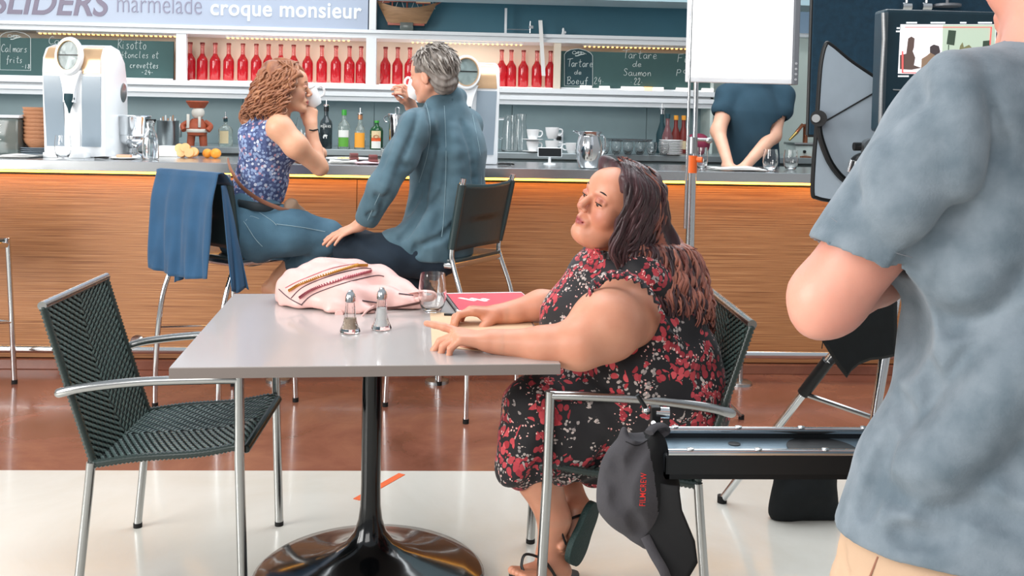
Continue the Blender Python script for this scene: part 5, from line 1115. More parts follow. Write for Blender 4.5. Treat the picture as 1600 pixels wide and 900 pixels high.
for bay, pxs in (('left', [296, 315, 335, 356, 378, 399, 419, 479, 501, 523, 545, 562]), ('right', [600, 619, 638, 781, 796, 815, 836, 857])):
    pxs = [296, 315, 335, 356, 378, 399, 418, 437, 457, 479, 501, 523, 544, 562] if bay == 'left' else pxs
    n = len(pxs)
    for i, px in enumerate(pxs):
        x = sx(px, SHF+.17, 0); 
        if bay == 'left': lab = 'red bottle in the left shelf bay, %s from its left end' % (ords+['twelfth', 'thirteenth', 'fourteenth'])[i]
        else: lab = 'red bottle in the right shelf bay, %s' % (['leftmost of all', 'second from its left end', 'third, beside the man\'s head', 'half hidden right of the second dispenser', 'second right of the dispenser', 'third right of the dispenser', 'next to last at its right', 'last one at its right end'][i])
        if rb is None: rb = red_bottle(); rb.location = (x, SHF+.17, zb1+.006); rb['label'] = lab
        else: dup(rb, lab, (x, SHF+.17, zb1+.006))

# tall drink dispensers
def dispenser(label, cx, cy, rz, badge):
    t = thing('drink_dispenser', label, 'dispenser', (cx, cy, BT), rz, 'white drink dispensers')
    w, h_ = .235, .60
    prof = [(-.20, 0), (-.205, .10), (-.225, .30), (-.235, .47), (-.225, .54), (-.18, .595), (-.08, .615), (.04, .60), (.14, .53), (.19, .40), (.20, .2), (.20, 0)]
    MB().prism(prof, lambda p: Vector((-w, p[0], p[1])), lambda p: Vector((w, p[0], p[1]))).build('housing', M['whiteplastic'], t, local=True, bevel=.018)
    fy = lambda z: float(np.interp(z, [p[1] for p in prof[:7]], [p[0] for p in prof[:7]]))-.004
    for s_, x0, x1 in ((-1, -.205, -.065), (1, .060, .200)):
        MB().grid(lambda u, v: (x0+(x1-x0)*u+(-.012 if s_ < 0 else .004)*v*0+s_*.012*v, fy(.06+.38*v)-.004, .06+.38*v), 6, 14, thick=.008).build('blue_grey_panel', M['greypanel'], t, local=True)
        MB().grid(lambda u, v: (x0+(x1-x0)*u+s_*.012*(1-v), fy(.455+.150*v)-.003, .455+.150*v), 6, 10, thick=.008).build('gold_shoulder', M['gold'], t, local=True)
    cz = .545
    MB().lathe([(.0, -.02), (.098, -.02), (.105, 0), (.098, .028), (.086, .03), (.082, .012), (.0, .010)], c=(-.01, -.262, cz), n=40, ax=(0, -1, .12)).build('ring', M['whiteplastic'], t, local=True)
    MB().lathe([(.083, .012), (.086, .033), (.080, .033), (.078, .012)], c=(-.01, -.262, cz), n=40, ax=(0, -1, .12), closed=True).build('gold_ring', M['gold'], t, local=True)
    MB().lathe([(.0, .014), (.078, .014)], c=(-.01, -.262, cz), n=40, ax=(0, -1, .12)).build('display_disc', mat('pale_mint_disc', '#a9bcbc', .15, coat=.5), t, local=True)
    MB().box((-.01, -.278, cz+.006), (.15, .004, .006)).build('divider_line', M['black'], t, local=True)
    MB().grid(lambda u, v: (-.01+(u-.5)*(.075+.10*(v**2)), -.285+.02*v-.0*u, .30+.17*v), 8, 8, thick=.05).build('spout_neck', M['whiteplastic'], t, local=True, ang=80)
    MB().lathe([(.036, .06), (.038, .03), (.030, .012), (.012, -.02), (.006, -.045), (0, -.046)], c=(-.008, -.268, .285), n=20).build('dark_nozzle', M['boarddark'], t, local=True)
    MB().box((-.01, -.205, .18), (.12, .03, .24)).build('white_spine', M['whiteplastic'], t, local=True, bevel=.006)
    MB().lathe([(.0, .0), (.050, .0), (.055, .008), (.050, .012), (0, .012)], c=(w-.006, .10, .36), n=30, ax=(1, 0, 0)).build('side_badge', M['brushed'], t, local=True)
    MB().bb(-.19, .12, -.30, -.19, .0, .028).build('drip_tray', M['whiteplastic'], t, local=True, bevel=.004)
    return t
dispenser('tall white drink dispenser with round display on the bar\'s left', sx(134, 5.42, 0), 5.44, -.06, 1).scale = (.70, .75, .97)
d2 = dispenser('tall white drink dispenser behind the grey haired man', sx(722, 5.42, 0), 5.44, .1, 0); d2.scale = (.76, .8, .90)
tumbler('stemless_glass', 'empty stemless glass in front of the left dispenser\'s spout', (sx(97, 5.12, 0), 5.13, BT+.002), .118, .040)
# stacks on the left
M['amberbowl'] = mat('amber_tinted_bowl', '#c08a68', .3, noise=(20, .2)); M['clayb'] = mat('clay_brown_bowls', '#c78d68', .55, noise=(40, .25), stretch=(1, 1, 6))
def bowl_stack(px, Y, n, r, dz, m, name, lab, grp, z0):
    x = sx(px, Y, 0)
    for i in range(n):
        t = thing(name, '%s, %s' % (lab, 'topmost' if i == n-1 else 'lowest' if i == 0 else '%s from the bottom' % (ords[i])), 'bowl', (x+random.uniform(-.002, .002), Y, z0+i*dz), 0, grp)
        MB().lathe([(0, 0), (r*.62, 0), (r*.9, .028), (r, .050), (r*.97, .050), (r*.86, .028), (r*.58, .005), (0, .005)], n=28).build('bowl_body', M[m], t, local=True)
bowl_stack(62, 5.50, 9, .085, .021, 'clayb', 'clay_bowl', 'clay brown bowl in the stack beside the left dispenser', 'stacked clay bowls', BT+.042)
for i in range(4):
    t = thing('side_plate', 'grey plate under the clay bowls, %s' % ['lowest', 'second', 'third', 'topmost'][i], 'plate', (sx(60, 5.50, 0), 5.50, BT+.010*i), 0, 'grey plates under the bowls')
    MB().lathe([(0, 0), (.07, 0), (.10, .009), (.099, .012), (.068, .004), (0, .004)], n=32).build('dish', M['greypanel'], t, local=True)
t = thing('glass_bin', 'brown and clear plastic bin with white marks at the bar\'s far left', 'bin', (sx(18, 5.5, 0), 5.52, BT)); M['smoke'] = mat('smoky_plastic', '#8f9a96', .1, trans=.6, ior=1.4)
MB().bb(-.12, .08, -.12, .12, .002, .20).build('bin_body', M['smoke'], t, local=True, bevel=.015); MB().bb(-.125, .085, -.125, .125, .20, .215).build('rim', M['whiteplastic'], t, local=True, bevel=.004); MB().bb(0.0, .072, -.11, .10, .03, .18).build('brown_contents', M['amberbowl'], t, local=True, bevel=.01)
b = MB()
for k in range(9): b.tube([(-.06+.004*(k % 2), -.124, .05+.014*k), (-.02+.006*(k % 3), -.124, .058+.013*k)], .002, 5)
b.build('white_marks', M['paper'], t, local=True)['kind'] = 'stuff'
def paper_sheets(name, label, pts, Y0, z, m='paper', n=3, cat='paper', grp=None):
    t = thing(name, label, cat, (sx(pts[0], Y0, 0), Y0, z), 0, grp); w = sx(pts[1], Y0, 0)-sx(pts[0], Y0, 0)
    for k in range(n):
        a = random.uniform(-.25, .25); dx, dy = random.uniform(-.01, .02), random.uniform(-.02, .03)
        MB().grid(lambda u, v: (dx+u*w*.9*math.cos(a)-v*.14*math.sin(a), dy+v*.16+u*w*math.sin(a)*.3, .003+.0035*k+.006*math.sin(u*5+k)*v*.6+.003), 10, 6, thick=.001).build('sheet', M[m], t, local=True, ang=180)
    return t
paper_sheets('napkins', 'loose white napkins lying at the left end of the bar', (-8, 55), 5.12, BT, n=3, cat='napkin')
paper_sheets('menu_papers', 'white papers spread on the bar in front of the bartender', (1120, 1203), 5.07, BT, n=4)
M['pinkpaper'] = mat('pink_paper', '#e6c5cd', .8); paper_sheets('pink_papers', 'pink papers lying on the bar between the couple', (556, 596), 5.08, BT, 'pinkpaper', 2)
paper_sheets('menu_papers', 'white menu papers under the brownies on the bar', (512, 560), 5.12, BT, n=3)
# lathed vessels
def vessel(name, label, cat, px, Y, z, prof, m, pname='body', n=32, grp=None, ang=50):
    t = thing(name, label, cat, (sx(px, Y, 0), Y, z), 0, grp); MB().lathe(prof, n=n).build(pname, M[m], t, local=True, ang=ang); return t
t = vessel('wine_bucket', 'silver footed wine bucket beside the left dispenser', 'bucket', 208, 5.52, BT, [(0, .004), (.055, .004), (.060, 0), (.055, .012), (.030, .022), (.024, .045), (.045, .062), (.078, .085), (.084, .11), (.080, .118), (.086, .124), (.090, .215), (.096, .222), (.090, .226), (.084, .21), (.080, .12), (.04, .07), (0, .065)], 'chrome')
for s_ in (-1, 1): MB().tube(arc((s_*.085, 0, .12), .022, -1.57, 1.57, 8, (s_, 0, 0), (0, 0, 1)), .005, 8).build('handle', M['chrome'], t, local=True)
t = vessel('glass_carafe', 'clear glass carafe beside the silver bucket', 'carafe', 235, 5.22, BT, [(0, .003), (.038, .002), (.042, .008), (.041, .10), (.030, .135), (.018, .160), (.020, .182), (.029, .21), (.0275, .21), (.018, .182), (.016, .16), (.028, .133), (.0385, .10), (.039, .01), (0, .008)], 'glass', ang=80)
MB().lathe([(0, .009), (.0385, .011), (.038, .10), (.034, .115), (0, .115)], n=24).build('water', M['water'], t, local=True)
t = vessel('steel_canister', 'small steel canister of straws behind the glass carafe', 'canister', 262, 6.55, BK, [(0, 0), (.068, 0), (.070, .005), (.070, .155), (.074, .16), (.066, .16), (.066, .01), (0, .01)], 'brushed')
for k in range(7): MB().cyl((-.04+.012*k, .01*(k % 3), .02), (-.05+.016*k, .01, .175+.01*(k % 3)), .004, n=6).build('straw', M['clayb'] if k % 2 else M['whiteplastic'], t, local=True)
def outlet(px, label):
    t = thing('wall_outlet', label, 'outlet', (sx(px, WALL-.014, 0), WALL-.014, Z(px, 203, WALL))); MB().box((0, -.004, 0), (.062, .007, .10)).build('cover_plate', M['brushed'], t, local=True, bevel=.003)
    for s_ in (-1, 1): MB().lathe([(0, .010), (.018, .010), (.018, 0)], c=(0, 0, s_*.022), ax=(0, -1, 0), n=16).build('socket', M['black'], t, local=True)
outlet(276, 'steel wall outlet with two black sockets left of the clay figure'); 
t = thing('wall_outlet', 'white wall outlet with black plug above the cups', 'outlet', (sx(872, WALL-.014, 0), WALL-.014, Z(872, 218, WALL))); MB().box((0, -.004, 0), (.07, .007, .10)).build('cover_plate', M['white'], t, local=True, bevel=.003); MB().box((.0, -.025, .01), (.035, .04, .03)).build('plug', M['black'], t, local=True, bevel=.006)
t = thing('white_box', 'plain white box beside the cut oranges', 'box', (sx(263, 5.50, 0), 5.50, BT)); MB().box((0, 0, .03), (.11, .08, .058)).build('carton', M['paper'], t, local=True, bevel=.002); t.location = (sx(264, 5.6, 0), 5.6, BT)
M['clay'] = mat('orange_clay', '#b3583a', .5, noise=(14, .3)); M['facewhite'] = mat('cream_glaze', '#dcd8ce', .4)
t = thing('clay_figure', 'orange clay figure with white face and wide hat by the wall', 'figurine', (sx(311, 6.55, 0), 6.5, BK)); S_ = 1.15
MB().lathe([(0, .245), (.045, .245), (.072, .285), (.070, .292), (0, .285)], n=24).build('hat', M['clay'], t, local=True); MB().ell((.008, -.012, .215), (.042, .036, .042)).build('head', M['facewhite'], t, local=True)
MB().lathe([(0, .06), (.06, .07), (.066, .10), (.062, .14), (.035, .175), (0, .18)], n=20).build('torso', M['clay'], t, local=True); MB().lathe([(.067, .088), (.069, .092), (.069, .105), (.066, .11)], n=20).build('belt', M['facewhite'], t, local=True)
for s_ in (-1, 1): MB().tube(smooth_path([(s_*.05, 0, .155), (s_*.088, -.01, .13), (s_*.075, -.03, .10)], 4), .018, 8).build('arm', M['clay'], t, local=True); MB().cyl((s_*.036, 0, .075), (s_*.042, 0, 0), .026, .024).build('leg', M['clay'], t, local=True)
MB().box((-.045, -.05, .16), (.018, .012, .09)).build('white_utensil', M['facewhite'], t, local=True, bevel=.003); MB().box((.03, -.06, .155), (.016, .012, .07)).build('white_utensil', M['facewhite'], t, local=True, bevel=.003)
M['orangefruit'] = mat('orange_peel', '#f0962c', .45, bump=(220, .3)); M['orangeflesh'] = mat('orange_flesh', '#f1bf84', .4, bump=(60, .3))
for k, (px, yy, rr) in enumerate(((324, 5.50, .027), (337, 5.47, .029))):
    t = thing('orange', 'whole orange, %s of the two near the blouse' % ('left' if k == 0 else 'right'), 'orange', (sx(px, yy, 0), yy, BT+rr*.94)); t['group'] = 'whole oranges on the bar'; MB().ell((0, 0, 0), (rr, rr, rr*.94), 20, 14).build('peel', M['orangefruit'], t, local=True, ang=180); MB().lathe([(0, rr*.93), (.004, rr*.95), (0, rr*.98)], n=8).build('stem_end', M['palegreen'], t, local=True)
for k, (px, dz, dy) in enumerate(((284, .0, 0), (296, .0, -.01), (290, .028, 0), (303, .006, .01), (281, .024, .015))):
    t = thing('orange_half', 'cut orange half, %s of the pile beside the white box' % ['lower left', 'lower middle', 'topmost', 'right', 'upper left'][k], 'orange', (sx(px, 5.45+dy, 0), 5.45+dy, BT+.026+dz), 0, 'cut orange halves')
    MB().ell((0, .004, 0), (.026, .020, .025), 18, 12).build('peel', M['orangefruit'], t, local=True, ang=180); MB().lathe([(0, .019), (.024, .017), (.0255, .010)], ax=(0, -1, .3), n=18).build('flesh', M['orangeflesh'], t, local=True)
M['chopboard'] = mat('pale_board', '#e8e2d8', .5); t = thing('cutting_board', 'long pale board under the oranges and white box', 'cutting board', (0, 0, 0)); t.location = (sx(262, 5.6, 0), 5.45, BT-.0005); 
bpy.data.objects.remove(t)
def spirit(name, label, px, Y, z, H, prof, gm, capm, lab, caph=.03, extra=None, pour=False):
    t = thing(name, label, 'bottle', (sx(px, Y, 0), Y, z)); k = H
    MB().lathe([(r_, zz*k) for r_, zz in prof], n=28).build('glass_body', M[gm], t, local=True, ang=60)
    tr, tz = prof[-1]; tz *= k; MB().lathe([(tr*.95, tz-.002), (tr*1.2, tz), (tr*1.2, tz+caph), (0, tz+caph+.001)], n=16).build('cap', M[capm], t, local=True)
    if pour: MB().lathe([(tr*1.5, tz+caph), (tr*1.6, tz+caph+.008), (.004, tz+caph+.016), (.003, tz+caph+.045), (0, tz+caph+.046)], n=10).build('pourer', M['chrome'], t, local=True)
    for (m, r_, z0, z1, a) in lab:
        MB().grid(lambda u, v: (r_*math.sin((u-.5)*a), -r_*math.cos((u-.5)*a), (z0+(z1-z0)*v)*k), 14, 2, thick=.0012).build('paper_label', M[m], t, local=True, ang=60)
    return t
M['greenglass'] = mat('dark_green_glass', '#1e5a33', .05, trans=.35, ior=1.5); M['darkglass'] = mat('dark_smoked_glass', '#3f4d52', .08, trans=.45, ior=1.5); M['palegin'] = mat('pale_clear_spirit_glass', '#dfe9e2', .03, trans=.85); M['amber'] = mat('amber_spirit', '#b0642e', .05, trans=.6)
M['greencap'] = mat('green_cap', '#3c9a3a', .4); M['labgreen'] = mat('green_label', '#5fa53e', .6); M['labwhite'] = mat('white_label', '#e4e6e2', .7); M['laborange'] = mat('orange_label', '#f0a338', .6); M['labtan'] = mat('tan_label', '#d9c79f', .7); M['labred'] = mat('red_orange_label_band', '#e0602f', .6); M['coppercap'] = mat('copper_foil', '#c08a64', .35, .5)
RND = [(0, .006), (.036, .004), (.040, .02), (.040, .60), (.036, .68), (.016, .78), (.0135, .84), (.0135, .93)]
Yb = 6.5
spirit('spirit_bottle', 'clear amaretto style bottle with tan label near the oranges', 352, 6.45, BK, .175, [(0, .01), (.042, .01), (.045, .05), (.045, .62), (.036, .72), (.012, .80), (.011, .92)], 'palegin', 'boarddark', [('labtan', .0458, .12, .58, 1.3)], .018, pour=True)
spirit('spirit_bottle', 'dark clear vodka bottle with white bear print behind the drinking woman', 509, 6.4, BK, .26, RND, 'darkglass', 'black', [], .03, pour=True)
text('POLAR ICE', 'lettering', 501, 517, 199, 6.4-.042, M['labwhite'], [o for o in COL.objects if o.name.startswith('spirit_bottle')][-1], h=.014)
bb_ = [o for o in COL.objects if o.get('label', '').startswith('dark clear vodka')][0]
MB().prism([(-.014, 0), (-.010, .014), (-.004, .018), (.006, .018), (.012, .013), (.016, .014), (.014, .008), (.010, .006), (.010, -.008), (.006, -.008), (.005, .004), (-.004, .004), (-.006, -.008), (-.011, -.008)], lambda p: Vector((p[0], -.0415, .075+p[1])), lambda p: Vector((p[0], -.040, .075+p[1]))).build('white_bear_print', M['labwhite'], bb_, local=True, smooth=False)
spirit('spirit_bottle', 'clear gin bottle with bright green cap and green white label', 537, 6.4, BK, .235, RND, 'palegin', 'greencap', [('labgreen', .0405, .07, .32, 1.8), ('labwhite', .0408, .33, .52, 1.8)], .035)
spirit('spirit_bottle', 'clear bottle with orange label and copper neck between green ones', 562, 6.4, BK, .215, [(0, .006), (.034, .004), (.037, .02), (.036, .52), (.030, .62), (.015, .74), (.0125, .90)], 'palegin', 'coppercap', [('laborange', .0375, .06, .50, 2.0)], .03, pour=True)
spirit('spirit_bottle', 'squat dark green liqueur bottle with orange banded label', 588, 6.4, BK, .185, [(0, .01), (.040, .008), (.043, .03), (.043, .66), (.036, .76), (.015, .84), (.013, .94)], 'greenglass', 'greencap', [('labtan', .0435, .42, .66, 1.5), ('labred', .0436, .30, .42, 1.5), ('labwhite', .0435, .05, .30, 1.5)], .014)
text('O', 'emblem_ring', 583, 592, 216, 6.4-.046, M['coppercap'], [o for o in COL.objects if o.get('label', '').startswith('squat dark')][0], h=.022)
M['choc'] = mat('chocolate_cake', '#5e3430', .6, bump=(120, .5)); M['icing'] = mat('chocolate_icing', '#7d4a48', .4)
for k, (px, Yk) in enumerate(((553, 5.38), (583, 5.22))):
    t = thing('brownie', 'layered chocolate cake cube, %s of the two on the bar' % ('left' if k == 0 else 'right'), 'cake', (sx(px, Yk, 0), Yk, BT), .3, 'chocolate cake cubes')
    for i in range(4): MB().box((0, 0, .006+.0115*i), (.046-.002*i, .046, .0115)).build('cake_layer', M['choc'] if i % 2 == 0 else M['icing'], t, local=True, bevel=.002)
t = thing('serving_plate', 'white plate with snacks behind the cake cubes', 'plate', (sx(545, 5.5, 0), 5.5, BT)); MB().lathe([(0, 0), (.08, 0), (.13, .012), (.129, .015), (.078, .004), (0, .004)], n=36).build('dish', M['porcelain'], t, local=True)
b = MB(); 
for k in range(9): b.ell((-.05+.012*k, -.03+.02*(k % 3), .012), (.012, .010, .007), 8, 6)
b.build('snacks', M['orangeflesh'], t, local=True)['kind'] = 'stuff'
t = vessel('cocktail_shaker', 'tall chrome ice bucket with tongs beside the man\'s shoulder', 'ice bucket', 620, 6.35, BK, [(0, 0), (.05, 0), (.052, .01), (.055, .17), (.062, .20), (.065, .23), (.060, .235), (.050, .17), (.047, .012), (0, .01)], 'chrome')
MB().tube([(-.01, 0, .23), (-.012, 0, .27), (0, 0, .275), (.012, 0, .27), (.01, 0, .23)], .005, 6).build('tongs', M['chrome'], t, local=True); MB().tube(arc((-.065, 0, .20), .02, 1.57, 4.71, 8, (1, 0, 0), (0, 0, 1)), .004, 6).build('handle', M['chrome'], t, local=True)
for k in range(3):
    vessel('shot_glass', 'small clear shot glass, %s of three beside the brownies' % ['left', 'middle', 'right'][k], 'glass', 600+7*k, 5.45, BT, [(0, .003), (.014, .002), (.019, .075), (.0175, .075), (.0125, .008), (0, .008)], 'glass', 'tumbler', 16, 'shot glasses', 80)
t = vessel('water_jug', 'round clear glass water jug behind the drinking woman\'s arm', 'jug', 478, 6.35, BK, [(0, .004), (.07, .003), (.085, .03), (.085, .10), (.06, .17), (.055, .20), (.0525, .20), (.057, .17), (.082, .10), (.082, .03), (0, .010)], 'glass', ang=80)
# right hand group
for k, (px, rr, hh) in enumerate(((796, .052, .24), (812, .046, .25))):
    t = vessel('glass_pitcher', 'clear glass pitcher right of the second dispenser, %s' % ('left one with handle' if k == 0 else 'right one with spout'), 'pitcher', px, 6.45+.08*k, BK, [(0, .005), (rr, .004), (rr*1.05, .012), (rr*.95, hh*.6), (rr*.8, hh*.8), (rr*.9, hh), (rr*.86, hh), (rr*.76, hh*.8), (rr*.91, hh*.6), (rr, .014), (0, .012)], 'glass', grp='clear pitchers', ang=80)
    if k == 0: MB().tube(smooth_path([(-rr*.8, 0, hh*.9), (-rr*1.7, 0, hh*.85), (-rr*1.75, 0, hh*.5), (-rr*1.0, 0, hh*.35)], 5), .006, 8).build('handle', M['glass'], t, local=True)
def saucer(c, label, grp='white saucers'):
    t = thing('saucer', label, 'saucer', c, 0, grp); MB().lathe([(0, 0), (.035, 0), (.068, .010), (.067, .0125), (.034, .004), (0, .004)], n=28).build('dish', M['porcelain'], t, local=True)
x1, x2 = sx(832, 6.4, 0), sx(862, 6.4, 0)
saucer((x1, 6.4, BK), 'white saucer at the base of the left cup stack'); cup('white cup standing lowest in the left cup stack', (x1, 6.4, BK+.006), (0, 0, 0), .2, 1.0); saucer((x1, 6.4, BK+.077), 'white saucer between the two left cups'); cup('white cup topmost in the left cup stack', (x1, 6.4, BK+.083), (0, 0, 0), .1, 1.0)
saucer((x2, 6.4, BK), 'white saucer at the base of the right cup stack'); cup('white cup standing lowest in the right cup stack', (x2, 6.4, BK+.006), (0, 0, 0), .1, 1.1); cup('white cup topmost in the right cup stack', (x2, 6.4, BK+.092), (0, 0, 0), .1, 1.1)
cup('single white cup just left of the steel pitcher', (sx(893, 6.4, 0), 6.4, BK), (0, 0, 0), 2.9, 1.0)
t = thing('card_terminal', 'small black screen on a white stand in front of the cups', 'screen', (sx(859, 5.45, 0), 5.45, BT)); MB().lathe([(0, 0), (.035, 0), (.034, .006), (.008, .010), (.007, .05), (0, .05)], n=20).build('stand', M['whiteplastic'], t, local=True)
MB().box((0, 0, .068), (.135, .014, .052), Matrix.Rotation(-.25, 3, 'X')).build('bezel', M['whiteplastic'], t, local=True, bevel=.003); MB().box((0, -.0075, .068), (.127, .003, .046), Matrix.Rotation(-.25, 3, 'X')).build('screen', M['blackgloss'], t, local=True)
t = vessel('steel_pitcher', 'rounded polished steel water pitcher on the bar', 'pitcher', 920, 5.10, BT, [(0, .003), (.045, .002), (.050, .006), (.064, .05), (.070, .09), (.067, .13), (.056, .165), (.054, .175), (.066, .19), (.067, .193), (.060, .192), (.050, .176), (.052, .165), (.062, .13), (.065, .09), (.058, .05), (.044, .01), (0, .008)], 'chrome', n=48, ang=60)
MB().grid(lambda u, v: (-.052-.034*v*(1-abs(u-.5)*1.2), (u-.5)*.05*(1-v*.6), .176+.018*v), 6, 5, thick=.002).build('spout', M['chrome'], t, local=True, ang=80); MB().tube(smooth_path([(.05, .02, .175), (.085, .05, .165), (.090, .055, .10), (.06, .035, .05)], 5), .007, 8, flat=.6).build('handle', M['chrome'], t, local=True)
vessel('round_tray', 'silver round tray resting on the stacked glasses', 'tray', 982, 6.4, BK+.088, [(0, 0), (.14, 0), (.155, .012), (.157, .012), (.142, -.003), (0, -.003)], 'chrome', 'dish', 44)
g0 = None
for k in range(12):
    i, jn = k % 6, k//6; px = 944+i*18.5; lab = 'upturned small glass under the silver tray, %s in the %s row' % (['first', 'second', 'third', 'fourth', 'fifth', 'sixth'][i], ['front', 'rear'][jn])
    loc = (sx(px, 6.32+.1*jn, 0), 6.32+.1*jn, BK)
    if g0 is None: g0 = thing('small_glass', lab, 'glass', loc, 0, 'small glasses on the back counter'); MB().lathe([(0, .003), (.020, .002), (.032, .03), (.036, .055), (.033, .084), (.0318, .084), (.0345, .055), (.0305, .03), (.019, .007), (0, .007)], n=18).build('bowl', M['glass'], g0, local=True, ang=80)
    else: dup(g0, lab, loc)
for k in range(9):
    t = thing('white_plate', 'white plate in the stack left of the pole, %s' % ('topmost' if k == 8 else 'lowest' if k == 0 else ords[k]+' from the bottom'), 'plate', (sx(1048, 6.4, 0), 6.4, BK+.011*k), 0, 'stacked white plates'); MB().lathe([(0, 0), (.05, 0), (.078, .009), (.077, .012), (.05, .004), (0, .004)], n=28).build('dish', M['porcelain'], t, local=True)
M['rosewine'] = mat('rose_wine_glass', '#a06f72', .05, trans=.5); WN = [(0, .006), (.036, .004), (.038, .02), (.037, .45), (.020, .66), (.0135, .74), (.0135, .93)]
for k, (px, gm, cm, lab, hh, Yk) in enumerate(((1033, 'boarddark', 'chrome', 'tall dark bottle with pourer, leftmost behind the plates', .29, 6.75), (1042, 'rosewine', 'boarddark', 'rose wine bottle with dark foil behind the plates', .26, 6.6), (1055, 'redcap', 'laborange', 'dark wine bottle with yellow foil, left of the two', .25, 6.75), (1067, 'redcap', 'laborange', 'dark wine bottle with yellow foil, right beside the pole', .25, 6.75))):
    spirit('wine_bottle', lab, px, Yk, BK, hh, WN, gm, cm, [('labtan', .038, .12, .35, 1.6)] if k > 1 else [], .03, pour=(k == 0))
tumbler('stemless_glass', 'stemless glass just right of the orange clamp', (sx(1097, 5.15, 0), 5.15, BT), .12, .030)
tumbler('stemless_glass', 'stemless glass with a little water, beside the bartender\'s arm', (sx(1206, 5.10, 0), 5.12, BT), .118, .040, .03); tumbler('stemless_glass', 'stemless glass at the bar\'s right end near the reflector', (sx(1238, 5.3, 0), 5.32, BT), .11, .040)
M['copper'] = mat('copper_metal', '#a3684c', .25, .8)
t = thing('beer_tap', 'copper beer tap with brass spout behind the bar', 'beer tap', (sx(1257, 6.3, 0), 6.42, BK)); t.location = (P(1258, 222, 6.42).x, 6.42, BK)
MB().lathe([(0, 0), (.045, 0), (.045, .008), (.02, .014), (.016, .03), (.016, .21), (.02, .22), (0, .225)], n=20).build('column', M['copper'], t, local=True); MB().tube([(0, 0, .20), (-.03, -.02, .215), (-.075, -.04, .165)], .012, 10).build('arm', M['copper'], t, local=True); MB().tube([(-.07, -.038, .168), (-.125, -.055, .115)], [.012, .007], 10).build('brass_spout', mat('brass', '#b29a5c', .3, .9), t, local=True)
t = thing('bar_machine', 'pale green steel bar machine at the right end behind the bar', 'machine', (P(1262, 230, 6.45).x, 6.6, BK)); MB().box((.05, -.1, .04), (.30, .2, .08)).build('body', M['palegreen'], t, local=True, bevel=.004); MB().box((.05, -.1, .09), (.32, .22, .015)).build('top_plate', M['brushed'], t, local=True, bevel=.002)
for k in range(2): MB().lathe([(0, .012), (.010, .010), (.010, 0)], c=(-.04+.08*k, -.2, .04), ax=(0, -1, 0), n=12).build('knob', M['black'], t, local=True)
t = thing('red_bag', 'red cloth bundle on the counter left of the bartender\'s arm', 'bag', (P(1094, 215, 6.5).x, 6.5, BK)); q = SDF(.02); c = P(1094, 222, 6.5); q.el((c.x, c.y, BK+.07), (.06, .08, .075)); q.rc((c.x-.04, 6.5, BK+.10), (c.x-.06, 6.5, BK+.12), .03, .02); q.cut((0, 0, BK), (0, 0, -1)); M['redcloth'] = mat('crimson_cloth', '#8c2f4a', .7); sdf_obj('bundle', q, M['redcloth'], t, .008, disp=lambda x, y, z: .006*vnoise(x, y, z, 50, 1))
# shelf ornaments: model ship, sextant-like stand, cloth strips
M['shipwood'] = mat('pale_ship_wood', '#a8825f', .5, noise=(12, .3), stretch=(1, 1, 6)); M['shipred'] = mat('dull_red_wood', '#a55c4c', .5)
zs_ = zu1; YS = SHF+.06; cx = P(636, 20, YS).x
t = thing('model_ship', 'wooden model sailing ship with red sails on the top shelf', 'model ship', (cx, YS, zs_))
def hull(u, v):
    a = (u-.5)*2; z = .055+.10*v+.05*a*a*v; w = .055*(1-abs(a)**2.2)*math.sin(.4+v*1.2); x = a*(.13+.075*v); return x, w, z
for s_ in (-1, 1): MB().grid(lambda u, v: (hull(u, v)[0], s_*hull(u, v)[1], hull(u, v)[2]), 20, 8, thick=.004*s_).build('hull_side', M['shipwood'], t, local=True, ang=80)
MB().prism([(-.17, .14), (.17, .14), (.10, .145), (-.1, .145)], lambda p: Vector((p[0], -.03, p[1])), lambda p: Vector((p[0], .03, p[1]))).build('deck', M['shipwood'], t, local=True)
MB().bb(-.045, .045, -.03, .03, 0, .06).build('stand', M['smoke'], t, local=True, bevel=.004); MB().bb(-.13, .12, -.01, .01, .04, .062).build('keel', M['shipred'], t, local=True, bevel=.003)
for xx, hh in ((-.10, .42), (0, .50), (.11, .40)): MB().cyl((xx, 0, .13), (xx, 0, hh), .006, .004).build('mast', M['shipred'], t, local=True)
for xx, z0, z1, w in ((-.10, .20, .34, .055), (0, .20, .42, .07), (.11, .19, .32, .05)): MB().grid(lambda u, v: (xx+(u-.5)*2*w*(1-.25*v), -.02-.02*math.sin(v*3.1), z0+(z1-z0)*v), 8, 8, thick=.002).build('sail', M['gold'], t, local=True, ang=80); MB().cyl((xx-w, -.02, z0), (xx+w, -.02, z0), .004).build('yard', M['shipred'], t, local=True)
MB().tube([(.17, 0, .17), (.25, 0, .22)], .005, 6).build('bowsprit', M['shipred'], t, local=True); MB().grid(lambda u, v: (-.20+.08*u, 0, .19+.06*v*(u+.2)), 4, 4, thick=.003).build('stern_sail', M['shipred'], t, local=True)
b = MB(); 
for xx in (-.10, 0, .11):
    for d in (-.08, .08): b.tube([(xx+d, 0, .155), (xx, 0, .38)], .0016, 4)
b.build('rigging', M['paper'], t, local=True)['kind'] = 'stuff'
x = P(790, 40, YS).x; t = thing('ornament_stand', 'thin steel upright and rod ornament on the top shelf', 'ornament', (x, YS, zs_))
MB().bb(-.008, .008, -.01, .01, 0, .175).build('upright', M['white'], t, local=True); MB().cyl((0, 0, .032), (.175, 0, .032), .003).build('rod', M['chrome'], t, local=True); MB().cyl((.17, 0, .01), (.17, 0, .09), .005).build('post', M['chrome'], t, local=True); MB().bb(.16, .19, -.01, .01, .04, .06).build('clamp', M['chrome'], t, local=True)
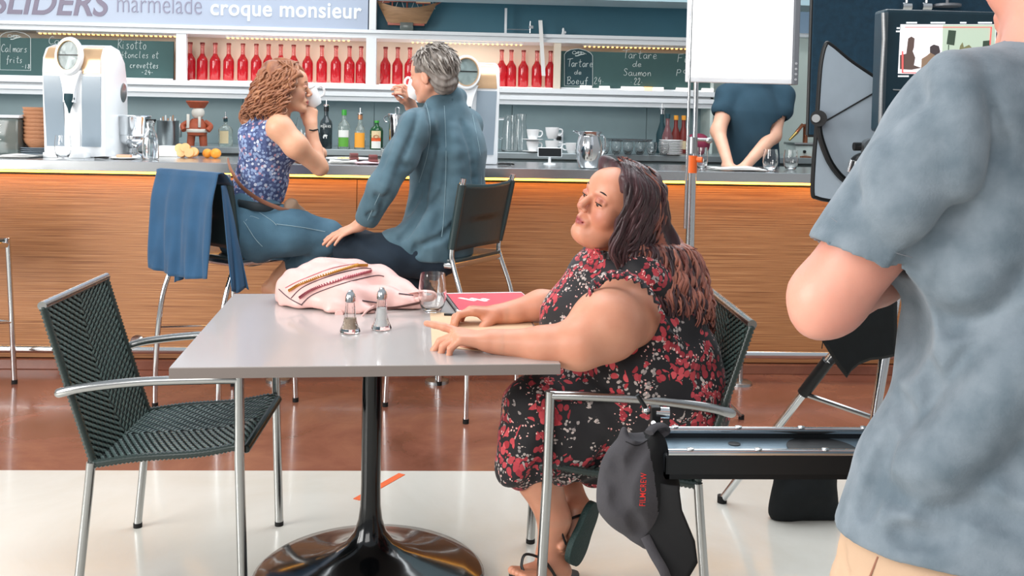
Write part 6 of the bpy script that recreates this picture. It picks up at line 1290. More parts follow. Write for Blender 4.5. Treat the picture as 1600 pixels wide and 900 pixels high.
x = P(838, 50, YS).x; t = thing('cloth_strip', 'white strip of cloth hanging over the shelf edge in front of the bottles', 'cloth strip', (x, SHF-.02, zs_)); 
MB().grid(lambda u, v: (.006+.026*u+.030*v, -.016-.004*math.sin(v*6)*u, .09-.375*v if v > .0 else .09), 3, 14, thick=.003).build('strip', M['paper'], t, local=True, ang=80); t.location = (x, SHF-.012, zs_)
t = thing('small_figurine', 'tiny white figurine on the top shelf right of the cloth strip', 'figurine', (P(880, 55, YS).x, YS, zs_)); MB().lathe([(0, 0), (.018, 0), (.012, .012), (.008, .03), (.010, .036), (.006, .05), (0, .052)], n=12).build('figure', M['whiteplastic'], t, local=True); MB().ell((.012, 0, .02), (.01, .008, .01), 10, 8).build('wing', M['whiteplastic'], t, local=True)
# small things near the left dispenser and the cups
M['salmon'] = mat('salmon_pink_food', '#e8ab8c', .5)
t = thing('snack_plate', 'white plate with a salmon pink slice in front of the silver bucket', 'plate', (sx(194, 5.22, 0), 5.22, BT)); MB().lathe([(0, 0), (.05, 0), (.085, .008), (.084, .011), (.048, .004), (0, .004)], n=30).build('dish', M['porcelain'], t, local=True); MB().box((.0, 0, .014), (.075, .03, .018)).build('slice', M['salmon'], t, local=True, bevel=.005)
for px, Y, lab in ((160, 5.16, 'black cable coiled at the foot of the left dispenser'), (790, 5.25, 'black cable coiled on the bar left of the cups')):
    x = sx(px, Y, 0); pts = [Vector((x+.045*math.cos(a*.9)*(1-.05*a), Y+.03*math.sin(a*.9), BT+.006+.003*abs(math.sin(a)))) for a in np.linspace(0, 9, 40)]
    o = MB().tube(pts, .0045, 6).build('power_cable', M['rubber'], origin=(x, Y, BT)); setp(o, lab, 'cable')
# ================================================================== FILM GEAR
M['lit'] = mat('glowing_white_diffuser', '#ffffff', .5, emit=('#fffdfb', 1.5)); M['greyplastic'] = mat('dark_grey_plastic', '#6d7076', .4); M['whiteframe'] = mat('white_frame', '#eceef2', .4)
YP = 4.05
lp = thing('studio_lamp', 'glowing white light panel on a stand at top right of the woman', 'light panel', (P(1160, 60, YP).x, YP, P(1160, 128, YP).z))
x0, x1 = P(1075, 60, YP).x, P(1240, 60, YP).x; z0, z1 = P(1160, 130, YP).z, P(1160, -90, YP).z
MB().bb(x0, x1, YP, YP+.035, z0, z1).build('housing', M['whiteframe'], lp, smooth=False, bevel=.004)
MB().bb(x0+.006, x1-.006, YP-.004, YP, z0+.022, z1-.02).build('glowing_diffuser', M['lit'], lp, smooth=False)
MB().bb(x1, x1+.024, YP-.006, YP+.05, z0-.002, z1).build('control_side', M['greyplastic'], lp, smooth=False, bevel=.003)
for k in range(4): MB().lathe([(.0045, .0), (.0045, .002), (.0030, .002), (.003, 0)], c=(x1+.012, YP-.0065, z0+.020+.022*k), n=12, ax=(0, -1, 0)).build('button_ring', M['whiteframe'], lp)
st = thing('light_stand', 'chrome light stand with orange clamp carrying the glowing panel', 'light stand', (P(1086, 400, YP+.07).x, YP+.08, 0))
xp = P(1086, 200, YP+.08).x
MB().cyl((xp, YP+.08, .25), (xp, YP+.08, z1-.02), .0105, n=16).build('upper_pole', M['chrome'], st); MB().cyl((xp-.012, YP+.08, .20), (xp-.012, YP+.08, P(1080, 270, YP+.08).z), .016, n=16).build('lower_pole', M['chrome'], st)
zc = lambda y: P(1080, y, YP+.08).z
MB().cyl((xp-.008, YP+.08, zc(240)), (xp-.008, YP+.08, zc(214)), .020, n=20).build('steel_collar', M['brushed'], st)
b = MB(); b.cyl((xp-.012, YP+.08, zc(270)), (xp-.012, YP+.08, zc(243)), .0245, n=20); b.cyl((xp-.006, YP+.08, zc(249)), (xp+.03, YP+.06, zc(249)), .012, n=12); b.build('orange_clamp', M['orange'], st)
b = MB(); b.cyl((xp, YP+.08, zc(218)), (xp+.05, YP+.07, zc(218)), .007, n=12); b.ell((xp+.058, YP+.068, zc(219)), (.016, .012, .013)); b.build('knob', M['brushed'], st)
MB().cyl((xp+.03, YP+.06, z0+.05), (xp+.03, YP+.03, z0+.05), .012, n=12).build('mount_pin', M['brushed'], st)
for (fx, fy) in ((1.276, 4.299), (.72, 4.42), (.97, 3.80)):
    MB().cyl((xp-.012, YP+.08, .30), (fx, fy, .012), .009, n=10).build('leg', M['tube'], st); MB().cyl((fx, fy, 0), (fx, fy, .02), .013, n=10).build('foot_cap', M['rubber'], st)
s2 = thing('steel_rod', 'slim white steel rod hanging just left of the light stand pole', 'rod', (P(1077, 200, YP).x, YP-.05, 0)); xr = P(1076, 200, YP-.05).x
MB().tube([(xr-.004, YP-.05, zc(352)), (xr, YP-.05, z1)], .006, 10).build('rod', M['chrome'], s2)

# black flag
M['flag'] = mat('black_blue_flag_cloth', '#16384c', .85, noise=(60, .3), bump=(300, .3)); YF = 2.55
fl = thing('flag_panel', 'large dark blue black cloth flag behind the monitor at top right', 'flag', (P(1400, 100, YF).x, YF, P(1400, 205, YF).z))
xa, xb, za, zb = P(1268, 60, YF).x, P(1720, 60, YF).x, P(1400, 214, YF).z, P(1400, -160, YF).z
MB().bb(xa, xb, YF, YF+.012, za, zb).build('cloth', M['flag'], fl, smooth=False, bevel=.004)
for a, c in (((xa, YF+.006, za), (xa, YF+.006, zb)), ((xa, YF+.006, za), (xb, YF+.006, za)), ((xb, YF+.006, za), (xb, YF+.006, zb)), ((xa, YF+.006, zb), (xb, YF+.006, zb))): MB().cyl(a, c, .0055, n=10).build('frame_rod', M['black'], fl)
MB().cyl((xb-.1, YF+.03, 0), (xb-.1, YF+.03, zb), .014, n=12).build('stand_pole', M['chrome'], fl)
for fx, fy in ((xb-.45, YF+.2), (xb+.25, YF+.25), (xb-.1, YF-.1)): MB().cyl((xb-.1, YF+.03, .25), (fx, fy, .01), .010, n=8).build('stand_leg', M['chrome'], fl)
for k, px in enumerate((1416, 1447, 1480)):
    c = P(px, 8, YF-.02); b = MB(); b.cyl((c.x, c.y, c.z), (c.x, c.y, c.z+.12), .004, n=8)
    if k < 2: b.cyl((c.x-.012, c.y, c.z-.004), (c.x+.012, c.y, c.z-.004), .011, n=14)
    else: b.lathe([(0, 0), (.035, .002), (.035, .008), (0, .010)], c=(c.x, c.y, c.z-.006), n=20)
    t = thing('hanging_fitting', ['chrome clip with twin rods above the monitor, leftmost of three', 'chrome clip above the monitor, middle of three', 'round dark fitting above the monitor, rightmost of three'][k], 'fitting', c, 0, 'fittings clipped over the flag'); b.build('fitting', M['chrome'] if k < 2 else M['greyplastic'], t)
# monitor
YM_ = 1.75; M['monbody'] = mat('monitor_body', '#17323e', .35, noise=(30, .2)); 
mo = thing('field_monitor', 'black camera monitor showing two seated women in a red frame line', 'monitor', (P(1480, 140, YM_).x, YM_, P(1480, 140, YM_).z))
mp = lambda x, y, Y=YM_: P(x, y, Y)
MB().bb(mp(1381, 80).x, mp(1640, 80).x, YM_, YM_+.05, mp(1480, 208).z, mp(1480, 16).z).build('housing', M['monbody'], mo, smooth=False, bevel=.006)
MB().tube([mp(1380, 20, YM_-.004), mp(1381, 60, YM_-.004), mp(1377, 130, YM_-.004), mp(1375, 205, YM_-.004)], .0035, 8).build('bright_edge', M['brushed'], mo)
MB().tube([mp(1395, 140, YM_-.003), mp(1432, 142, YM_-.003)], .0012, 6).build('edge_line', M['brushed'], mo)
MB().bb(mp(1640, 80).x-.06, mp(1640, 80).x-.02, YM_+.05, YM_+.08, 0, mp(1480, 100).z).build('stand_post', M['black'], mo, smooth=False)
def em(n, c, k=1.0): 
    if n not in M: M[n] = mat(n, c, .4, emit=(c, k))
    return M[n]
def flat(name, poly, m, dy, par=mo): return MB().prism(poly, lambda p: P(p[0], p[1], YM_-dy), lambda p: P(p[0], p[1], YM_-dy+.0004)).build(name, m, par, smooth=False)
sc = flat('screen', [(1407, 38), (1557, 38), (1553, 118), (1403, 115)], em('screen_white', '#e8e6ea', .85), .001)
sf = lambda n, poly, m, dy: flat(n, poly, m, dy, mo)
sf('screen_image', [(1473, 38.5), (1556, 38.5), (1552, 117), (1471, 115)], em('screen_green', '#a8b8a6', .8), .0016)
sf('screen_image', [(1416, 84), (1419, 60), (1424, 57), (1429, 60), (1428, 74), (1426, 80), (1430, 90), (1428, 102), (1440, 106), (1424, 109), (1406, 108), (1406, 86)], em('screen_brown', '#5d4d48', .5), .0020)
sf('screen_image', [(1439, 112), (1440, 92), (1448, 87), (1454, 82), (1453, 74), (1458, 70), (1466, 72), (1468, 80), (1466, 88), (1472, 98), (1470, 113)], em('screen_tan', '#8a7360', .5), .0020)
sf('screen_image', [(1453, 82), (1453, 73), (1459, 69.5), (1467, 72), (1469, 80), (1466, 92), (1463, 97), (1461, 86)], em('screen_darkhair', '#4a4244', .4), .0024)
sf('screen_image', [(1482, 47), (1494, 48), (1491, 71), (1479, 69)], em('screen_darkgreen', '#3f4f42', .4), .0020); sf('screen_image', [(1481.5, 70), (1483, 70), (1482, 92), (1481, 92)], em('screen_darkgreen', '#3f4f42', .4), .0020)
sf('screen_image', [(1498, 84), (1500, 72), (1504, 66), (1506, 74), (1514, 70), (1519, 75), (1512, 82)], em('screen_plant', '#7c7a58', .5), .0020); sf('screen_image', [(1536, 64), (1547, 63), (1546, 78), (1535, 77)], em('screen_darkgreen', '#3f4f42', .4), .0020)
for q in ([(1409, 80), (1411.5, 80), (1411.5, 114), (1409, 114)], [(1409, 112.5), (1445, 113.5), (1445, 115), (1409, 114)], [(1414, 42), (1550, 42), (1550, 43), (1414, 43)], [(1548, 42), (1550, 42), (1548, 70), (1546, 70)]): sf('frame_line', q, em('screen_red', '#e85a58', 1.0), .0028)
for (x, y, w) in ((1416, 35.5, 17), (1454, 35.5, 23), (1500, 35.5, 10), (1528, 35.5, 22), (1401, 44, 5), (1400, 49, 7), (1557, 44, 6), (1557, 49, 8), (1557, 64, 6), (1555, 69, 8), (1403, 119, 17), (1429, 120, 12)): sf('readout', [(x, y-1.2), (x+w, y-1.2), (x+w, y+1.2), (x, y+1.2)], em('screen_text', '#dfe6ea', .8), .0012)

# grey paddle reflector on an arm
YR = 1.92; M['paddle'] = mat('blue_grey_paddle', '#a3b1bd', .5, noise=(40, .06)); pd = thing('reflector_paddle', 'grey fan shaped paddle with black rim beside the big man\'s shoulder', 'reflector', P(1320, 305, YR))
outl = smooth_path([Vector((a, b, 0)) for a, b in ((1290, 71), (1298, 71), (1330, 97), (1376, 128), (1382, 134), (1380, 142), (1376, 190), (1374, 250), (1366, 312), (1340, 316), (1300, 313), (1276, 308), (1270, 300), (1272, 250), (1276, 200), (1279, 150), (1283, 100))], 5, True)
po = [(v.x, v.y) for v in outl]; cx_, cy_ = 1325, 205
MB().prism(po, lambda p: P(p[0], p[1], YR), lambda p: P(p[0], p[1], YR+.010)).build('panel', M['paddle'], pd, smooth=False)
MB().tube([P(x, y, YR+.004) for x, y in po], .005, 8, closed=True).build('rim', M['black'], pd)
MB().tube(smooth_path([P(*p, YR-.012) for p in ((1279, 190), (1282, 215), (1295, 250), (1310, 272), (1321, 282))], 5), .0065, 8).build('curved_arm', M['black'], pd)
MB().cyl(P(1279, 185, YR+.01), P(1279, 185, YR-.03), .016, n=20).build('pivot_knob', M['black'], pd); MB().cyl(P(1275, 185, YR-.03), P(1275, 185, YR-.034), .008, n=16).build('pivot_screw', M['brushed'], pd)
MB().cyl(P(1285, 192, YR-.002), P(1378, 138, YR-.002), .0015, n=6).build('cord', M['black'], pd); MB().cyl(P(1377, 134, YR), P(1377, 134, YR-.006), .005, n=12).build('rivet', M['brushed'], pd)
hd = thing('grip_head', 'black and chrome grip head in front of the grey paddle', 'grip head', P(1358, 250, YR-.1))
MB().cyl(P(1334, 229, YR-.08), P(1352, 229, YR-.08), .008, n=12).build('lever', M['black'], hd); MB().lathe([(.006, 0), (.017, 0), (.017, .02), (.006, .02)], c=P(1357, 230, YR-.08), n=20, ax=(0, -1, 0), closed=True).build('ring', M['brushed'], hd)
q = SDF(.015); q.rc(P(1350, 262, YR-.06), P(1385, 255, YR-.06), .030, .032); q.rc(P(1345, 272, YR-.06), P(1350, 265, YR-.06), .012, .016); sdf_obj('clamp_body', q, M['black'], hd, .005)
MB().tube([P(*p, YR-.09) for p in ((1325, 268), (1330, 250), (1337, 252), (1332, 270))], .003, 8, closed=True).build('chrome_loop', M['chrome'], hd)
MB().cyl(P(1385, 255, YR-.06), P(1470, 262, YR-.03), .012, n=12).build('arm', M['black'], hd)

# tripod behind the big man
apex = P(1400, 425, 2.92); tr = thing('tripod', 'chrome tripod with black collar standing behind the big man', 'tripod', (apex.x, 2.95, 0))
f1, f2, f3 = Vector((.935, 3.35, .01)), G(1330, 900, .01), Vector((2.0, 3.15, .01))
for f_, nm in ((f1, 'leg'), (f2, 'leg'), (f3, 'leg')): MB().cyl(apex, f_, .0135, n=14).build('leg', M['chrome'], tr); MB().cyl(f_-Vector((0, 0, .01)), f_+Vector((0, 0, .015)), .017, n=12).build('foot_cap', M['rubber'], tr)
MB().cyl(apex+Vector((.02, 0, 0)), f2+Vector((.03, .02, .18)), .008, n=10).build('brace_rod', M['chrome'], tr)
j1 = apex.lerp(f1, .40); MB().cyl(apex.lerp(f1, .36), apex.lerp(f1, .50), .020, n=14).build('collar', M['black'], tr); MB().cyl(apex.lerp(f1, .36)+Vector((0, -.02, .0)), apex.lerp(f1, .34)+Vector((.02, -.02, .01)), .010, n=10).build('collar_lever', M['black'], tr)
MB().tube([apex.lerp(f1, .50), P(1385, 660, 2.95), apex.lerp(f3, .6)], .0085, 8).build('spreader', M['tube'], tr); MB().cyl(apex-Vector((0, 0, .02)), apex+Vector((0, 0, .10)), .03, n=20).build('head_block', M['black'], tr)
bgk = thing('cloth_pouch', 'black cloth pouch hanging on the tripod behind the man\'s elbow', 'pouch', P(1350, 520, 2.86))
pl = [(1283, 531), (1330, 500), (1372, 478), (1402, 462), (1402, 556), (1385, 560), (1360, 563), (1342, 570), (1330, 580), (1323, 591), (1308, 572), (1296, 552)]
c_ = (1345, 525)
def pf(p, y, s=1): return P(c_[0]+(p[0]-c_[0])*s, c_[1]+(p[1]-c_[1])*s, y)
b = MB(); n = len(pl); rings = [[pf(p, 2.84, .90) for p in pl], [pf(p, 2.855, .99) for p in pl], [pf(p, 2.875, 1) for p in pl], [pf(p, 2.89, .96) for p in pl]]; vs = sum(rings, []); fs = [tuple(range(n))]+[(i*n+k, i*n+(k+1) % n, (i+1)*n+(k+1) % n, (i+1)*n+k) for i in range(3) for k in range(n)]+[tuple(range(4*n-1, 3*n-1, -1))]
b.add(vs, fs).build('pouch_body', M['blackfabric'], bgk, bevel=0); MB().tube([P(1286, 531, 2.85), P(1284, 545, 2.85)], .0015, 5).build('loose_thread', M['blackfabric'], bgk); MB().tube([P(*p, 2.848) for p in ((1288, 532), (1335, 505), (1400, 470))], .002, 5).build('seam', M['greyplastic'], bgk)
sb = thing('sandbag', 'black sandbag on the pale floor below the tray', 'sandbag', G(1264, 822)); q = SDF(.03); c = G(1264, 820, 0)+Vector((0, .05, 0))
q.rc(c+Vector((-.085, 0, .022)), c+Vector((.085, 0, .022)), .030, .030); q.rc(c+Vector((-.075, 0, .16)), c+Vector((.075, 0, .16)), .022, .022); q.rc(c+Vector((-.06, 0, .09)), c+Vector((.06, 0, .09)), .045, .045, .05); q.cut((0, 0, .001), (0, 0, -1)); q.rc(c+Vector((-.06, 0, .05)), c+Vector((.06, 0, .17)), .03, .03, .05)
for s_ in (-1, 1): q.rc(c+Vector((s_*.098, 0, .022)), c+Vector((s_*.084, 0, .17)), .018, .014, .02)
sdf_obj('bag_body', q, M['blackfabric'], sb, .006); MB().tube([c+Vector((-.04, 0, .17)), c+Vector((0, 0, .24)), c+Vector((.04, 0, .17))], .008, 8, flat=.4).build('strap', M['blackfabric'], sb)

# tray with chrome rails
ZT = .80; ty0, ty1 = 1.53, 1.655; tx0, tx1 = .335, 1.05
M['tray'] = mat('black_anodised_tray', '#181b1e', .4, .3); M['trayplate'] = mat('blue_grey_metal_plate', '#8ea4b2', .3, .8, noise=(6, .15))
ty = thing('camera_tray', 'black equipment tray with two chrome rails beside the big man', 'tray', (.7, 1.6, ZT))
b = MB(); b.bb(tx0, tx1, ty0, ty0+.008, ZT-.038, ZT); b.bb(tx0, tx1, ty1-.008, ty1, ZT-.038, ZT); b.bb(tx0, tx0+.006, ty0, ty1, ZT-.038, ZT-.004); b.bb(tx1-.006, tx1, ty0, ty1, ZT-.038, ZT); b.bb(tx0, tx1, ty0, ty1, ZT-.038, ZT-.030); b.build('channel', M['tray'], ty, smooth=False)
hx, hr = G(1283, 700, ZT-.01), .034
pl = [(tx0+.006, ty0+.008), (tx1-.006, ty0+.008), (tx1-.006, ty1-.008), (tx0+.006, ty1-.008)]
MB().bb(tx0+.006, tx1-.006, ty0+.008, ty1-.008, ZT-.030, ZT-.010).build('floor_plate', M['trayplate'], ty, smooth=False)
MB().lathe([(0, .0), (.055, .0), (.058, .0015), (0, .0015)], c=(hx.x, (ty0+ty1)/2, ZT-.0099), n=40).build('round_recess', M['black'], ty)
h2 = G(1147, 703, ZT-.02); MB().lathe([(0, 0), (.010, 0), (.0105, .001), (0, .001)], c=(h2.x, h2.y, ZT-.0099), n=24).build('screw_hole', M['black'], ty)
for yy in (ty0+.006, ty1-.006):
    MB().cyl((tx0+.004, yy, ZT+.003), (tx1, yy, ZT+.003), .0062, n=14).build('rail', M['chrome'], ty)
    for k in range(6): MB().lathe([(0, .003), (.006, .002), (.0065, 0)], c=(tx0+.04+.11*k, yy, ZT+.0082), n=12).build('rivet', M['brushed'], ty)
MB().cyl((.98, 1.59, 0), (.98, 1.59, ZT-.038), .022, n=16).build('support_post', M['black'], ty)
for a in (0, 2.1, 4.2): MB().cyl((.98, 1.59, .15), (.98+.28*math.cos(a+.3), 1.59+.28*math.sin(a+.3), .01), .012, n=8).build('support_leg', M['black'], ty)
cl = thing('clamp', 'black clamp with chrome barrel standing on the tray\'s left end', 'clamp', (.345, 1.60, ZT)); YC = 1.60
MB().bb(P(1016, 660, YC).x, P(1031, 660, YC).x, YC-.008, YC+.008, ZT-.02, P(1020, 634, YC).z).build('upright', M['black'], cl, smooth=False, bevel=.002)
MB().cyl(P(1024, 644, YC), P(1045, 645, YC), .0092, n=20).build('chrome_barrel', M['chrome'], cl); MB().cyl(P(1014, 646, YC-.012), P(996, 617, YC-.012), .0042, .0036, n=10).build('lever', M['black'], cl); MB().ell(P(1010, 641, YC-.012), (.006,)*3, 12, 8).build('lever_joint', M['chrome'], cl); MB().cyl(P(1021, 661, YC-.008), P(1021, 661, YC-.013), .004, n=10).build('screw', M['chrome'], cl)
# cap
M['capgrey'] = mat('washed_charcoal_cap_cloth', '#454347', .9, noise=(14, .3), bump=(260, .3)); M['capblack'] = mat('black_cap_cloth', '#0e0e10', .9); M['capred'] = mat('red_embroidery', '#e0322c', .7)
YK = 1.575; cp_ = thing('baseball_cap', 'charcoal baseball cap with red FILMCREW hanging from the clamp', 'cap', P(1010, 672, YK))
q = SDF(.015); pk = lambda x, y, dy=0: P(x, y, YK+dy)
q.chain([pk(1000, 690), pk(990, 735), pk(988, 780), pk(1004, 820)], [.030, .046, .050, .028], .03, flat=((0, 1, 0), .75)); q.chain([pk(1020, 700), pk(1022, 760), pk(1018, 815)], [.022, .036, .026], .02, flat=((0, 1, 0), .7)); q.rc(pk(1008, 835), pk(1012, 848), .012, .008, .02)
q.el(pk(997, 668), (.024, .030, .020), k=.006, op=-1); q.rc(pk(975, 672), pk(976, 700), .005, .008, .01)
M_, F_ = q.mesh(.006); bk = BVHTree.FromPolygons([Vector(v) for v in M_], [tuple(f) for f in F_])
for pts, r_, o_ in (([(1012, 690), (990, 720), (972, 765), (975, 800)], .010, .0065), ([(950, 745), (965, 760), (962, 790)], .010, .006), ([(985, 800), (1000, 830)], .008, .0055), ([(960, 720), (968, 745)], .008, .005)): groove(q, bk, pts, r_, o_, .012)
xb_ = pk(1019, 760).x
co = sdf_obj('crown', q, [M['capgrey'], M['capblack']], cp_, .0032, split=lambda c: (c[:, 0] > xb_+(-.16)*(c[:, 2]-pk(1015, 760).z)).astype(int))
bk = surf_of(co)
def brim(u, v):
    a = pk(1024, 752, -.02).lerp(pk(1006, 838, -.02), v); e = [(1057, 752), (1062, 790), (1082, 838), (1086, 870), (1070, 897), (1046, 905)]
    t_ = v*5; i = min(int(t_), 4); ex, ey = [e[i][k]+(e[i+1][k]-e[i][k])*(t_-i) for k in (0, 1)]; p = a.lerp(pk(ex, ey, -.035), u); return p+Vector((0, -.018*math.sin(u*1.57), 0))
MB().grid(brim, 12, 20, thick=.004).build('brim', M['capblack'], cp_, ang=180)
MB().tube(smooth_path([pk(1008, 838, -.03), pk(1022, 866, -.045), pk(1036, 890, -.055), pk(1044, 910, -.055)], 5), .008, 8, flat=.35, upv=(1, 0, .3)).build('brim_edge', M['capgrey'], cp_)
MB().tube(smooth_path([pk(1014, 676, -.02), pk(1022, 668, -.01), pk(1036, 665, 0), (pk(1040, 672, .01)), pk(1024, 682, 0)], 5), .009, 8, flat=.5).build('strap', M['capgrey'], cp_)
MB().tube([h[0]+h[1]*.0006 for h in hits(bk, [(978, 690), (995, 696), (1012, 688)], 5)], .0008, 5).build('seam', M['capblack'], cp_)
c = bpy.data.curves.new('t', 'FONT'); c.body = 'FILMCREW'; c.offset = .002; c.space_character = 1.08; o = bpy.data.objects.new('t', c); COL.objects.link(o); bpy.context.view_layer.update(); me = bpy.data.meshes.new_from_object(o.evaluated_get(bpy.context.evaluated_depsgraph_get())); bpy.data.objects.remove(o)
cc = np.array([v.co[:] for v in me.vertices]); w_, h_ = cc[:, 0].max(), cc[:, 1].max(); mb = MB()
for v in cc:
    u_, t_ = v[0]/w_, v[1]/h_; px, py = 1007.5+(1010-1007.5)*u_-9*t_*1.0, 791-52*u_-.3*t_; h = hits(bk, [(px, py), (px+.01, py)], 1); mb.v.append(tuple(h[0][0]+h[0][1]*.0012 if h else pk(px, py, -.05)))
mb.f = [tuple(p.vertices) for p in me.polygons]; mb.m = [0]*len(mb.f); mb.build('embroidered_lettering', M['capred'], cp_, smooth=False)

# ================================================================== MAN IN THE GREY T-SHIRT (foreground right)
M['heather'] = mat('heather_grey_tshirt', '#7c8790', .95, noise=(22, .25), col2='#5d6b75', bump=(330, .25), sheen=.15); M['khaki'] = mat('khaki_trousers', '#c9a98d', .9, noise=(12, .12), bump=(250, .2))
M['skinE'] = skin_mat('skin_pink_fair', '#dc9f8a', '#cf8070', '#b8685c', .2)
pg = thing('person', 'man in a heather grey t-shirt standing close at the right, seen from behind', 'person', (.80, 1.2, 0))
Yg = 1.20; sh = P(1510, 190, 1.19); el = P(1292, 466, 1.24); wr = P(1452, 392, 1.47)
s = SDF(.02); hC = P(1668, -62, 1.24); hRg = rotm((-.35, .93, -.05), (0, 0, 1))
s.chain([sh, P(1398, 332, 1.215), el], [.048, .052, .048], .02); s.chain([el, P(1365, 428, 1.33), wr], [.045, .042, .028], .02); s.el(P(1272, 500, 1.235), (.016, .018, .016), k=.03)
s.rc(hC-Vector((0, 0, .02)), P(1650, 90, 1.22), .060, .066, .03); s.rc(P(1650, 90, 1.22), P(1700, 250, 1.23), .055, .08); s.rc(P(1640, 140, 1.22), sh, .035, .045); s.rc(P(1700, 250, 1.23), P(1680, 700, 1.23), .08, .09)
shr = P(1950, 200, 1.22); s.rc(P(1680, 120, 1.22), shr, .05, .055); elr = P(2080, 420, 1.32); s.chain([shr, elr, P(2000, 430, 1.58)], [.058, .045, .030])
for k_, x_ in ((-1, 1560), (1, 1780)): a0 = P(x_, 800, 1.22); s.chain([a0, Vector((a0.x, 1.20, .48)), Vector((a0.x, 1.17, .10))], [.075, .055, .04])
head(s, hC, hRg, 1.0, 1.02, 1.05, 0)
hand(s, wr, Vector((.5, .85, .05)), Vector((-.1, 0, 1)), 1, [(.4, .6, .3)]*4, 1.0)
hand(s, P(2000, 430, 1.58), Vector((-.3, .95, .05)), Vector((.1, 0, 1)), -1, [(.4, .6, .3)]*4, 1.0)
sdf_obj('body', s, M['skinE'], pg, .008, [(*bx(hC, (.13, .13, .16)), .004), (*bx(wr+Vector((.05, .09, 0)), (.11, .11, .07)), .004)], color=face_tint(hC, hRg)); eyes(pg, hC, hRg, 1.0, 'irisbrown', 'browC')
t = SDF(.045)
t.rc(P(1700, 190, 1.215), P(1720, 300, 1.21), .13, .195, flat=((0, 1, 0), .60)); t.rc(P(1720, 300, 1.21), P(1700, 520, 1.21), .205, .222, flat=((0, 1, 0), .62)); t.rc(P(1700, 520, 1.21), P(1662, 860, 1.21), .222, .272, flat=((0, 1, 0), .66)); t.rc(P(1450, 760, 1.22), P(1432, 880, 1.22), .085, .098, .06)
t.rc(P(1655, 168, 1.21), P(1515, 186, 1.19), .068, .076, .05); t.rc(P(1515, 186, 1.19), P(1345, 402, 1.215), .077, .068, .04); t.rc(P(1480, 240, 1.20), P(1392, 392, 1.215), .080, .060, .04)
t.rc(P(1660, 140, 1.22), shr, .07, .078, .05); t.rc(shr, P(2070, 400, 1.30), .077, .068, .04)
nrm_ = RT*(-.44)+UP*(-.90); hem = P(1362, 386, 1.215); Rr = frame_of(nrm_); Rm = np.array([[Rr[0][i], Rr[1][i], Rr[2][i]] for i in range(3)])
Mt, Ft = t.mesh(.014); bt = BVHTree.FromPolygons([Vector(v) for v in Mt], [tuple(f) for f in Ft])
for pts, r_, o_ in (([(1562, 222), (1530, 262), (1495, 310), (1462, 360), (1432, 405)], .026, .010), ([(1530, 160), (1540, 205), (1520, 260)], .020, .011), ([(1452, 130), (1462, 190), (1478, 240), (1482, 300)], .018, .010), ([(1425, 180), (1450, 240), (1455, 300)], .016, .0095), ([(1430, 400), (1412, 450), (1408, 500)], .026, .010), ([(1500, 120), (1512, 170), (1508, 250), (1500, 300)], .008, .005),
    ([(1400, 300), (1420, 350), (1440, 380)], .016, .010), ([(1560, 520), (1500, 600), (1450, 680), (1420, 740)], .025, .014), ([(1600, 420), (1540, 480), (1480, 500)], .028, .015), ([(1600, 700), (1540, 740), (1440, 760), (1390, 770)], .026, .013), ([(1600, 820), (1520, 790), (1450, 800)], .022, .011), ([(1600, 600), (1570, 680), (1600, 760)], .030, .012), ([(1390, 690), (1370, 740), (1350, 800)], .018, .010), ([(1600, 500), (1560, 560)], .03, .015), ([(1585, 440), (1530, 450), (1490, 440)], .014, .008), ([(1440, 560), (1460, 620), (1455, 680)], .014, .008), ([(1400, 620), (1425, 680), (1420, 720)], .012, .007), ([(1500, 830), (1450, 840), (1400, 835)], .014, .008), ([(1600, 650), (1550, 640), (1510, 660)], .02, .010), ([(1340, 300), (1372, 330), (1390, 360)], .012, .007), ([(1400, 220), (1430, 270), (1432, 310)], .012, .007)): groove(t, bt, pts, r_*.75, o_*.30, .014)
for pts, r_, o_ in (([(1478, 95), (1495, 160), (1500, 230), (1490, 290)], .014, .004), ([(1380, 240), (1400, 300), (1400, 340)], .018, .005), ([(1590, 300), (1540, 380), (1500, 440)], .03, .006), ([(1600, 560), (1520, 660), (1440, 730)], .03, .006), ([(1440, 200), (1445, 270), (1420, 330)], .016, .004)): ridge(t, bt, pts, r_, o_, .03)
t.el(hem+nrm_*.10, (.115, .115, .10), rot=Rm, k=.004, op=-1); t.rc(P(1390, 345, 1.215), P(1330, 430, 1.225), .0600, .0600, .003, -1)
t.rc(hC, P(1652, 72, 1.22), .06, .070, .01, -1)
t.cut(P(1400, 880, 1.13), (.06, -.0, -1), .006)
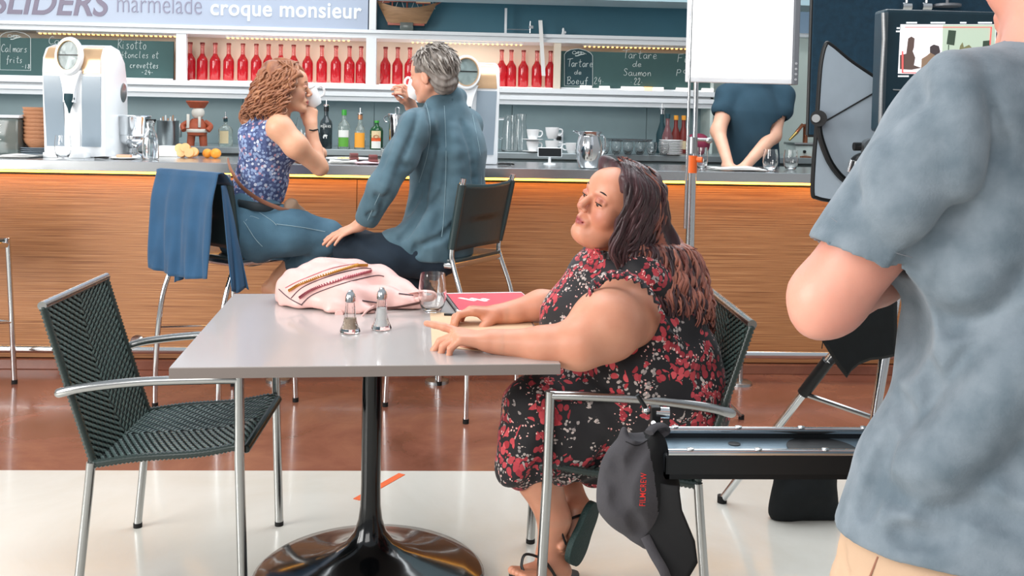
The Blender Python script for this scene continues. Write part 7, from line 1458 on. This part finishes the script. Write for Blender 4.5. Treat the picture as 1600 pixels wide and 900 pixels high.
sdf_obj('tshirt', t, M['heather'], pg, .0043, disp=lambda x, y, z: .0022*vnoise(x, y, z, 18, 3)+.0010*vnoise(x, y, z, 48, 1), it=2)
MB().tube([h[0]+h[1]*.0004 for h in hits(bt, [(1458, 108), (1488, 140), (1505, 190), (1508, 240), (1500, 290)], 8)], .0011, 6).build('shoulder_seam', M['heather'], pg)
MB().tube([h[0]+h[1]*.0008 for h in hits(bt, [(1292, 335), (1330, 362), (1380, 388), (1425, 402)], 6)], .0007, 5).build('hem_stitching', M['greyplastic'], pg)
q = SDF(.03); a0 = P(1560, 900, 1.22); q.rc(P(1520, 890, 1.225), P(1800, 890, 1.225), .125, .13, .05, flat=((0, 1, 0), .8)); q.rc(P(1425, 880, 1.22), P(1425, 905, 1.22), .095, .105, .04, flat=((0, 1, 0), .8))
for x_ in (1500, 1790): a0 = P(x_, 900, 1.22); q.chain([a0, Vector((a0.x+.03, 1.21, .45)), Vector((a0.x+.04, 1.19, .09))], [.13, .095, .075], .03)
Mq, Fq = q.mesh(.014); bq = BVHTree.FromPolygons([Vector(v) for v in Mq], [tuple(f) for f in Fq]); groove(q, bq, [(1315, 850), (1312, 875), (1318, 905)], .008, .002, .008)
sdf_obj('trousers', q, M['khaki'], pg, .008, disp=lambda x, y, z: .003*vnoise(x, y, z, 24, 5)); MB().tube([h[0]+h[1]*.001 for h in hits(bq, [(1372, 870), (1366, 885), (1358, 905)], 4)], .0012, 5).build('pocket_seam', M['tan'], pg)
for x_ in (1500, 1790): a0 = P(x_, 900, 1.22); k_ = SDF(.02); k_.rc((a0.x+.04, 1.15, .05), (a0.x+.04, 1.36, .04), .05, .042, flat=((0, 0, 1), .9)); k_.cut((0, 0, .001), (0, 0, -1)); sdf_obj('shoe', k_, M['shoe'], pg, .01)
k_ = SDF(.02); k_.frame(hC, hRg); k_.el((0, -.020, .045), (.082, .102, .085)); k_.el((0, .09, -.02), (.08, .065, .10), k=.01, op=-1); k_.frame(); sdf_obj('hair', k_, M['hairC'], pg, .006, disp=lambda x, y, z: .002*np.sin(z*300+80*x))
